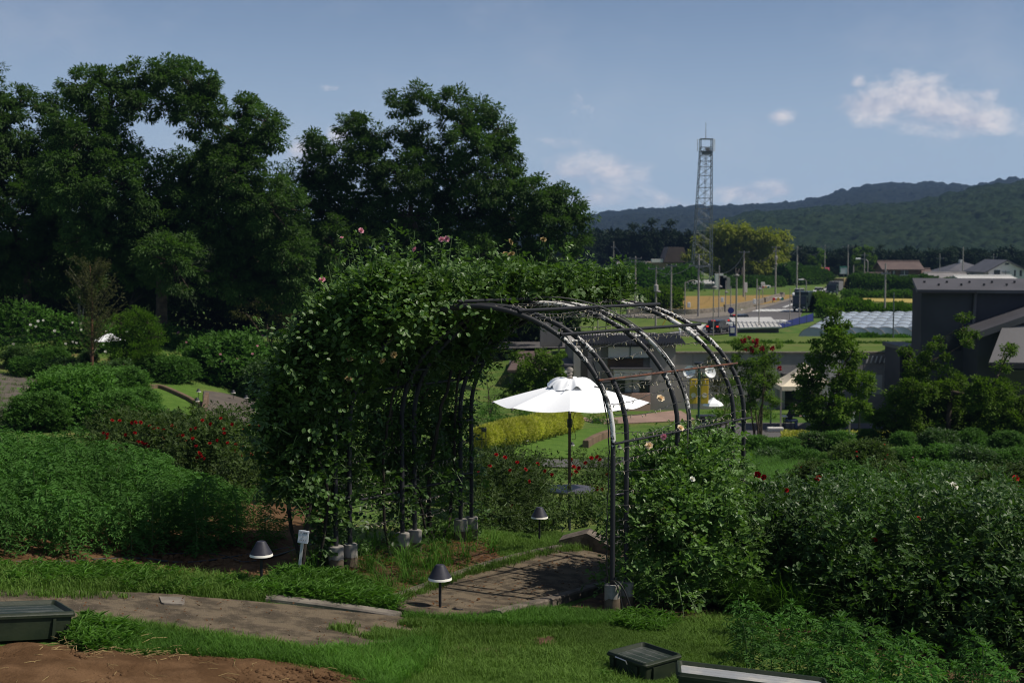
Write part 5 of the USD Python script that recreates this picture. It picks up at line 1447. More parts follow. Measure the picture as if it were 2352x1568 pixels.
hedge = [
    ('broad leafy rose bush beside the pale arch rose, with a few red blooms', [E(1790, 1265, 15.2, 130, 105, .7), E(1730, 1215, 15.8, 90, 70, .5), E(1850, 1355, 14.6, 90, 130, .5)], [(1740, 1091, 15.4, .05, 'red_petal'), (1755, 1096, 15.4, .04, 'red_petal'), (1806, 1126, 15.2, .035, 'red_petal'), (1686, 1082, 15.6, .04, 'red_petal')], [(1770, 1153, 15.3), (1800, 1158, 15.2), (1850, 1133, 15.4), (1890, 1118, 15.6)]),
    ('tall dark rose bush in the middle of the right hand rose hedge', [E(1960, 1285, 14.6, 130, 130, .7), E(2000, 1405, 13.9, 110, 120, .5), E(1930, 1195, 15.4, 90, 60, .5)], [(1898, 1202, 14.4, .035, 'red_petal'), (2010, 1240, 14.2, .03, 'red_petal')], [(1935, 1108, 15.4), (1985, 1103, 15.5), (1950, 1088, 15.6), (2020, 1118, 15.3)]),
    ('tall dark rose bush in the right hand hedge with one white bloom on top', [E(2140, 1285, 14.4, 130, 135, .7), E(2170, 1425, 13.6, 120, 130, .5), E(2120, 1195, 15.2, 100, 60, .5)], [(2191, 1116, 14.6, .055, 'white_petal'), (2110, 1190, 14.3, .03, 'red_petal')], [(2080, 1113, 15.1), (2130, 1103, 15.2), (2060, 1093, 15.3), (2185, 1118, 15.0)]),
    ('dark rose bush cut by the right edge of the picture, nearest of the hedge', [E(2310, 1315, 13.8, 120, 140, .7), E(2340, 1455, 12.9, 110, 130, .5), E(2300, 1215, 14.6, 100, 60, .5), E(2440, 1355, 13.2, 110, 150, .6)], [], [(2240, 1138, 14.4), (2300, 1128, 14.5), (2350, 1148, 14.3), (2330, 1268, 13.2)])]
for lab, lobes, bl, up in hedge:
    make_rose('rose_bush', lab, lobes, R2, 'rose_leaf', per=330, leaf=.057, wide=.8, blooms=bl, upright=ups(up))
back = [('low bushy rose behind the near hedge, below the grassy slope', [E(1850, 1165, 18.5, 120, 45, .8)], [(1880, 1098, 18, .05, 'red_petal')]),
        ('bushy rose on the brow behind the middle of the near hedge', [E(2040, 1165, 18.0, 130, 50, .8)], []),
        ('rose behind the near hedge at the right edge with red tinted tips', [E(2260, 1175, 17.0, 140, 50, .8)], [(2333, 1098, 16.8, .05, 'red_petal')])]
for lab, lobes, bl in back:
    make_rose('rose_bush', lab, lobes, R2, 'rose_leaf', per=260, leaf=.055, k=5, blooms=bl)
# red roses seen through the arch and left of it
reds = lambda l, d, s: [(x, y, d, s, 'red_petal') for x, y in l]
make_rose('rose_bush', 'dense red rose bush seen through the arch left of the far path lamp', [E(1150, 1150, 21, 85, 75, .7), E(1110, 1200, 20, 60, 50, .5), E(1190, 1100, 22, 70, 45, .6)], R2, 'rose_leaf_bronze', per=300, leaf=.052, k=5,
          blooms=reds([(1140, 1044, ), (1160, 1050), (1188, 1062), (1125, 1070), (1172, 1080), (1207, 1078), (1100, 1085), (1176, 1162), (1215, 1105)], 20.6, .036))
make_rose('rose_bush', 'dense red rose bush behind the far path lamp, in front of the round table', [E(1270, 1218, 20.5, 85, 42, .6), E(1340, 1205, 20.8, 75, 40, .6), E(1215, 1165, 21.5, 45, 45, .5), E(1395, 1205, 20.5, 60, 48, .5)], R2, 'rose_leaf_bronze', per=300, leaf=.052, k=5,
          blooms=reds([(1235, 1065), (1252, 1082), (1268, 1090)], 21.4, .036))
make_rose('rose_bush', 'rose bush with a cluster of red blooms right of the parasol pole', [E(1350, 1092, 27.5, 45, 32, .5), E(1395, 1098, 27, 40, 36, .5)], R2, 'rose_leaf_bronze', per=300, leaf=.052, k=5,
          blooms=reds([(1313, 1056), (1318, 1072), (1330, 1075), (1323, 1083), (1345, 1063), (1358, 1052), (1370, 1048), (1378, 1056), (1312, 1090), (1372, 1122), (1382, 1124), (1395, 1090)], 26.6, .05))
Rr = np.random.default_rng(52)
make_rose('rose_bush', 'sprawling red flowered rose bush at the back edge of the marigold field', [E(330, 1040, 26, 100, 75, 1.0), E(410, 1050, 25.5, 90, 85, .9), E(270, 1010, 27, 70, 55, .8)], R2, 'rose_leaf_bronze', per=170, leaf=.068, k=5,
          blooms=reds([(250 + 8 * i + Rr.normal(0, 4), 965 + 70 * Rr.random()) for i in range(24)] + [(238, 994), (247, 997), (318, 1014), (326, 1016), (331, 1020)], 24.9, .038))
make_rose('rose_bush', 'red flowered rose bush between the marigold field and the big climbing rose', [E(500, 1060, 24.5, 110, 95, 1.0), E(560, 1030, 25, 90, 80, .9), E(470, 1010, 26, 80, 60, .8), E(600, 1090, 23, 70, 80, .7), E(540, 1130, 22.5, 70, 60, .7)], R2, 'rose_leaf_bronze', per=170, leaf=.064, k=5,
          blooms=reds([(430 + 8 * i + Rr.normal(0, 5), 960 + 90 * Rr.random()) for i in range(24)] + [(457, 1040), (463, 1048), (452, 1050), (470, 1053), (420, 1000), (540, 1035)], 23.4, .036))
# roses far on the slope: a few kinds, each bush placed by itself
def proto_rose(name, label, R, mat, loc, size=1.0, petals=None, nb=0, leaf=.075, n=420, kind='lance', k=5, group=None, flat=.62, stems=True):
    t = thing(name, label, 'rose bush', loc=loc, scale=size, group=group)
    lob = [((0, 0, .55), (.85, .75, .55)), ((.35, .1, .7), (.5, .5, .42)), ((-.4, -.1, .62), (.5, .5, .4))]
    ps, ds, ls = [], [], []
    for c, r in lob:
        p, d, L = bush_shoots(c, r, int(n * r[0]), R, L=(.2, .4))
        ok = p[:, 2] > .02
        ps.append(p[ok]); ds.append(d[ok]); ls.append(L[ok])
    lm, sm = shoots(np.vstack(ps), np.vstack(ds), np.concatenate(ls), R, k=k, leaf=leaf, kind=kind, wide=.75)
    part(t, 'foliage', lm, mat, kind='stuff')
    for i in range(nb):
        a = R.uniform(0, 6.28)
        q = np.array([math.cos(a) * R.uniform(.3, .95), -abs(math.sin(a)) * .8, R.uniform(.55, 1.2)])
        part(t, 'bloom', bloom(q, [0, -.6, .7], .036, R, ring=((.4, 4), (.85, 5))), petals)
    for i in range(3):
        a = np.array([R.normal(0, .1), R.normal(0, .1), -.1])
        part(t, 'stem', tube(spline([a, a * .5 + [R.normal(0, .2), 0, .5]], 4), .02, 5), 'stem')
    return t
RB = np.random.default_rng(61)
def far_bush(px, d, top, proto, label, dy=0.0, wide=1.0):
    g = Gd(px, d)
    z_top = P(px, top, d)[2]
    h = max(z_top - g[2], .5)
    sc = h / 1.22
    return copy(proto, label, g - [0, 0, .04], RB.uniform(0, 360), (sc * wide * RB.uniform(.95, 1.1), sc * wide, sc))
g = Gd(160, 42)
green_bush = proto_rose('rose_bush', 'rounded green rose bush at the left end of the bed, beside the left path', RB, 'rose_leaf_far', g, 1.3)
g = Gd(330, 62)
dark_bush = proto_rose('rose_bush', 'dark rose bush with a few pink blooms below the thin reddish tree', RB, 'rose_leaf', Gd(262, 59), .8, 'pink_petal', 4)
pink_bush = proto_rose('rose_bush', 'rose bush dotted with pink blooms in front of the climbing rose screen', RB, 'rose_leaf_far', Gd(520, 66), 1.9, 'pink_petal', 9)
red_bush = proto_rose('rose_bush', 'low bush with small red blooms on the slope right of the arch', RB, 'rose_leaf_bronze', Gd(1990, 36), .8, 'red_petal', 7)
for px, d, top, pr, lab in [
    (80, 40, 905, green_bush, 'green rose bush at the near left corner of the path, beside the lone left lamp'), (250, 41, 905, green_bush, 'full green rose bush behind the red roses, left of the dark bench'),
    (330, 41, 925, green_bush, 'green rose bush just in front of the lawn wedge'), (400, 40, 945, dark_bush, 'low dark rose bush below the twin lamps'), (200, 47, 885, green_bush, 'rose bush in the second row behind the left end bush'),
    (300, 48, 895, green_bush, 'rose bush in the second row, left of the lawn wedge'), (140, 47, 890, dark_bush, 'dark rose bush in the second row, next to the left path'),
    (140, 54, 846, green_bush, 'flat topped rose bush at the foot of the thin reddish tree, on its left'), (210, 54, 842, green_bush, 'flat topped rose bush hiding the foot of the thin reddish tree'), (280, 55, 846, green_bush, 'flat topped rose bush right of the thin reddish tree'),
    (370, 62, 815, pink_bush, 'round bush between the conical shrub and the lawn wedge'), (400, 63, 822, green_bush, 'tall round bush behind the corner of the lawn wedge'), (470, 66, 805, pink_bush, 'leafy bush beside the far end of the asphalt path'),
    (570, 67, 812, green_bush, 'bush shading the two small lamps at the path bend'), (620, 64, 830, dark_bush, 'dark bush at the right of the path bend'), (540, 72, 790, pink_bush, 'taller bush in the back row above the path bend'),
    (40, 62, 795, dark_bush, 'low shrub at the left edge under the white flowered hedge'), (120, 62, 800, green_bush, 'low shrub under the white flowered hedge, left of the thin tree'), (200, 64, 805, dark_bush, 'low shrub under the white flowered hedge, behind the thin tree'), (60, 60, 820, green_bush, 'low shrub above the left path edge'), (150, 60, 822, dark_bush, 'low shrub between left path and thin tree'),
    (270, 64, 812, dark_bush, 'low shrub left of the conical shrub'), (600, 45, 958, green_bush, 'small green bush in front of the asphalt path bend'), (520, 40, 970, dark_bush, 'small dark bush behind the red roses at the path'), (445, 38, 975, green_bush, 'small bush behind the red roses below the lawn wedge'),
    (640, 50, 930, green_bush, 'bush half hidden by the left shoots of the climbing rose'), (680, 60, 860, dark_bush, 'dark bush behind the left shoulder of the climbing rose'), (640, 75, 800, pink_bush, 'far bush left of the climbing rose shoulder'),
    (1740, 50, 1000, green_bush, 'leafy bush at the lower edge of the plaza, left of the road sign foot'), (1800, 48, 1005, green_bush, 'bush at the lower edge of the plaza below the canopy'), (1870, 50, 992, dark_bush, 'dark bush at the foot of the slim maple'), (1930, 50, 990, green_bush, 'bush right of the foot of the slim maple'),
    (2000, 54, 985, pink_bush, 'bush with pale blooms below the round sign'), (2080, 52, 990, green_bush, 'bush below the wide tree on the right'), (2160, 50, 985, dark_bush, 'dark bush under the trunk of the wide right tree'), (2240, 52, 985, green_bush, 'bush right of the trunk of the wide right tree'), (2320, 50, 990, green_bush, 'bush at the right edge below the slanted roof'), (2390, 50, 1000, dark_bush, 'bush cut by the right edge below the slanted roof'),
    (1780, 42, 1030, dark_bush, 'shadowy bush behind the grassy slope, right of the arch'), (1850, 40, 1030, green_bush, 'wide bush right of the grassy slope'), (1930, 40, 1035, red_bush, 'bronze leaved bush in the middle right bed'), (2010, 42, 1025, green_bush, 'green bush in the middle right bed'), (2090, 40, 1025, pink_bush, 'bush with small pink blooms in the middle right bed'), (2170, 40, 1020, green_bush, 'tall green bush in the middle right bed'), (2250, 38, 1025, dark_bush, 'dark green bush in the middle right bed'), (2330, 38, 1030, green_bush, 'green bush in the middle right bed at the picture edge'),
    (1880, 31, 1060, red_bush, 'red tipped bush just behind the near hedge'), (1960, 30, 1065, green_bush, 'green bush just behind the near hedge, centre'), (2060, 30, 1065, red_bush, 'bronze bush behind the near hedge, right of centre'), (2150, 30, 1060, green_bush, 'green bush behind the white bloom of the near hedge'), (2240, 29, 1065, dark_bush, 'dark bush behind the near hedge at far right'), (2330, 28, 1070, red_bush, 'red tipped bush behind the near hedge at the edge'),
    (1130, 30, 1040, red_bush, 'red bush glimpsed between the far left legs of the arch'), (1040, 32, 1050, red_bush, 'red bush behind the left legs of the arch'), (940, 34, 1040, green_bush, 'green bush seen dimly through the leafy left side of the arch'), (840, 36, 1040, dark_bush, 'dark bush behind the leafy left side of the arch'), (760, 38, 1020, green_bush, 'bush behind the outer left stems of the arch rose'), (700, 34, 1030, dark_bush, 'dark bush left of the arch legs behind the weeds'), (990, 27, 1100, dark_bush, 'low dark bush right behind the far left feet of the arch'), (880, 27, 1110, green_bush, 'low green bush behind the middle left feet of the arch'), (790, 26, 1110, dark_bush, 'low dark bush behind the near left feet of the arch')]:
    far_bush(px, d, top, pr, lab, wide=1.15)
# climbing rose walls at the left
def rose_wall(name, label, px0, px1, d0, d1, tops, thick, R, mat, petals, nb, n):
    t = thing(name, label, 'hedge')
    u = R.uniform(0, 1, n)
    px, d = px0 + (px1 - px0) * u, d0 + (d1 - d0) * u
    x = (px - CX) / F * d
    base = H(x, d)
    top = CAMZ + (560 - np.interp(px, [q[0] for q in tops], [q[1] for q in tops])) / F * d
    v = R.uniform(0, 1, n)
    p = np.stack([x, d + R.uniform(-thick, thick, n) * (1 - .5 * v), base + (top - base) * v], 1)
    dr = unit(np.stack([R.normal(0, .6, n), -np.abs(R.normal(.6, .5, n)), R.normal(.25, .5, n)], 1))
    lm, sm = shoots(p, dr, R.uniform(.25, .55, n), R, k=5, leaf=.095, kind='lance', wide=.75, droop=.5)
    part(t, 'foliage', lm, mat, kind='stuff')
    for i in range(nb):
        k = int(R.integers(n))
        part(t, 'bloom', bloom(p[k] + [0, -thick - .15, 0], [0, -.8, .5], R.uniform(.05, .085), R, ring=((.4, 4), (.85, 5))), petals)
rose_wall('rose_hedge', 'tall climbing rose hedge with white blooms at the left edge under the trees', -120, 330, 64, 68, [(-120, 690), (40, 692), (100, 712), (180, 735), (330, 760)], .6, RB, 'rose_leaf_far', 'white_petal', 42, 1500)
rose_wall('rose_hedge', 'screen of climbing roses with pink blooms right of the conical shrub', 355, 720, 71, 74, [(355, 745), (400, 757), (470, 768), (560, 765), (720, 760)], .5, RB, 'rose_leaf_far', 'pink_petal', 24, 1200)
# ------------------------------------------------------------------ trees
def limb(a, b, r0, r1, R, n=8, wob=.06, sag=0.0):
    a, b = np.asarray(a, float), np.asarray(b, float)
    L = np.linalg.norm(b - a)
    mid = (a + b) / 2 + R.normal(0, wob, 3) * L + np.array([0, 0, sag * L])
    return tube(spline([a, mid, b], n), np.linspace(r0, r1, n), 7)

def tree(name, label, foot, lobes, d, R, leaf_mat, bark='bark', leaf=(.17, .055), cluster=.36, dens=1.0, per=34, trunk_r=.22, fork=None, group=None, kind='lance', droop=.35, catg='tree', jit=.35,
         stems=None, branch_r=.07, blooms=None, fill=.35, swell=0.0):
    """a tree whose crown is a set of leafy lobes, each a cloud of leaf clusters at the ends of its own branches.
    lobes: (px, py, r) in picture units, at d metres, each pushed to and fro in depth; the tree stands on foot"""
    foot = np.asarray(foot, float)
    t = thing(name, label, catg, loc=foot, group=group)
    k = d / F
    C, RR = [], []
    for lo in lobes:
        px, py, r = lo[:3]
        if swell:
            r = r * (1.1 + swell * float(sstep(py, 230, 360)))
        q = P(px, py, d)
        q[1] += (lo[3] if len(lo) > 3 else R.uniform(-1, 1) * jit * 6 * k * 100 / 3.0)
        C.append(q); RR.append(r * k)
    C, RR = np.array(C), np.array(RR)
    # branches: trunk to fork, fork to each lobe, lobe centre to some of its clusters
    wood = []
    top = C[:, 2].max()
    fk = np.asarray(fork, float) if fork is not None else np.array([foot[0], foot[1], foot[2] + .42 * (top - foot[2])])
    if stems is None:
        trunk = tube(spline([foot - [0, 0, .15], foot * .55 + fk * .45 + R.normal(0, .02, 3) * (fk[2] - foot[2]), fk], 12), np.linspace(trunk_r * 1.15, trunk_r * .72, 12), 10)
        starts = [fk]
    else:
        tr, starts = [], []
        for s in range(stems):
            a = foot + np.r_[R.normal(0, trunk_r * 1.2, 2), -.1]
            b = fk + np.r_[R.normal(0, (fk[2] - foot[2]) * .16, 2), R.normal(0, .2)]
            tr.append(limb(a, b, trunk_r, trunk_r * .6, R, 9, .04))
            starts.append(b)
        trunk = cat(tr)
    part(t, 'trunk', trunk.apply_translation(-foot), bark, True)
    order = np.argsort(C[:, 2])
    nodes, node_r = [np.array(s) for s in starts], [trunk_r * .7] * len(starts)
    for i in order:
        nd = np.array(nodes)
        cost = np.linalg.norm(nd - C[i], axis=1) + 2.5 * np.maximum(0, nd[:, 2] - C[i, 2]) + .15 * np.linalg.norm(nd - fk, axis=1)
        j = int(np.argmin(cost))
        r0 = max(min(node_r[j], branch_r * 2.2), .02)
        wood.append(limb(nd[j], C[i], r0, r0 * .55, R, 8, .07, .05))
        nodes.append(C[i]); node_r.append(r0 * .62)
    pos, ax, nm, Ls = [], [], [], []
    tw = []
    for c, r in zip(C, RR):
        nc = max(3, int(dens * 4.2 * (r / cluster) ** 2))
        u = unit(R.normal(size=(nc, 3)))
        q = np.where(R.random(nc) < fill, R.uniform(.25, .8, nc), R.uniform(.75, 1.05, nc))
        cc = c + u * (q * r)[:, None] * [1, 1, .85]
        for m in range(0, nc, 3):
            tw.append((c, cc[m], u[m]))
        n = nc * per
        w = unit(R.normal(size=(n, 3)))
        rad = R.uniform(0, 1, n) ** .5 * cluster * R.uniform(.6, 1.15, nc).repeat(per)
        p = cc.repeat(per, 0) + w * rad[:, None] * [1, 1, .62]
        o = unit(.75 * w + .5 * u.repeat(per, 0) + np.array([0, 0, -droop]) + R.normal(0, .3, (n, 3)))
        pos.append(p); ax.append(o)
        nm.append(unit(np.array([0, 0, 1.0]) + .6 * w + R.normal(0, .35, (n, 3))))
    pos, ax, nm = np.vstack(pos), np.vstack(ax), np.vstack(nm)
    n = len(pos)
    crown = leaves(pos - foot, ax, nm, leaf[0] * R.uniform(.7, 1.25, n), leaf[1] * R.uniform(.8, 1.2, n), kind)
    for c, e, u in tw:
        wood.append(tube([c, (c + e) / 2 + R.normal(0, .05, 3), e], [branch_r * .32, branch_r * .22, branch_r * .1], 4, cap=False))
    part(t, 'branches', cat(wood).apply_translation(-foot), bark, True)
    part(t, 'crown', crown, leaf_mat, kind='stuff')
    if blooms:
        for bx, by, bd, bs, bm in blooms:
            q = P(bx, by, bd)
            w = unit(R.normal(size=(26, 3)))
            part(t, 'bloom', leaves(q - foot + w * bs * R.uniform(.0, .35, (26, 1)), w, unit(R.normal(size=(26, 3))), bs * .9, bs * .6, 'lance'), bm, kind='stuff')
    return t

RT = np.random.default_rng(71)
Z_ = lambda py, d: CAMZ + (560 - py) / F * d
oak1 = [(190, 200, 42), (235, 185, 33), (300, 190, 52), (385, 172, 46), (452, 195, 46), (490, 200, 28), (250, 255, 56), (335, 250, 34), (400, 238, 40), (480, 270, 52), (552, 248, 36), (610, 280, 34), (625, 333, 26), (560, 325, 48),
        (500, 365, 50), (205, 315, 62), (275, 350, 40), (420, 420, 66), (320, 440, 80), (200, 420, 80), (560, 420, 70), (622, 470, 60), (480, 500, 78), (350, 530, 76), (580, 560, 70), (655, 590, 52), (250, 540, 70), (430, 600, 55, -3), (520, 640, 50), (640, 660, 50), (300, 610, 50, 3)]
g1 = Gd(370, 72)
tree('oak_tree', 'tall spreading evergreen oak with a bare trunk, highest tree on the left', g1, oak1, 72, RT, 'oak_leaf', trunk_r=.27, fork=P(374, 470, 72), dens=1.25, per=84, cluster=.42, leaf=(.19, .085), branch_r=.1, swell=.28)
oak0 = [(52, 240, 44), (108, 238, 40), (20, 290, 55), (118, 320, 58), (50, 380, 75), (135, 430, 78), (35, 500, 80), (150, 545, 75), (-45, 350, 80), (-60, 480, 80), (75, 610, 60), (-40, 610, 70), (160, 640, 45)]
tree('oak_tree', 'dark evergreen oak at the left edge, lower than the tall oak beside it', Gd(60, 76), oak0, 76, RT, 'oak_leaf', trunk_r=.24, fork=P(60, 600, 76), dens=1.1, per=78, cluster=.44, leaf=(.2, .09), branch_r=.1, swell=.28)
tree('oak_tree', 'oak mostly outside the frame, only a twig of leaves showing at the left edge', Gd(-130, 62), [(-8, 165, 16, 0), (-20, 185, 18, 0), (-70, 210, 50, 0), (-110, 270, 70, 0), (-80, 340, 60, 0), (-170, 230, 70, 0), (-170, 340, 80, 0), (-3, 205, 8, 0)], 62, RT, 'oak_leaf', trunk_r=.22, fork=P(-130, 520, 62), dens=.8, per=40, cluster=.3, leaf=(.19, .065))
oak2 = [(925, 243, 32), (968, 235, 32), (1000, 248, 16), (1045, 235, 30), (1095, 242, 28), (1130, 252, 20), (1145, 300, 33), (1170, 350, 30), (1050, 290, 36), (1090, 330, 46), (945, 300, 30), (975, 350, 40), (815, 295, 32), (860, 312, 32), (740, 340, 30), (762, 388, 44), (850, 370, 48),
        (930, 410, 56), (1020, 400, 50), (1110, 410, 56), (1180, 420, 36), (690, 402, 30), (1240, 450, 40), (1290, 468, 36), (1322, 503, 28), (1250, 510, 50), (1160, 500, 58), (1060, 500, 66), (940, 500, 66), (820, 470, 66), (720, 475, 60), (780, 570, 70), (900, 590, 70), (1310, 552, 30), (1210, 575, 55), (1080, 600, 60), (1000, 660, 60), (720, 660, 50), (830, 680, 55)]
tree('oak_tree', 'broad evergreen oak with ragged upright crown tips, behind the rose arch', Gd(960, 80), oak2, 80, RT, 'oak_leaf', trunk_r=.3, fork=P(960, 560, 80), dens=1.15, per=80, cluster=.44, leaf=(.2, .09), branch_r=.1, swell=.28)
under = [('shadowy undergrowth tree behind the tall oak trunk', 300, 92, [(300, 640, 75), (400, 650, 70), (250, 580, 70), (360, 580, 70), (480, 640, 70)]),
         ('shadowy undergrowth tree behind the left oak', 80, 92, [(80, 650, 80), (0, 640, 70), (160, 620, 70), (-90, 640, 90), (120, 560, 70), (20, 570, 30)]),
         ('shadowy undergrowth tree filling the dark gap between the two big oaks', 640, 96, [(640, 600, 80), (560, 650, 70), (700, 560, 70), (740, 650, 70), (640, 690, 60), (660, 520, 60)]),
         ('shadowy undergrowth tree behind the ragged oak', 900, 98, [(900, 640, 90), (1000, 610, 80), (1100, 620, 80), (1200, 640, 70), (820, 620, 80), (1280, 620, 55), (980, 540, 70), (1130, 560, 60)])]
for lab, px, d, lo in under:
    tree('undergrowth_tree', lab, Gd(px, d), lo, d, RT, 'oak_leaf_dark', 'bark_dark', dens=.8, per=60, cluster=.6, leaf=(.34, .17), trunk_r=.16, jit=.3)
tree('autumn_shrub', 'sparse shrub with yellowing leaves between the oak trunk and the climbing rose', Gd(620, 76), [(590, 690, 40), (640, 700, 42), (560, 720, 32), (680, 720, 36), (620, 660, 30), (600, 745, 36), (660, 750, 36)], 76, RT, 'brown_leaf', dens=.6, per=26, cluster=.4, leaf=(.14, .06), trunk_r=.05, stems=4, branch_r=.03)
# thin reddish tree
g = Gd(208, 60)
t = thing('slender_tree', 'slender young tree with reddish bark and thin bronze foliage, above the left rose beds', 'tree', loc=g)
ht = Z_(585, 60) - g[2]
part(t, 'trunk', tube(spline([(0, 0, -.1), (.03, 0, ht * .3), (.05, .02, ht * .6), (.0, 0, ht * .92)], 14), np.linspace(.085, .02, 14), 8), 'bark_red', True)
n = 80
f = RT.uniform(.12, .86, n)
az = RT.uniform(0, 6.28, n)
b_ = np.c_[.04 * np.ones(n), np.zeros(n), f * ht]
dr = np.c_[np.cos(az) * .62, np.sin(az) * .62, RT.uniform(.75, 1.15, n)]
Ls = RT.uniform(.7, 1.25, n) * np.interp(f, [0, .2, .45, .9], [1.4, 2.2, 2.0, .8])
lm, sm = shoots(b_, dr, Ls, RT, k=22, leaf=.085, kind='lance', leaflets=5, droop=.12, stem_r=.011, wide=.45)
part(t, 'foliage', lm, 'brown_leaf', kind='stuff')
part(t, 'branches', sm, 'stem')
tree('bare_snag', 'pale bare dead trunks standing behind the slender bronze tree', Gd(184, 78), [(184, 585, 2, 0)], 78, RT, 'brown_leaf', 'pole_concrete', dens=.1, per=2, cluster=.3, trunk_r=.05, fork=P(184, 640, 78), stems=3, branch_r=.04)
cone = [(310, 728, 26), (285, 740, 26), (340, 742, 24), (275, 775, 32), (310, 775, 36), (345, 775, 32), (280, 810, 34), (315, 812, 38), (345, 808, 30), (300, 835, 30), (330, 838, 28)]
tree('conical_shrub', 'dense bright green conical shrub right of the slender bronze tree', Gd(310, 62), [(a, b, c, RT.uniform(-.4, .4)) for a, b, c in cone], 62, RT, 'shrub_leaf', dens=1.5, per=40, cluster=.24, leaf=(.085, .045), trunk_r=.06, droop=-.5, branch_r=.03, catg='shrub')

# trees of the lower garden
mp = [(1915, 715, 16), (1920, 745, 26), (1912, 775, 34), (1895, 815, 40), (1955, 805, 36), (1868, 865, 36), (1915, 860, 30), (1962, 880, 42), (1905, 925, 44), (1975, 935, 26), (1858, 930, 34), (1900, 975, 34), (1880, 1000, 30), (1930, 965, 28), (1850, 890, 24)]
tree('maple_tree', 'slim young maple with layered yellow green foliage, in front of the canopy', Gd(1902, 52), [(a, b, c, RT.uniform(-.7, .7)) for a, b, c in mp], 52, RT, 'maple_leaf', dens=1.0, per=60, cluster=.24, leaf=(.11, .085), trunk_r=.09, fork=P(1912, 900, 52), branch_r=.035, droop=.2)
wt = [(2190, 905, 60), (2130, 925, 52), (2250, 900, 52), (2090, 890, 38), (2070, 945, 44), (2150, 975, 55), (2230, 970, 58), (2300, 965, 45), (2340, 930, 40), (2110, 850, 26), (2150, 835, 24), (2060, 905, 24), (2320, 900, 28), (2190, 1005, 44), (2120, 1000, 42), (2260, 1000, 44), (2330, 990, 44), (2060, 990, 36), (2290, 930, 44), (2350, 960, 40), (2165, 930, 44), (2030, 960, 26),
      (2215, 730, 12), (2210, 755, 14), (2235, 790, 12), (2170, 790, 14), (2130, 790, 10), (2265, 770, 10), (2300, 800, 14), (2335, 795, 12), (2290, 840, 14), (2100, 815, 12), (2190, 820, 14)]
tree('spreading_tree', 'wide bushy tree with bare upper twigs in front of the dark grey building', Gd(2190, 54), [(a, b, c, RT.uniform(-1.1, 1.1)) for a, b, c in wt], 54, RT, 'maple_leaf', dens=1.25, per=62, cluster=.26, leaf=(.11, .08), trunk_r=.11, fork=P(2188, 900, 54), branch_r=.04, droop=.1)
cm = [(1712, 790, 22), (1745, 800, 22), (1765, 825, 22), (1700, 830, 22), (1735, 845, 32), (1770, 865, 24), (1705, 875, 26), (1745, 895, 34), (1720, 925, 24), (1770, 910, 18), (1690, 790, 10), (1790, 790, 10)]
crb = [(1708, 782, 63, .16, 'crape_petal'), (1721, 777, 63, .13, 'crape_petal'), (1735, 783, 63, .17, 'crape_petal'), (1726, 800, 63, .12, 'crape_petal'), (1737, 793, 63, .13, 'crape_petal'), (1750, 800, 63, .14, 'crape_petal'), (1727, 806, 63, .13, 'crape_petal'), (1773, 800, 63, .14, 'crape_petal'), (1790, 846, 63, .14, 'crape_petal'), (1712, 803, 63, .08, 'crape_petal')]
tree('crape_myrtle', 'crape myrtle with red flower heads beside the grey concrete wall', Gd(1745, 64), [(a, b, c, RT.uniform(-.6, .6)) for a, b, c in cm], 64, RT, 'maple_leaf', dens=1.1, per=60, cluster=.25, leaf=(.10, .06), trunk_r=.045, stems=5, fork=P(1745, 880, 64), branch_r=.03, blooms=crb)
sm = [(1640, 830, 26), (1655, 860, 26), (1625, 855, 22), (1640, 890, 24), (1665, 880, 22), (1615, 880, 20)]
tree('small_tree', 'olive brown small tree behind the far right hoops of the arch', Gd(1645, 68), sm, 68, RT, 'brown_leaf', dens=.9, per=30, cluster=.28, leaf=(.1, .05), trunk_r=.05, stems=3, branch_r=.03)
tree('yellow_shrub', 'bright yellow green shrub right of the arch, next to the crape myrtle', Gd(1672, 62), [(1672, 875, 15), (1668, 900, 18), (1680, 915, 16), (1662, 925, 16), (1675, 940, 14)], 62, RT, 'bright_leaf', dens=1.3, per=30, cluster=.2, leaf=(.08, .045), trunk_r=.03, stems=4, branch_r=.02, catg='shrub')
bt = [(1235, 830, 34), (1265, 815, 26), (1210, 845, 28), (1250, 860, 34), (1205, 880, 30), (1275, 850, 24), (1230, 895, 32), (1180, 900, 28), (1270, 890, 24), (1195, 815, 16)]
tree('bushy_tree', 'bright green bushy tree behind the left side of the white parasol', Gd(1240, 60), [(a, b, c, RT.uniform(-.7, .7)) for a, b, c in bt], 60, RT, 'maple_leaf', dens=1.1, per=60, cluster=.26, leaf=(.11, .075), trunk_r=.08, branch_r=.03)
tree('reddish_shrub', 'twiggy reddish shrub behind the left far legs of the arch', Gd(1130, 62), [(1120, 850, 24), (1135, 885, 28), (1110, 910, 26), (1150, 910, 24), (1125, 940, 24), (1140, 830, 16)], 62, RT, 'brown_leaf', dens=.5, per=22, cluster=.3, leaf=(.08, .03), trunk_r=.03, stems=5, branch_r=.02)
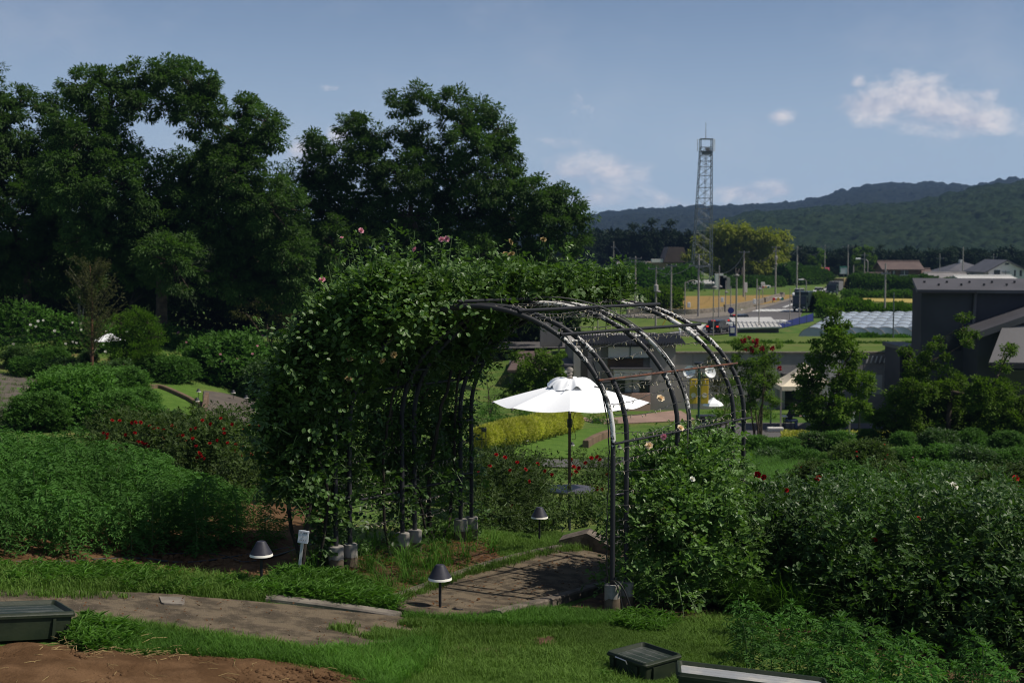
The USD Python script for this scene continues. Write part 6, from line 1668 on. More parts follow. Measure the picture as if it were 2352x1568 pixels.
for lab, px, d, lo in [('dark clipped shrub above the golden hedge, left', 1130, 58, [(1110, 960, 26), (1150, 965, 26), (1185, 960, 24), (1130, 940, 22)]), ('dark clipped shrub above the golden hedge, middle', 1240, 62, [(1215, 950, 22), (1250, 948, 22), (1280, 945, 20)]),
                       ('rounded green shrub right of the golden hedge end', 1385, 64, [(1365, 965, 20), (1395, 972, 22), (1415, 985, 18), (1375, 985, 16)]), ('loose green shrub between plaza and golden hedge', 1430, 60, [(1420, 995, 16), (1440, 985, 16)]),
                       ('bushy green shrub right of the arch below the speakers', 1655, 58, [(1640, 965, 24), (1665, 950, 20), (1620, 975, 18), (1690, 955, 16)]), ('leafy shrub left of the canopy leg', 1735, 66, [(1715, 948, 20), (1745, 945, 20), (1770, 950, 16), (1700, 930, 14)])]:
    tree('garden_shrub', lab, Gd(px, d), [(a, b, c, RT.uniform(-.4, .4)) for a, b, c in lo], d, RT, 'shrub_leaf' if 'green' in lab or 'leafy' in lab else 'rose_leaf_far', dens=1.2, per=32, cluster=.22, leaf=(.09, .045), trunk_r=.03, stems=3, branch_r=.02, catg='shrub')
# golden hedge: mounds in a row
gh = [(1105, 1005, 22, 46), (1130, 1000, 26, 47), (1160, 994, 27, 48.5), (1190, 988, 28, 50), (1220, 982, 28, 52), (1250, 976, 28, 54), (1280, 972, 27, 56), (1308, 966, 26, 58), (1325, 968, 20, 60)]
gh = [tuple(np.array(a) * (1 - f) + np.array(b) * f + np.array([0, 0, RT.uniform(-3, 2), 0])) for a, b in zip(gh[:-1], gh[1:]) for f in (0, .5)]
t = thing('golden_hedge', 'rounded golden yellow hedge along the lawn behind the parasol', 'hedge')
pp, aa = [], []
for px, py, r, d in gh:
    c, rr = P(px, py, d), r * d / F
    c[2] = max(c[2], H(c[0], c[1]) + .25)
    n = 2000
    u = unit(RT.normal(size=(n, 3)))
    pp.append(c + u * (rr * RT.uniform(.75, 1.06, n) * (1 + .22 * (meshkit.noise(u * 3 + c, 3) - .5)))[:, None] * [1.1, .9, 1.0])
    aa.append(unit(u + RT.normal(0, .5, (n, 3)) + [0, 0, .3]))
pp, aa = np.vstack(pp), np.vstack(aa)
part(t, 'foliage', leaves(pp, aa, unit(RT.normal(size=pp.shape) + [0, 0, 1.0]), .10 * RT.uniform(.6, 1.2, len(pp)), .035, 'lance'), 'golden_leaf', kind='stuff')
for px, py, r, d in gh:
    c = P(px, py, d)
    z = float(H(c[0], c[1]))
    part(t, 'stem', cat([tube([[c[0] + q, c[1], z - .05], [c[0] + 2 * q, c[1], c[2]]], [.02, .01], 5) for q in (-.1, .05, .16)]), 'stem')

# trees of the plain
bb = [(1598, 545, 22), (1625, 532, 20), (1655, 518, 24), (1690, 515, 26), (1720, 525, 26), (1755, 535, 24), (1790, 532, 18), (1640, 555, 32), (1680, 550, 34), (1720, 560, 34), (1760, 565, 32), (1795, 560, 24), (1610, 590, 28), (1650, 595, 34), (1700, 600, 36), (1750, 605, 34), (1790, 600, 26), (1585, 575, 14), (1805, 580, 16), (1812, 530, 9)]
tree('bamboo_grove', 'yellow green bamboo grove with feathery tops behind the steel tower', on_plain(1700, 652), [(1698 + (a - 1698) * .97, b + 15, c * .92, RT.uniform(-4, 4)) for a, b, c in bb], 262, RT, 'bamboo_leaf', 'bark_dark', dens=1.35, per=80, cluster=1.3, leaf=(.75, .32), trunk_r=.12, stems=14, fork=P(1700, 610, 262), branch_r=.1, droop=.7, catg='bamboo')
def shape(kind, r, R):
    if kind == 'conifer':
        return [(0, -1.9 * r + i * .55 * r, r * (.18 + .13 * i)) for i in range(7)]
    if kind == 'round':
        return [(R.uniform(-.6, .6) * r, R.uniform(-1.0, .6) * r, r * R.uniform(.45, .7)) for _ in range(7)] + [(0, .3 * r, .8 * r)]
    return [(R.uniform(-.35, .35) * r, -1.2 * r + i * .5 * r, r * R.uniform(.4, .6)) for i in range(6)]
protos = {}
def plain_tree(kind, label, px, top, foot_py, width, mat='conifer_leaf'):
    """a tree on the plain: column px, top and foot in picture units, crown width"""
    g = on_plain(px, foot_py)
    d = g[1]
    key = (kind, mat)
    hgt = (foot_py - top)
    if key not in protos:
        r = hgt / 3.4
        lo = [(px + a * .9, top + 1.95 * r + b * .95 if kind == 'conifer' else top + 1.7 * r + b, c * .9, RT.uniform(-.3, .3) * r * d / F) for a, b, c in shape(kind, r, RT)]
        if kind != 'conifer':
            lo += [(px + q * r, top + 2.7 * r, r * .62, 0) for q in (-.5, .1, .6)] + [(px + q * r, top + 3.15 * r, r * .45, 0) for q in (-.4, .35)]
        protos[key] = (tree('field_tree', label, g, lo, d, RT, mat, 'bark_dark', dens=1.1, per=44, cluster=r * d / F * .3, leaf=(r * d / F * .15, r * d / F * .09), trunk_r=r * d / F * .07, branch_r=r * d / F * .03, droop=.3), hgt * d / F, width)
        return
    pr, h0, w0 = protos[key]
    s = hgt * d / F / h0
    copy(pr, label, g, RT.uniform(0, 360), (s * RT.uniform(.9, 1.2), s * RT.uniform(.9, 1.2), s))
row = [('round', 1345, 535, 634, 'behind the white roofed house'), ('round', 1375, 525, 632, 'between the white roofed house and the brown chapel'), ('round', 1405, 528, 632, 'left of the tall pole in front of the dark wood'), ('round', 1432, 518, 632, 'in the dark wood above the long grey roof, left'),
       ('conifer', 1455, 510, 632, 'pointed, above the long grey roof'), ('round', 1480, 508, 632, 'in the dark wood above the long grey roof, right'), ('conifer', 1502, 500, 632, 'tallest pointed one left of the steel tower'), ('round', 1522, 512, 632, 'left of the steep brown roof'), ('conifer', 1545, 503, 632, 'pointed, just left of the bamboo'),
       ('round', 1572, 515, 632, 'directly left of the bamboo grove'), ('round', 1320, 545, 634, 'partly hidden behind the broad oak'), ('round', 1590, 520, 632, 'behind the left edge of the bamboo grove'),
       ('round', 1835, 562, 636, 'right of the bamboo grove, by the tall pole'), ('round', 1862, 575, 636, 'behind the road, left of the road sign'), ('tall', 1888, 568, 636, 'behind the blue green road sign, left'), ('round', 1912, 572, 636, 'behind the road sign post'), ('tall', 1965, 565, 636, 'behind the curved street lamp'), ('tall', 1995, 560, 636, 'bright, right of the curved street lamp'),
       ('conifer', 2025, 560, 634, 'dark, above the left end of the brown house'), ('round', 2050, 568, 634, 'behind the brown house roof, left'), ('round', 2085, 566, 634, 'behind the brown house roof, right'), ('round', 2115, 572, 634, 'between the brown house and the tiled roof'), ('round', 2150, 562, 634, 'dark, left of the tall pole over the tiled roof'), ('round', 2185, 558, 634, 'darkest and widest, over the tiled roof'),
       ('round', 2225, 566, 634, 'behind the tiled roof, right'), ('round', 2265, 572, 634, 'behind the roof ridge next to the white house'), ('tall', 2310, 575, 634, 'behind the white house gable'), ('round', 2345, 578, 634, 'behind the solar panels at the right edge'), ('round', 2390, 570, 634, 'just outside the right edge'), ('conifer', 1938, 575, 636, 'pointed, just right of the road sign')]
for kind, px, top, ft, lab in row:
    br = 'bright' in lab or px in (1888, 1965, 1862)
    plain_tree(kind, ('light green tree ' if br else 'dark green tree ') + lab, px, top, ft, 1, 'maple_leaf' if br else 'conifer_leaf')
# bushes and hedge rows on the plain
def hedge_row(label, a, b, h, dep, R, mat, n, leaf=.3, bump=.55, cat_='hedge'):
    a, b = np.asarray(a, float), np.asarray(b, float)
    t = thing('field_hedge', label, cat_)
    u = R.uniform(0, 1, n)
    L = np.linalg.norm(b - a)
    hh = h * (1.12 - 1.1 * bump * meshkit.fbm(np.c_[u * L / (h * .8), np.zeros(n), np.zeros(n)], 3, int(a[0]) % 17))
    dep = dep * (.75 + .5 * meshkit.noise(np.c_[u * L / (h * .9), np.ones(n) * 3, np.zeros(n)], 5))
    th = R.uniform(0, np.pi, n)
    q = np.where(R.random(n) < .8, R.uniform(.88, 1.05, n), R.uniform(.3, .9, n))
    t2 = unit(b - a)
    s = np.array([t2[1], -t2[0], 0])
    p = a + np.outer(u, b - a) + (np.cos(th) * q * dep)[:, None] * s + np.c_[np.zeros((n, 2)), np.sin(th) ** .7 * q * hh]
    ax = unit(np.outer(np.cos(th), s) + np.c_[np.zeros((n, 2)), np.sin(th)] + R.normal(0, .5, (n, 3)))
    part(t, 'foliage', leaves(p, ax, unit(R.normal(size=(n, 3)) + [0, 0, 1]), leaf * R.uniform(.7, 1.3, n), leaf * .55, 'lance'), mat, kind='stuff')
RH = np.random.default_rng(81)
hedge_row('dark clipped field hedge below the brown house', on_plain(1950, 668), on_plain(2180, 668), 2.3, 1.6, RH, 'rose_leaf', 9000, .5)
hedge_row('lighter hedge band between the dark hedge and the yellow field', on_plain(1935, 684), on_plain(2240, 688), 1.0, 1.6, RH, 'field_leaf', 6000, .4)
hedge_row('thick green hedge between the yellow field and the plastic tunnels', on_plain(1880, 728), on_plain(2240, 735), 1.7, 1.6, RH, 'shrub_leaf', 9000, .35)
hedge_row('round bush at the road corner behind the truck', on_plain(1868, 716), on_plain(1915, 716), 2.2, 2.2, RH, 'maple_leaf', 5000, .4, cat_='bush')
hedge_row('dark hedge of clipped shrubs along the far road before the bamboo', on_plain(1795, 655), on_plain(1890, 652), 3.4, 2.0, RH, 'rose_leaf', 6000, .55)
hedge_row('bushes at the foot of the bamboo, right of the tower', on_plain(1650, 662), on_plain(1790, 658), 1.7, 1.6, RH, 'rose_leaf', 6000, .55)
hedge_row('green thicket below the grey roofs, left of the tower', on_plain(1400, 672), on_plain(1580, 668), 4.2, 3.0, RH, 'rose_leaf_far', 9000, .55)
hedge_row('olive bush on the roadside bank left of the leaning poles', on_plain(1470, 712), on_plain(1565, 712), 2.4, 2.0, RH, 'maple_leaf', 5000, .4, cat_='bush')
hedge_row('tall grass edge on top of the concrete wall', on_plain(1600, 806, PLAIN + .2), on_plain(2140, 806, PLAIN + .2), .5, .8, RH, 'field_leaf', 9000, .25, cat_='grass')
hedge_row('bushes along the foot of the plastic tunnels', on_plain(1950, 798), on_plain(2130, 798), .9, .9, RH, 'rose_leaf_far', 5000, .25)

def thicket(label, px0, px1, d, h, n, R, mat='oak_leaf_dark', leaf=.5):
    t = thing('thicket', label, 'thicket', kind='stuff')
    px = R.uniform(px0, px1, n)
    dd = d + R.uniform(-1.5, 1.5, n)
    x = (px - CX) / F * dd
    hh = h * (.7 + .6 * meshkit.fbm(np.c_[x * .35, np.zeros(n), np.zeros(n)], 3, 7))
    p = np.c_[x, dd, H(x, dd) + R.uniform(0, 1, n) * hh]
    part(t, 'foliage', leaves(p, R.normal(size=(n, 3)), unit(R.normal(size=(n, 3)) + [0, -.6, .5]), leaf * R.uniform(.6, 1.3, n), leaf * .55, 'lance'), mat, kind='stuff')
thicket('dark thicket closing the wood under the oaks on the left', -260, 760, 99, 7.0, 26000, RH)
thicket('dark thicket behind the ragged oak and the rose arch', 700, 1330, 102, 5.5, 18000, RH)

thicket('far dark wood at the foot of the hills behind the tower', 1280, 1640, 345, 9.0, 15000, RH, 'conifer_leaf', 1.4)
thicket('far dark wood at the foot of the hills behind the houses on the right', 1600, 2500, 350, 5.2, 26000, RH, 'conifer_leaf', 1.2)
# ------------------------------------------------------------------ things in the garden
def lamp(label, loc, s=1.0, ry=0.0, lean=0.0, src=None, group='garden path lamps'):
    if src:
        return copy(src, label, loc, lean, s, group)
    t = thing('path_lamp', label, 'path lamp', loc=loc, scale=s, group=group)
    part(t, 'base_plate', lathe([(0, -.02), (.045, -.02), (.045, .012), (.02, .02), (0, .02)], 14), 'black_post', 40)
    part(t, 'stem', lathe([(.0125, .0), (.0125, .29), (.022, .295), (.022, .305), (0, .306)], 12), 'black_post', 40)
    sh = part(t, 'shade', lathe([(.098, .312), (.100, .316), (.099, .330), (.043, .430), (.036, .437), (0, .439)], 28), 'dark_bronze', 40)
    part(sh, 'rim', lathe([(.100, .303), (.1055, .303), (.1065, .306), (.1012, .322), (.0995, .324)], 28), 'lamp_rim', 40)
    part(t, 'diffuser', lathe([(0, .296), (.06, .296), (.065, .315), (0, .318)], 16), 'lamp_rim', 40)
    return t
L0 = lamp('nearest path lamp at the front corner where the paths meet', G(1011, 1408), 1.05)
lamp('path lamp on the weedy strip, left of the little plant label', G(601, 1352), 1.05, src=L0)
lamp('path lamp on the grass at the far end of the arch path', G(1239, 1245), 1.0, src=L0)
lamp('path lamp hidden behind the right legs of the arch', Gd(1432, 17.5), 1.0, src=L0)
for lab, px, d, ys in [('lone path lamp at the left edge beside the left path', 19, 48, .8), ('upper of the two lamps on the left lawn wedge', 453, 58, .8), ('lower of the two lamps on the left lawn wedge', 449, 54, .9), ('left of the two small lamps at the path bend', 533, 61, .85), ('right of the two small lamps at the path bend', 563, 60, .85), ('small lamp below the conical shrub, behind the dark bench', 324, 60, .85),
                       ('small lamp low on the lawn under the golden hedge', 1209, 50, .7), ('small lamp on the lawn just right of the parasol pole', 1315, 50, .7), ('small lamp on the lawn between the right arch legs', 1424, 50, .7)]:
    lamp(lab, Gd(px, d), 1.0 if ys == 1 else ys + .15, src=L0)
f = G(1014, 1408)
tw = thing('cable_coil', 'black cable coiled at the foot of the nearest path lamp', 'cable')
pts = np.array([f + [.03 + .012 * q + .05 * math.cos(q * 1.3), -.03 + .03 * math.sin(q * 1.3), .025 + .03 * abs(math.sin(q * .9))] for q in np.linspace(0, 12, 90)])
part(tw, 'coil', tube(pts, .006, 5), 'wire', True)

# plant label
b = G(684, 1332)
t = thing('plant_label', 'small white plant name plate on a leaning stake below the climbing rose', 'sign', loc=b, ry=7)
part(t, 'stake', box(.028, .012, .46, (0, .014, .22)), 'off_white')
pl = part(t, 'plate', rbox(.105, .012, .13, .005, (.006, -.001, .44)), 'sign_white')
S = lambda txt, h: meshkit.text_mesh(txt, h, .0016)
def put_text(txt, h, x, z, up=pl):
    m = S(txt, h)
    w = m.bounds[1][0] - m.bounds[0][0]
    m.apply_transform(np.array([[1, 0, 0, x - w / 2 - m.bounds[0][0]], [0, 0, -1, -.0085], [0, 1, 0, z], [0, 0, 0, 1.0]]))
    return m
def strokes(lines, x, z, w, h, r=.0011):
    ms = []
    for ln in lines:
        p = [(x + a * w, -.0085, z + b * h) for a, b in ln]
        ms.append(tube(p, r, 4))
    return cat(ms)
part(pl, 'lettering', put_text('CL', .017, -.018, .470), 'ink', kind='stuff')
hane = [[(0, 1), (.42, 1), (.42, 0), (.3, .06)], [(.1, .75), (.25, .6)], [(.05, .45), (.3, .62)], [(.05, .2), (.3, .38)], [(.52, 1), (.95, 1), (.95, 0), (.83, .06)], [(.62, .75), (.77, .6)], [(.57, .45), (.82, .62)], [(.57, .2), (.82, .38)]]
koromo = [[(.5, 1.05), (.5, .88)], [(.02, .86), (.98, .86)], [(.5, .84), (.1, .4)], [(.34, .6), (.34, .05), (.5, .15)], [(.5, .62), (.95, 0)], [(.86, .62), (.6, .42)]]
part(pl, 'lettering', strokes(hane, .002, .470, .019, .018), 'ink', kind='stuff')
part(pl, 'lettering', strokes(koromo, .024, .470, .019, .018), 'ink', kind='stuff')
part(pl, 'lettering', put_text('CL', .011, .004, .437), 'ink', kind='stuff')
part(pl, 'lettering', put_text('1970', .009, -.018, .402), 'ink', kind='stuff')
part(pl, 'lettering', strokes([[(0, 1), (1, 1), (1, 0), (0, 0), (0, 1)], [(0, .5), (1, .5)]], .008, .402, .008, .009, .0008), 'ink', kind='stuff')
part(pl, 'lettering', strokes([[(.5, 1), (.5, 0)], [(0, .7), (1, .7)], [(.5, .65), (0, .1)], [(.5, .65), (1, .1)]], .028, .402, .009, .010, .0008), 'ink', kind='stuff')

# parasol and table
d = 25.0
base = P(1308, 1128, d)
base[2] = H(base[0], base[1])
ctr = P(1311, 940, d)
t = thing('parasol', 'big white market parasol on a wooden pole, open behind the arch', 'parasol')
R = np.random.default_rng(101)
ra = 1.385
zr, zc = 7.215, Z(877, d)
ang = np.radians(np.array([-14, 31, 76, 121, 166, 211, 256, 301]) + 22 - 11)
def canopy_pt(f, a, sag=0.0):
    """f from 0 at the hub to 1 at the rim"""
    return np.array([ctr[0] + ra * f * math.cos(a), d + ra * f * math.sin(a), zc + (zr - zc) * (f ** 1.12) - sag])
for k in range(8):
    a0, a1 = ang[k], ang[(k + 1) % 8]
    if a1 < a0:
        a1 += 2 * math.pi
    nf, na = 14, 9
    v, ff = [], []
    for i in range(nf):
        fr = .06 + .94 * i / (nf - 1)
        p, q = canopy_pt(fr, a0), canopy_pt(fr, a1)
        for j in range(na):
            s = j / (na - 1)
            m = p * (1 - s) + q * s
            c = math.sin(math.pi * s)
            m[2] -= .055 * c * fr ** 1.4
            m[:2] += (np.array([ctr[0], d]) - m[:2]) * .045 * c * (fr ** 3)
            v.append(m)
    for i in range(nf - 1):
        for j in range(na - 1):
            o = i * na + j
            ff += [(o, o + na, o + na + 1), (o, o + na + 1, o + 1)]
    part(t, 'canopy_panel', trimesh.Trimesh(np.array(v), ff, process=False), 'canvas', True)
    p0, p1 = canopy_pt(.05, a0) - [0, 0, .03], canopy_pt(1.0, a0) - [0, 0, .028]
    part(t, 'rib', tube([p0, canopy_pt(.5, a0) - [0, 0, .03], p1], .012, 5), 'umbrella_wood')
    part(t, 'strut', tube([canopy_pt(.55, a0) - [0, 0, .035], [ctr[0], d, zr - .18]], .01, 5), 'umbrella_wood')
    part(t, 'rib_tip', lathe([(0, -.02), (.016, -.02), (.02, 0), (.012, .02), (0, .02)], 8, canopy_pt(1.0, a0) - [0, 0, .02]), 'finial')
# vent cap: wrinkled cloth ring
n, nr = 96, 7
v = []
for i in range(nr):
    f = i / (nr - 1)
    for j in range(n):
        a = 2 * math.pi * j / n
        r = .07 + (.37 + .02 * math.sin(8 * a) + .03 * math.sin(3 * a + 1)) * f
        fold = .055 * math.sin(5 * a + 2.2 * f) * f + .035 * math.sin(11 * a + 4 * f) * f + .02 * math.sin(17 * a) * f
        v.append((ctr[0] + r * math.cos(a), d + r * math.sin(a), zc + .055 + .03 * math.sin(f * 3) - .15 * f ** 2.0 + fold * .55))
ff = []
for i in range(nr - 1):
    for j in range(n):
        k = (j + 1) % n
        ff += [(i * n + j, (i + 1) * n + j, (i + 1) * n + k), (i * n + j, (i + 1) * n + k, i * n + k)]
part(t, 'vent_cap', trimesh.Trimesh(np.array(v), ff, process=False), 'canvas', True)
part(t, 'tie', tube(spline([(ctr[0] - .03, d - .36, zc + .02), (ctr[0] - .06, d - .43, zc - .03), (ctr[0] - .14, d - .56, zc - .09)], 8), .007, 4), 'canvas')
pole_x = np.array([ctr[0] - .02, d])
part(t, 'pole', tube([np.r_[base[:2], base[2] - .05], np.r_[pole_x, zc + .08]], .028, 14), 'umbrella_wood', True)
f = (Z(980, d) - base[2]) / (zc - base[2])
cl = np.r_[base[:2], base[2]] * (1 - f) + np.r_[pole_x, zc + .08] * f
part(t, 'collar', tube([cl - [0, 0, .075], cl + [0, 0, .075]], .045, 14), 'black_post', True)
part(t, 'pull_cord', tube(spline([cl + [.03, -.03, .35], cl + [.10, -.04, .2], cl + [.05, -.05, .02], cl + [.1, -.05, -.2], cl + [.04, -.04, -.28]], 24), .005, 4), 'stem')
part(t, 'finial', lathe([(0, 0), (.072, 0), (.072, .03), (.055, .05), (.045, .075), (.06, .09), (.068, .125), (.05, .16), (.04, .165), (.06, .175), (.078, .215), (.078, .25), (.06, .29), (.03, .31), (0, .313)], 24).apply_scale([.8, .8, .62]).apply_translation((pole_x[0], d, zc + .065)), 'finial', 40)
t = thing('garden_table', 'round dark table with the parasol pole through its middle', 'table', loc=base)
zt = Z(1125, d) - base[2]
top = part(t, 'tabletop', lathe([(.03, -.035), (.44, -.035), (.455, -.022), (.455, -.008), (.44, 0), (.03, 0)], 40, (0, 0, zt)), 'table_dark', 40)
for k in range(3):
    a = k * 2.094 + .5
    part(t, 'leg', tube([(.12 * math.cos(a), .12 * math.sin(a), zt - .04), (.34 * math.cos(a), .34 * math.sin(a), 0)], .022, 8), 'black_post', True)

# storage tubs
def tub(label, a, b, depth, h, loc=None, handle=True, lidm='tub_lid', slope=.94, lift=0.0):
    """a lidded tub whose front lower edge runs from a to b"""
    a, b = np.asarray(a, float), np.asarray(b, float)
    L = np.linalg.norm(b - a)
    rz = math.degrees(math.atan2(b[1] - a[1], b[0] - a[0]))
    tilt = math.degrees(math.asin((b[2] - a[2]) / L))
    t = thing('storage_tub', label, 'storage tub', loc=a + [0, 0, lift], rz=rz, ry=-tilt)
    W, D = L / slope, depth / slope
    cx, cy = L / 2, depth / 2
    def ring(w, d_, z, r=.03, n=5):
        p = []
        for sx, sy, a0 in ((1, 1, 0), (-1, 1, 90), (-1, -1, 180), (1, -1, 270)):
            for q in np.linspace(0, 90, n):
                an = math.radians(a0 + q)
                p.append((cx + sx * (w / 2 - r) + r * math.cos(an), cy + sy * (d_ / 2 - r) + r * math.sin(an), z))
        return np.array(p)
    def loft(rings, cap0=True, cap1=True):
        n = len(rings[0])
        v = np.vstack(rings)
        f = []
        for i in range(len(rings) - 1):
            for j in range(n):
                k = (j + 1) % n
                f += [(i * n + j, i * n + k, (i + 1) * n + k), (i * n + j, (i + 1) * n + k, (i + 1) * n + j)]
        if cap0:
            f += [(0, j + 1, j) for j in range(1, n - 1)]
        if cap1:
            o = (len(rings) - 1) * n
            f += [(o, o + j, o + j + 1) for j in range(1, n - 1)]
        return trimesh.Trimesh(v, f, process=False)
    part(t, 'body', loft([ring(L, depth, 0), ring(L + (W - L) * .8, depth + (D - depth) * .8, h * .80)]), 'tub_green', 35)
    e = .014
    ld = part(t, 'lid', loft([ring(W + .01, D + .01, h * .80), ring(W + .025, D + .025, h * .81), ring(W + .028, D + .028, h * .90), ring(W + .018, D + .018, h * .93), ring(W + .01, D + .01, h), ring(W - .015, D - .015, h * 1.0), ring(W - .045, D - .045, h - .030)]), 'tub_green', 35)
    part(ld, 'lid_panel', loft([ring(W - .05, D - .05, h - .0295), ring(W - .055, D - .055, h - .0265)]), lidm)
    for k in range(4):
        y = cy - D * .3 + D * .2 * k
        part(ld, 'lid_groove', box(W * .82, .003, .003, (cx, y, h - .0275)), 'roof_grey')
    for x in (.18, .82):
        part(t, 'rib', box(.022, .03, h * .74, (L * x, -.012, h * .38)), 'tub_green')
    part(t, 'rib', box(.03, depth * .6, h * .7, (L + .003, cy, h * .36)), 'tub_green')
    if handle:
        part(t, 'clasp', tube([(L * .33, -.05, h * .93), (L * .34, -.062, h * .99), (L * .62, -.062, h * .96), (L * .63, -.052, h * .8)], .005, 5), 'chrome')
    return t
def Gh(px, py, h):
    d_ = 8.0
    while True:
        q = P(px, py, d_)
        if q[2] <= H(q[0], q[1]) + h:
            return np.array([q[0], q[1], float(H(q[0], q[1]))])
        d_ += .01
b_ = G(157, 1473)
tub('dark green lidded storage tub at the left edge on the soil', G(-60, 1484), b_, .40, .205, handle=False, lift=.03)
b_ = G(1481, 1571)
tub('small dark green storage tub with a dusty lid and wire clasp on the lawn', G(1397, 1541), b_, float(np.linalg.norm(G(1536, 1554) - b_)), .17, lidm='tub_lid', slope=.975)
a3 = Gh(1562, 1543, .25)
e3 = unit(Gh(1916, 1557, .25) - Gh(1605, 1519, .25))
tub('long storage tub with a pale dusty lid cut off by the bottom edge', a3, a3 + e3 * 1.06, .30, .25, handle=False, lidm='tub_dust')
o = G(1380, 1525)
t = thing('cable_coil', 'black cable and plug lying beside the small storage tub', 'cable')
part(t, 'cable', tube(spline([G(1536, 1545), G(1548, 1520) + [0, 0, .05], G(1552, 1545) + [0, 0, .02], G(1545, 1560), G(1562, 1562)], 20) + [0, 0, .03], .006, 5), 'wire', True)
solo('plastic_sheet', box(.14, .07, .05, G(1374, 1524) + [0, 0, .02]).subdivide().apply_transform(np.eye(4)), 'chrome', 'small grey plastic case in the grass left of the small tub', 'case') if False else None
t = thing('plug_box', 'silvery plug on a loop of cable at the right end of the left tub', 'plug')
q = G(188, 1448)
part(t, 'plug', rbox(.05, .04, .035, .01, q + [0, 0, .05]), 'chrome')
part(t, 'cable', tube(spline([q + [.01, 0, .05], q + [.07, 0, .1], q + [.15, .02, .08], q + [.17, .02, .0]], 16), .006, 5), 'wire', True)
t = thing('drip_hose', 'thin black drip hose lying along the front of the marigold bed', 'hose')
hp = [G(*p) + [0, 0, .035] for p in [(-60, 1293), (120, 1298), (215, 1292), (330, 1290), (420, 1299), (520, 1288), (600, 1275), (700, 1258)]]
part(t, 'hose', tube(spline(hp, 60), .010, 6), 'hose', True)
hp = [G(*p) + [0, 0, .035] for p in [(330, 1281), (430, 1278), (520, 1285), (575, 1297), (700, 1262), (790, 1240)]]
part(t, 'hose', tube(spline(hp, 40), .010, 6), 'hose', True)

# lower garden: bench, speakers, canopy, sign, figures
g = Gd(312, 51)
t = thing('bench_box', 'dark bench like box on the left lawn wedge', 'bench', loc=g)
part(t, 'top', rbox(.75, .4, .09, .02, (0, 0, .40)), 'table_dark')
for s in (-1, 1):
    part(t, 'leg', rbox(.09, .36, .36, .015, (s * .28, 0, .18)), 'black_post')
part(thing('drain_cover', 'flat grey cover lying in front of the dark bench', 'cover', loc=Gd(300, 49.5)), 'cover', rbox(.7, .4, .1, .02, (0, 0, .05)), 'concrete')
g = Gd(238, 63.5)
t = thing('parasol', 'distant pale parasol peeping out behind the conical shrub', 'parasol', loc=g)
hh = Z(777, 63.5) - g[2] - .1
part(t, 'canopy', lathe([(0, .32), (.12, .30), (.75, 0), (.73, -.02), (.1, .27), (0, .28)], 8, (.25, 0, hh)), 'canvas')
part(t, 'pole', tube([(.25, 0, 0), (.25, 0, hh + .3)], .025, 8), 'umbrella_wood')
d = 56.0
g = Gd(1607, d)
s_ = d / F
t = thing('speaker_post', 'dark green post with a pair of white horn loudspeakers, seen through the right hoops', 'loudspeaker post', loc=g)
zf = lambda py: Z(py, d) - g[2]
part(t, 'post', tube([(0, 0, -.1), (0, 0, zf(838))], .045, 10), 'pole_green', True)
part(t, 'post_lamp', lathe([(0, 0), (.1, 0), (.19, .06), (.19, .13), (0, .15)], 16, (0, 0, zf(840))), 'black_post', 40)
for sx in (-1, 1):
    hn = lathe([(.03, -.16), (.07, -.15), (.05, 0), (.07, .1), (.12, .18), (.24, .26), (.25, .262), (.22, .25), (.1, .17), (0, .02)], 22)
    hn.apply_transform(trimesh.transformations.rotation_matrix(math.radians(68), (1, 0, 0)))
    hn.apply_transform(trimesh.transformations.rotation_matrix(math.radians(28 * sx), (0, 0, 1)))
    part(t, 'horn', hn.apply_translation((sx * .30, -.05, zf(858))), 'white_paint', 40)
    part(t, 'bracket', tube([(0, 0, zf(858)), (sx * .26, -.02, zf(858))], .02, 6), 'pole_green')
    bn = rbox(.30 if sx > 0 else .33, .05, 1.78, .024, (sx * .215, -.0, zf(902)))
    bp = part(t, 'banner', rbox(.31, .06, (928 - 870) * s_, .028, (sx * .22, -.03, zf(899))), 'yellow')
    part(bp, 'banner_disc', lathe([(0, 0), (.10, 0), (.10, .006), (0, .006)], 20).apply_transform(trimesh.transformations.rotation_matrix(math.pi / 2, (1, 0, 0))).apply_translation((sx * .22, -.062, zf(908))), 'golden_leaf' if False else 'tent_canvas')
    part(t, 'banner_arm', tube([(0, 0, zf(871)), (sx * .4, 0, zf(871))], .012, 5), 'pole_green')
g = Gd(1640, 60)
t = thing('stall_umbrella', 'flat white parasol top behind the yellow banners', 'parasol', loc=g, scale=(.72, .72, 1))
zz = Z(932, 60) - g[2]
part(t, 'canopy', lathe([(0, .30), (.1, .28), (.5, .12), (.62, 0), (.60, -.01), (0, .36)], 6, (.0, 0, zz)), 'canvas')
part(t, 'pole', tube([(0, 0, 0), (0, 0, zz + .4)], .025, 8), 'black_post')
t = thing('litter_bin', 'pale square bin with a dark lid below the flat white parasol', 'bin', loc=Gd(1622, 57))
part(t, 'body', rbox(.75, .5, .75, .04, (0, 0, .38)), 'wall_cream')
part(t, 'lid', rbox(.8, .55, .25, .05, (.05, 0, .9)), 'black_post')
# blue things on the brick plaza
g = Gd(1371, 70)
t = thing('blue_figure_board', 'dark blue painted board with a pale yellow ring on the brick plaza', 'board', loc=g)
part(t, 'board', prism([(-.35, 0), (.35, 0), (.3, .5), (.15, .72), (-.15, .72), (-.32, .45)], -.05, .05), 'blue_paint')
a = np.linspace(0, 2 * np.pi, 25)
part(t, 'ring', tube(np.c_[.55 + .24 * np.cos(a), np.full(25, -.08), .35 + .32 * np.sin(a)], .045, 6), 'golden_leaf' if False else 'tent_canvas', True)
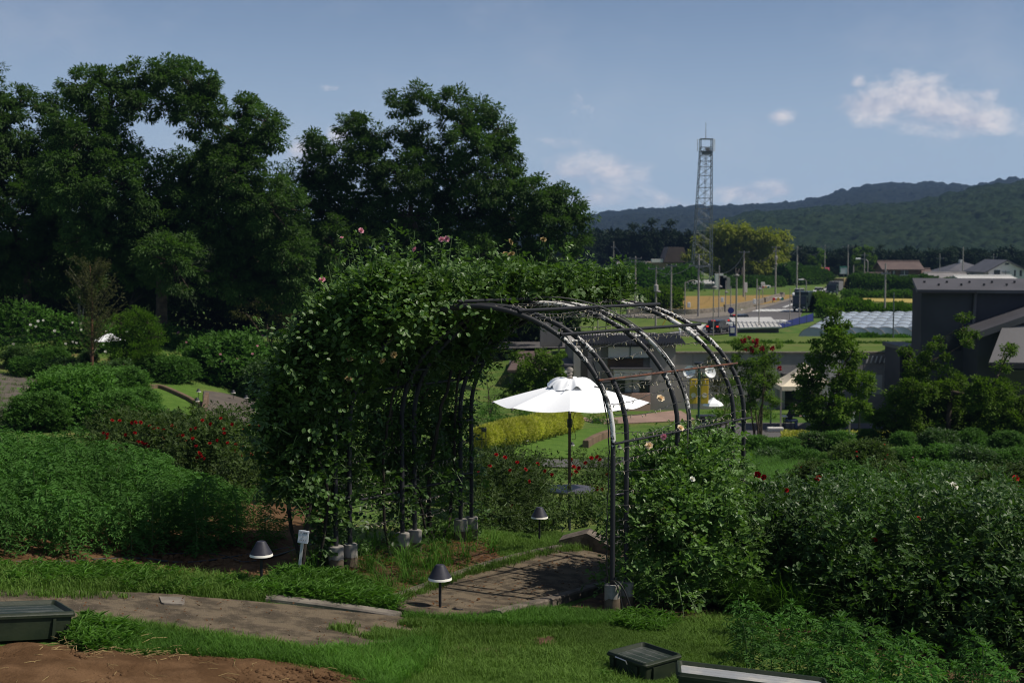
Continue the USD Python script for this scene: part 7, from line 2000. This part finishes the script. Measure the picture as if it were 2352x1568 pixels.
# canopy tent
d = 72.0
zf0 = CAMZ - 9.55
t = thing('canopy_tent', 'cream event canopy on grey legs by the plaza, half hidden by the slim maple', 'tent')
xa, xb = X(1797, d), X(1797, d) + 2.9
ze, zp = Z(888, d), Z(866, d) + .15
cc = np.array([(xa + xb) / 2, d + 1.4, zp + .5])
cor = [np.array([xa, d, ze]), np.array([xb, d, ze]), np.array([xb, d + 2.8, ze]), np.array([xa, d + 2.8, ze])]
for k in range(4):
    a_, b_ = cor[k], cor[(k + 1) % 4]
    n = 9
    v, ff = [], []
    for i in range(n):
        f = i / (n - 1)
        for j in range(n):
            q = (a_ * (1 - j / (n - 1)) + b_ * j / (n - 1))
            m = q * (1 - f) + cc * f
            m[2] = ze + (cc[2] - ze) * f ** 1.35
            v.append(m)
    for i in range(n - 1):
        for j in range(n - 1):
            o = i * n + j
            ff += [(o, o + 1, o + n + 1), (o, o + n + 1, o + n)]
    part(t, 'roof_panel', trimesh.Trimesh(np.array(v), ff, process=False), 'tent_canvas', True)
    part(t, 'valance', quad(a_ + [0, 0, -.22], b_ + [0, 0, -.22], b_ - [0, 0, .003], a_ - [0, 0, .003], .01), 'tent_canvas')
    part(t, 'leg', box2(np.r_[a_[:2] - .04, zf0], np.r_[a_[:2] + .04, ze - .01]), 'pole_concrete')
w = thing('leg_weight', 'white block weighing down the front left leg of the canopy', 'weight', loc=(xa - .12, d - .25, zf0 + .05))
part(w, 'block', rbox(.8, .35, .2, .03, (-.2, 0, .12)), 'wall_white')
part(w, 'slot', box(.7, .02, .03, (-.2, -.176, .13)), 'grey_panel')
t = thing('folding_table', 'low folding table with a white top under the canopy', 'table', loc=(X(1840, d), d + .5, zf0 + .05))
part(t, 'tabletop', rbox(1.6, .6, .04, .015, (0, 0, .70)), 'white_paint')
for sx in (-.7, .7):
    part(t, 'leg', cat([tube([(sx, -.22, 0), (sx, .22, .68)], .02, 5), tube([(sx, .22, 0), (sx, -.22, .68)], .02, 5)]), 'black_post')
t = thing('stool', 'dark stool under the person below the canopy', 'stool', loc=(X(1817, d), d + .35, zf0 + .05))
part(t, 'seat', rbox(.36, .36, .06, .02, (0, 0, .43)), 'black_post')
for sx in (-.14, .14):
    for sy in (-.14, .14):
        part(t, 'leg', tube([(sx, sy, 0), (sx, sy, .41)], .014, 5), 'black_post')

# person on the stool, leaning towards the table
def body_from(bones, step=.03):
    ms = [manifold3d.Manifold.batch_hull([manifold3d.Manifold.sphere(ra, 16).translate(tuple(map(float, a))), manifold3d.Manifold.sphere(rb, 16).translate(tuple(map(float, b)))]) for a, ra, b, rb in bones]
    m = ms[0]
    for x in ms[1:]:
        m = m + x
    m = m.refine_to_length(step).to_mesh()
    tm = trimesh.Trimesh(m.vert_properties[:, :3], m.tri_verts)
    trimesh.smoothing.filter_taubin(tm, iterations=8)
    return tm
pl_ = np.array([X(1817, d), d + .35, zf0 + .05])
hip, chest, neck, head = np.array([0, .02, .53]), np.array([.16, -.10, .93]), np.array([.22, -.15, 1.08]), np.array([.28, -.20, 1.24])
shl, shr = np.array([.14, -.30, 1.0]), np.array([.20, .08, 1.0])
bones = [(hip, .15, chest, .16), (chest, .15, neck, .06), (neck, .055, head, .06), (head, .095, head + [.02, -.02, .06], .092), (chest, .12, shl, .07), (chest, .12, shr, .07)]
for sh, s in ((shl, -1), (shr, 1)):
    el, ha = sh + [.16, -.05 * s, -.24], sh + [.42, -.05, -.25]
    bones += [(sh, .06, el, .045), (el, .043, ha, .03), (ha, .034, ha + [.07, 0, -.01], .03)]
    for q in range(4):
        bones.append((ha + [.08, -.027 + .018 * q, -.005], .0095, ha + [.15 - .01 * abs(q - 1.5), -.03 + .02 * q, -.02], .008))
    bones.append((ha + [.03, -.035 * s, .01], .011, ha + [.09, -.05 * s, .0], .009))
for s in (-1, 1):
    hj, kn, an = hip + [.03, .09 * s, -.02], np.array([.42, .12 * s, .50]), np.array([.40, .13 * s, .09])
    bones += [(hip, .14, hj, .10), (hj, .09, kn, .06), (kn, .058, an, .04), (an, .042, an + [.17, 0, -.04], .035)]
pers = thing('person', 'person in dark top and blue jeans sitting on a stool under the canopy', 'person', loc=pl_)
bm = body_from(bones)
bd = part(pers, 'body', bm, 'skin', True)
def shell(sel, grow, mat, name):
    f = bm.faces[sel(bm.triangles_center)]
    m = trimesh.Trimesh(bm.vertices + bm.vertex_normals * grow, f, process=False)
    m.remove_unreferenced_vertices()
    part(pers, name, m, mat, True)
shell(lambda c: (c[:, 2] > .55) & (c[:, 2] < 1.09) & ~((c[:, 0] > .5)) & ~((c[:, 0] > .30) & (c[:, 2] < .62)), .012, 'navy_cloth', 'shirt')
shell(lambda c: (c[:, 2] > .12) & (c[:, 2] <= .62) & ~((c[:, 2] > .60) & (c[:, 0] > .45)), .012, 'denim', 'jeans')
shell(lambda c: c[:, 2] <= .13, .008, 'black_post', 'shoes')
hd = head + np.array([.02, -.02, .05])
part(pers, 'hair', trimesh.creation.icosphere(2, .108).apply_scale([1, 1, .9]).slice_plane(np.array([0, 0, -.005]), np.array([-.25, .2, 1.0]) / 1.05).apply_translation(hd + [-.008, .006, .012]), 'hair', True)
for s in (-1, 1):
    part(pers, 'eye', trimesh.creation.icosphere(1, .011).apply_translation(hd + [.085, -.035 + .03 * s, .0]), 'ink', True)
part(pers, 'nose', trimesh.creation.icosphere(1, .015).apply_translation(hd + [.098, -.04, -.025]), 'skin', True)
part(pers, 'mouth', box(.01, .035, .006, hd + [.088, -.035, -.055]), 'lamp_red')

# round sign on its concrete foot
d = 58.0
g = Gd(1956, d)
t = thing('round_sign', 'white shield shaped sign board on a concrete block beside the slim maple', 'sign', loc=g)
s_ = d / F
zs = Z(957, d) - g[2]
sh = prism([(-19 * s_, zs + 16 * s_), (19 * s_, zs + 16 * s_), (20 * s_, zs - 2 * s_), (15 * s_, zs - 13 * s_), (5 * s_, zs - 19 * s_), (-5 * s_, zs - 19 * s_), (-15 * s_, zs - 13 * s_), (-20 * s_, zs - 2 * s_)], -.04, .04)
sh.apply_scale([.62, 1, .8]); sh.apply_translation((0, 0, zs * .2))
b_ = part(t, 'board', sh, 'sign_white')
part(b_, 'notice', box(.22, .01, .16, (-.08, -.046, zs + .08)), 'wall_pink')
part(b_, 'notice', box(.14, .01, .2, (.13, -.046, zs + .1)), 'wall_white')
part(t, 'post', box(.07, .07, zs - .25, (0, 0, (zs - .25) / 2)), 'pole_concrete')
part(t, 'foot_block', rbox(.72, .4, .22, .03, (0, 0, .08)), 'concrete')
for k, (lab, px) in enumerate([('thin grey post left of the shield shaped sign', 1935), ('thin dark post right of the shield shaped sign', 1978), ('dark post in the yellow flower strip under the wide tree', 2012)]):
    gg = Gd(px, 59)
    solo('garden_post', tube([gg, gg + [0, 0, 1.0]], .035, 8), 'pole_concrete' if k == 0 else 'black_post', lab, 'post')
# yellow flowers strip behind the sign
RF = np.random.default_rng(111)
n = 5200
px = RF.uniform(1800, 2080, n); dd = RF.uniform(66, 68.5, n)
x = (px - CX) / F * dd
z = H(x, dd) + RF.uniform(.05, .5, n)
solo('yellow_flowers', trimesh.Trimesh(*leaves(np.c_[x, dd, z], RF.normal(size=(n, 3)) + [0, 0, .6], RF.normal(size=(n, 3)) + [0, -.6, .8], .12, .1, 'lance'), process=False), 'golden_leaf', 'strip of yellow flowers behind the shield shaped sign', 'flowers', kind='stuff')
# garden hoop stand and sign stick seen left under the arch
g = Gd(1111, 43)
t = thing('wire_obelisk', 'thin dark metal plant support at the left end of the golden hedge', 'plant support', loc=g)
for sx in (-.07, .07):
    part(t, 'rod', tube([(sx, 0, 0), (sx * .8, 0, 1.1)], .012, 5), 'black_post')
part(t, 'cap', rbox(.16, .1, .12, .02, (0, 0, 1.0)), 'black_post')
# ------------------------------------------------------------------ marigolds, grass, weeds, litter
RM = np.random.default_rng(121)
def marigold_mesh(R, h, n_whorl, leaf):
    base, dirs = [], []
    lv = []
    stem = [tube(spline([(0, 0, -.03), (R.normal(0, .02), R.normal(0, .02), h * .5), (R.normal(0, .03), R.normal(0, .03), h * .95)], 6), np.linspace(.009, .004, 6), 5)]
    for i in range(n_whorl):
        z = h * (.06 + .92 * (i + R.uniform(0, .5)) / n_whorl)
        rad = (.20 if z < h * .75 else .13) * (h / .8) ** .3 + .03
        for k in range(4):
            az = i * 2.1 + k * 1.571 + R.uniform(-.4, .4)
            o = np.array([math.cos(az), math.sin(az), R.uniform(.15, .55)])
            o /= np.linalg.norm(o)
            L = rad * R.uniform(.7, 1.15)
            p0 = np.array([0, 0, z])
            s = np.cross(o, [0, 0, 1.0]); s /= np.linalg.norm(s)
            m = 6
            for j in range(m):
                f = .28 + .72 * j / (m - 1)
                q = p0 + o * L * f - np.array([0, 0, .55 * L * f * f])
                ll = leaf * (1 - .35 * abs(f - .55))
                for sd in (-1, 1):
                    lv.append((q, o * .55 + sd * s * .8 + [0, 0, R.uniform(-.7, .3)], np.array([0, 0, 1.0]) + .8 * o + R.normal(0, .35, 3), ll))
            lv.append((p0 + o * L - np.array([0, 0, .55 * L]), o - [0, 0, .9], np.array([0, 0, 1.0]), leaf))
    lv += [(np.array([R.normal(0, .01), R.normal(0, .01), h * .93]), np.array([math.cos(a), math.sin(a), .9]), np.array([math.cos(a) * -.6, math.sin(a) * -.6, .8]), leaf * 1.1) for a in np.linspace(0, 6, 9)]
    p, a, n, L = zip(*lv)
    L = np.array(L)
    return leaves(np.array(p), np.array(a), unit(np.array(n)), L * R.uniform(.8, 1.2, len(L)), L * .32, 'lance'), cat(stem)
MP = []
group = 'marigold plants of the field on the left'
lab = 'leafy marigold plant without blooms in the field on the left'
spots = []
x0 = np.arange(-14.5, -2.4, .34)
for r, yy in enumerate(np.arange(13.1, 26.5, .34)):
    for xx in x0:
        x, y = xx + RM.normal(0, .05) + (.17 if r % 2 else 0), yy + RM.normal(0, .06) - .06 * (xx + 6) * .4
        px = CX + x / y * F
        if px < -160 or px > 640 - max(0, (y - 15.0)) * 2:
            continue
        if Point(x, y).within(Polygon(soil_bed).buffer(-.12)) and y > 12.9:
            py = 560 - (H(x, y) - CAMZ) / y * F
            if py > 1298 + max(0, (px - 450)) * -.12:
                continue
            bound = np.interp(px, [-200, 0, 200, 300, 420, 520, 600, 660], [980, 985, 1005, 1050, 1090, 1122, 1160, 1190])
            room = (py - bound + 8) * y / F
            if room < .36:
                continue
            spots.append((x, y, min(1.0, room / .70)))
spots.sort(key=lambda q: q[1])
kinds = []
for k in range(5):
    lm, sm = marigold_mesh(RM, [.74, .66, .80, .62, .70][k], 13, .062)
    kinds.append((lm, sm))
near, far = spots[:300], spots[300:]
srcs = []
for k, (x, y, sc_) in enumerate(near):
    loc = (x, y, float(H(x, y)))
    if k < 5:
        t = thing('marigold_plant', lab, 'marigold', loc=loc, group=group)
        part(t, 'foliage', kinds[k][0], 'marigold_leaf', kind='stuff')
        part(t, 'stem', kinds[k][1], 'green_stem', True)
        srcs.append(t)
    else:
        copy(srcs[int(RM.integers(5))], lab, loc, RM.uniform(0, 360), RM.uniform(.74, 1.16) * sc_, group)
def instancer(path, protos, mats, pos, rot_z, scale, tilt=None, pick=None, label=None, kind='stuff', cat_=None, R=None):
    pi = UsdGeom.PointInstancer.Define(stage, path)
    rel = []
    for i, m in enumerate(protos):
        q = usdkit.mesh(stage, f'{path}/proto_{i:03d}', m, MAT[mats[i] if isinstance(mats, (list, tuple)) else mats])
        rel.append(q.GetPath())
    pi.CreatePrototypesRel().SetTargets(rel)
    n = len(pos)
    pi.CreateProtoIndicesAttr(Vt.IntArray.FromNumpy((R.integers(0, len(protos), n) if pick is None else np.asarray(pick)).astype(np.int32)))
    pi.CreatePositionsAttr(Vt.Vec3fArray.FromNumpy(np.asarray(pos, np.float32)))
    h = np.radians(rot_z) / 2
    tl = np.zeros(n) if tilt is None else np.asarray(tilt) / 2
    # yaw then a small tilt about x
    qz, qx = np.c_[np.cos(h), np.zeros(n), np.zeros(n), np.sin(h)], np.c_[np.cos(tl), np.sin(tl), np.zeros(n), np.zeros(n)]
    w = qz[:, 0] * qx[:, 0] - qz[:, 3] * 0
    q = np.c_[qz[:, 0] * qx[:, 0], qz[:, 0] * qx[:, 1], qz[:, 3] * qx[:, 1], qz[:, 3] * qx[:, 0]]
    pi.CreateOrientationsAttr(Vt.QuathArray([Gf.Quath(float(a), float(b), float(c), float(e)) for a, b, c, e in q]))
    s = np.asarray(scale, np.float32)
    pi.CreateScalesAttr(Vt.Vec3fArray.FromNumpy(np.repeat(s[:, None], 3, 1) if s.ndim == 1 else s))
    tag(pi.GetPrim(), label, cat_, kind=kind)
if far:
    fp = np.array([(x, y, float(H(x, y))) for x, y, _ in far])
    instancer(numbered('/World/marigold_field'), [trimesh.Trimesh(*k[0], process=False) for k in kinds[:3]], 'marigold_leaf', fp, RM.uniform(0, 360, len(fp)), RM.uniform(.74, 1.16, len(fp)) * [q[2] for q in far], label='rest of the dense green marigold field stretching back to the red roses', cat_='marigolds', R=RM)
# marigolds at the lower right
gl = 'small marigold plants at the bottom right'
ll = 'small bushy marigold plant at the bottom right under the rose hedge'
small = [marigold_mesh(RM, h, 7, .062) for h in (.42, .5, .36)]
src2 = []
pts = [(1705, 1448), (1730, 1500), (1790, 1478), (1850, 1490), (1715, 1540), (1770, 1535), (1830, 1530), (1890, 1480), (1885, 1535), (1940, 1500), (1960, 1550), (2000, 1520), (2020, 1565), (2075, 1540), (2060, 1590), (2130, 1555), (1900, 1580), (1960, 1610), (2190, 1580), (2130, 1610), (2010, 1640), (2260, 1600), (1820, 1450), (2230, 1560), (1750, 1460), (1980, 1580), (2090, 1575), (1860, 1560), (1930, 1540), (2300, 1640)]
for k, (px, py) in enumerate(pts):
    loc = G(px, py + 22)
    if k < 3:
        t = thing('marigold_plant', ll, 'marigold', loc=loc, group=gl)
        part(t, 'foliage', small[k][0], 'marigold_leaf', kind='stuff')
        part(t, 'stem', small[k][1], 'green_stem', True)
        src2.append(t)
    else:
        copy(src2[int(RM.integers(3))], ll, loc, RM.uniform(0, 360), RM.uniform(.8, 1.15), gl)

# grass
def tuft(R, n, h, w, spread, flop):
    v, f = [], []
    for i in range(n):
        a = R.uniform(0, 6.28)
        o = np.array([math.cos(a), math.sin(a), 0])
        s = np.array([-o[1], o[0], 0])
        b = R.normal(0, spread * .3, 3) * [1, 1, 0]
        hh = h * R.uniform(.5, 1.15)
        fl = flop * R.uniform(.4, 1.4)
        p = [b, b + o * fl * hh * .25 + [0, 0, hh * .55], b + o * fl * hh * .95 + [0, 0, hh * (1 - .35 * fl)]]
        k = len(v)
        v += [p[0] - s * w / 2, p[0] + s * w / 2, p[1] - s * w * .45, p[1] + s * w * .45, p[2]]
        f += [(k, k + 1, k + 3), (k, k + 3, k + 2), (k + 2, k + 3, k + 4)]
    return trimesh.Trimesh(np.array(v), f, process=False)
Rg = np.random.default_rng(131)
short = [tuft(Rg, 16, .05, .0045, .09, .5) for _ in range(4)]
midg = [tuft(Rg, 14, .12, .006, .10, .75) for _ in range(4)]
weed = [tuft(Rg, 18, .20, .011, .10, 1.0) for _ in range(4)]
long_ = [tuft(Rg, 18, .55, .009, .14, .85) for _ in range(3)]
def weedleaf(R):
    n = 34
    az = R.uniform(0, 6.28, n)
    o = np.c_[np.cos(az), np.sin(az), R.uniform(.1, .9, n)]
    return trimesh.Trimesh(*leaves(np.c_[R.normal(0, .05, (n, 2)), R.uniform(.01, .14, n)], o, [0, 0, 1.0] + .2 * o, R.uniform(.06, .12, n), .022, 'lance'), process=False)
weeds2 = [weedleaf(Rg) for _ in range(3)]
PATHS = [Polygon(path_cross).buffer(0), Polygon(path_arch).buffer(0)]
SOIL = [Polygon(soil_front).buffer(0), Polygon(soil_bed).buffer(0), Polygon(soil_arch).buffer(0), Polygon(soil_right).buffer(0)]
BARE = [Polygon(pixpoly(q)).buffer(.02) for q in ([(990, 1494), (1060, 1484), (1135, 1494), (1170, 1512), (1090, 1522), (1005, 1510)], [(880, 1512), (950, 1505), (1000, 1520), (930, 1532)], [(1230, 1466), (1262, 1462), (1280, 1474), (1240, 1480)])]
blocked = shapely.union_all([p.buffer(-.07) for p in PATHS] + [SOIL[0].buffer(-.1), SOIL[1].buffer(-.05)])
def scatter(polys_px, n, R, avoid=True, dens=None):
    """points over the ground inside a polygon given in picture units"""
    pg = Polygon(pixpoly(polys_px)).buffer(0)
    x0, y0, x1, y1 = pg.bounds
    out = []
    while sum(map(len, out)) < n:
        q = np.c_[R.uniform(x0, x1, 4 * n), R.uniform(y0, y1, 4 * n)]
        ok = shapely.contains_xy(pg, q[:, 0], q[:, 1])
        if avoid:
            ok &= ~shapely.contains_xy(blocked, q[:, 0], q[:, 1])
        if dens is not None:
            ok &= R.random(len(q)) < dens(q)
        q = q[ok]
        out.append(q)
        if len(q) == 0:
            break
    q = np.vstack(out)[:n]
    return np.c_[q, H(q[:, 0], q[:, 1])]
def grass(label, polys, n, protos, mat, smin, smax, dens=None, avoid=True, lift=0.0, name='grass', catg='grass'):
    p = scatter(polys, n, Rg, avoid, dens)
    p[:, 2] += lift
    instancer(numbered('/World/' + name), protos, mat, p, Rg.uniform(0, 360, len(p)), Rg.uniform(smin, smax, len(p)), Rg.normal(0, .12, len(p)), label=label, cat_=catg, R=Rg)
INB = shapely.union_all(BARE)
patch = lambda q: np.where(shapely.contains_xy(INB, q[:, 0], q[:, 1]), .12, 1.0) * (.15 + .85 * sstep(meshkit.fbm(np.c_[q * 1.1, np.zeros(len(q))], 3, 4), .36, .6))
lawn_px = [(430, 1640), (500, 1520), (690, 1510), (960, 1490), (1010, 1440), (930, 1418), (1110, 1430), (1200, 1405), (1420, 1415), (1700, 1420), (1720, 1640)]
grass('short lawn grass of the foreground, thin and patchy', lawn_px, 34000, short, 'grass_short', .6, 1.1, patch)
grass('longer grass tufts in the foreground lawn', lawn_px, 2600, midg, 'grass_short', .5, 1.0, lambda q: sstep(meshkit.fbm(np.c_[q * .9, np.ones(len(q))], 3, 9), .5, .65))
grass('grass fringe between the bare soil and the cross path', [(180, 1432), (420, 1464), (690, 1502), (860, 1494), (1000, 1470), (1000, 1520), (880, 1600), (820, 1560), (700, 1536), (480, 1516), (300, 1510), (190, 1490)], 4200, midg, 'grass_blade', .5, 1.1)
grass('weeds along the front edge of the marigold bed', [(-160, 1300), (0, 1308), (250, 1314), (450, 1322), (600, 1330), (640, 1380), (500, 1376), (360, 1364), (120, 1356), (-160, 1358)], 1500, short + midg + weeds2, 'grass_blade', .35, .85, lambda q: .12 + sstep(meshkit.fbm(np.c_[q * 1.3, np.ones(len(q))], 3, 29), .38, .62), avoid=False)
grass('lush broad weeds between plant label and path', [(612, 1372), (640, 1325), (800, 1335), (880, 1385), (915, 1408), (800, 1396)], 1300, weed + weeds2, 'grass_blade', .4, 1.0, avoid=False)
grass('tall thin weeds among the concrete feet on the left', [(640, 1320), (760, 1262), (960, 1235), (1080, 1245), (1140, 1275), (1050, 1325), (900, 1385), (780, 1335)], 430, weed + long_[:1], 'grass_blade', .4, .85, avoid=False)
grass('mown grass around the far path lamp', [(1085, 1235), (1180, 1222), (1300, 1232), (1300, 1262), (1170, 1296), (1130, 1275)], 5200, short, 'grass_short', .9, 1.5, avoid=True)
grass('grass tufts breaking along the path edges', [(880, 1396), (1060, 1328), (1290, 1266), (1420, 1266), (1420, 1274), (1290, 1278), (1060, 1338), (900, 1402)], 700, short + midg[:1], 'grass_short', .6, 1.1, avoid=False, lift=.05)
grass('little weeds growing on the cross path', [(-100, 1362), (250, 1366), (300, 1382), (-100, 1378)], 120, short, 'grass_short', .8, 1.5, avoid=False, lift=.03)
grass('grass creeping over the right end of the cross path', [(760, 1452), (900, 1440), (1010, 1440), (1000, 1475), (860, 1476)], 900, short, 'grass_short', .8, 1.4, lambda q: sstep(meshkit.fbm(np.c_[q * 2, np.ones(len(q))], 3, 19), .5, .6), avoid=False, lift=.03)
grass('shaggy grass at the front edge of the arch path', [(925, 1416), (1010, 1424), (1110, 1424), (1200, 1405), (1300, 1405), (1440, 1418), (1430, 1440), (1200, 1440), (940, 1430)], 1500, midg, 'grass_blade', .5, 1.0, avoid=False)
grass('tall wild grass between the pale rose bush and the dark hedge', [(1640, 1390), (1720, 1300), (1830, 1330), (1900, 1420), (1850, 1450), (1700, 1420)], 700, long_, 'grass_blade', .7, 1.25, avoid=False)
grass('tall grass on the slope right of the arch', [(1700, 1075), (1770, 1060), (1880, 1105), (1930, 1130), (1760, 1140)], 1500, long_, 'grass_blade', .7, 1.2, avoid=False)
grass('weeds by the near right foot of the arch', [(1420, 1425), (1500, 1420), (1560, 1440), (1500, 1460), (1420, 1445)], 160, weed + weeds2, 'grass_blade', .5, .9, avoid=False)
grass('grass and weeds around the storage tubs', [(1370, 1535), (1400, 1562), (1540, 1585), (1560, 1640), (1370, 1640)], 80, midg + weeds2, 'grass_blade', .35, .6, avoid=False)
grass('weeds around the left tub', [(150, 1470), (200, 1440), (330, 1470), (300, 1500), (190, 1500)], 240, midg + weeds2, 'grass_blade', .5, .9, avoid=False)
grass('short grass along the far side of the lower path', [(-160, 1000), (20, 985), (120, 870), (200, 860), (120, 850), (-160, 850)], 900, midg, 'grass_short', 1.2, 2.0, avoid=False)
# dry leaves, straw and clods
def dryleaf(R):
    return [trimesh.Trimesh(*leaves(np.zeros((1, 3)), R.normal(size=(1, 3)) * [1, 1, .15], [[0, 0, 1.0]], R.uniform(.03, .055), R.uniform(.018, .03)), process=False) for _ in range(4)]
grass('brown dry leaves scattered among the concrete feet', [(640, 1330), (760, 1262), (960, 1235), (1120, 1250), (1160, 1292), (1050, 1330), (900, 1390), (760, 1345)], 1500, dryleaf(Rg), 'dry_leaf', .7, 1.3, avoid=False, lift=.07, name='dry_leaves', catg='dry leaves')
grass('dry leaves lying on the arch path', [(900, 1398), (1060, 1330), (1290, 1270), (1420, 1272), (1420, 1335), (1160, 1408), (1000, 1420)], 200, dryleaf(Rg), 'dry_leaf', .7, 1.2, avoid=False, lift=.066, name='dry_leaves', catg='dry leaves')
st = [tube([(0, 0, 0), (.06 * c, .02, .012), (.13 * c, .0, .004)], .0022, 4) for c in (1, 1.4, .7)]
grass('straw scattered by the left tub and over the bare soil', [(150, 1478), (300, 1485), (480, 1520), (300, 1540), (60, 1500)], 90, st, 'straw', .5, 1.2, avoid=False, lift=.06, name='straw', catg='straw')
grass('few straws on the bare soil', [(-100, 1500), (480, 1520), (800, 1560), (800, 1640), (-100, 1640)], 60, st, 'straw', .5, 1.2, avoid=False, lift=.06, name='straw', catg='straw')
cl = []
for k in range(4):
    m = trimesh.creation.icosphere(1, .02)
    m.vertices *= (.7 + .6 * meshkit.noise(m.vertices * 60 + k, k))[:, None] * [1, 1, .7]
    cl.append(m)
grass('clods of earth on the bare soil', [(-150, 1490), (480, 1516), (860, 1570), (860, 1640), (-150, 1640)], 1500, cl, 'soil', .3, 1.4, avoid=False, lift=.035, name='soil_clods', catg='soil')
grass('clods of earth between the marigolds', [(-150, 1240), (600, 1240), (640, 1320), (400, 1316), (-150, 1296)], 1600, cl, 'soil', .4, 1.7, avoid=False, lift=.03, name='soil_clods', catg='soil')
grass('loose grit on the cross path', [(-120, 1362), (600, 1386), (920, 1422), (980, 1460), (700, 1496), (190, 1428)], 1500, cl, 'concrete', .06, .22, avoid=False, lift=.03, name='grit', catg='grit')

grass('dry leaves and bits lying on the cross path', [(-120, 1362), (600, 1386), (920, 1422), (980, 1460), (700, 1496), (190, 1428)], 150, dryleaf(Rg), 'dry_leaf', .5, .9, avoid=False, lift=.045, name='dry_leaves', catg='dry leaves')
grass('pale gravel grit on the arch path', [(900, 1398), (1060, 1330), (1290, 1270), (1420, 1272), (1420, 1335), (1160, 1408), (1000, 1420)], 900, cl, 'concrete', .06, .2, avoid=False, lift=.058, name='grit', catg='grit')
grass('green creeping weeds along the near edge of the cross path', [(180, 1424), (420, 1458), (690, 1496), (690, 1506), (420, 1470), (190, 1436)], 500, midg, 'grass_short', .4, .8, avoid=False, lift=.03)

grass('paler grass among the weeds in front of the marigold bed', [(-160, 1304), (0, 1310), (250, 1316), (450, 1326), (600, 1340), (620, 1384), (500, 1380), (360, 1366), (120, 1358), (-160, 1360)], 2600, short + midg, 'grass_short', .6, 1.3, avoid=False)
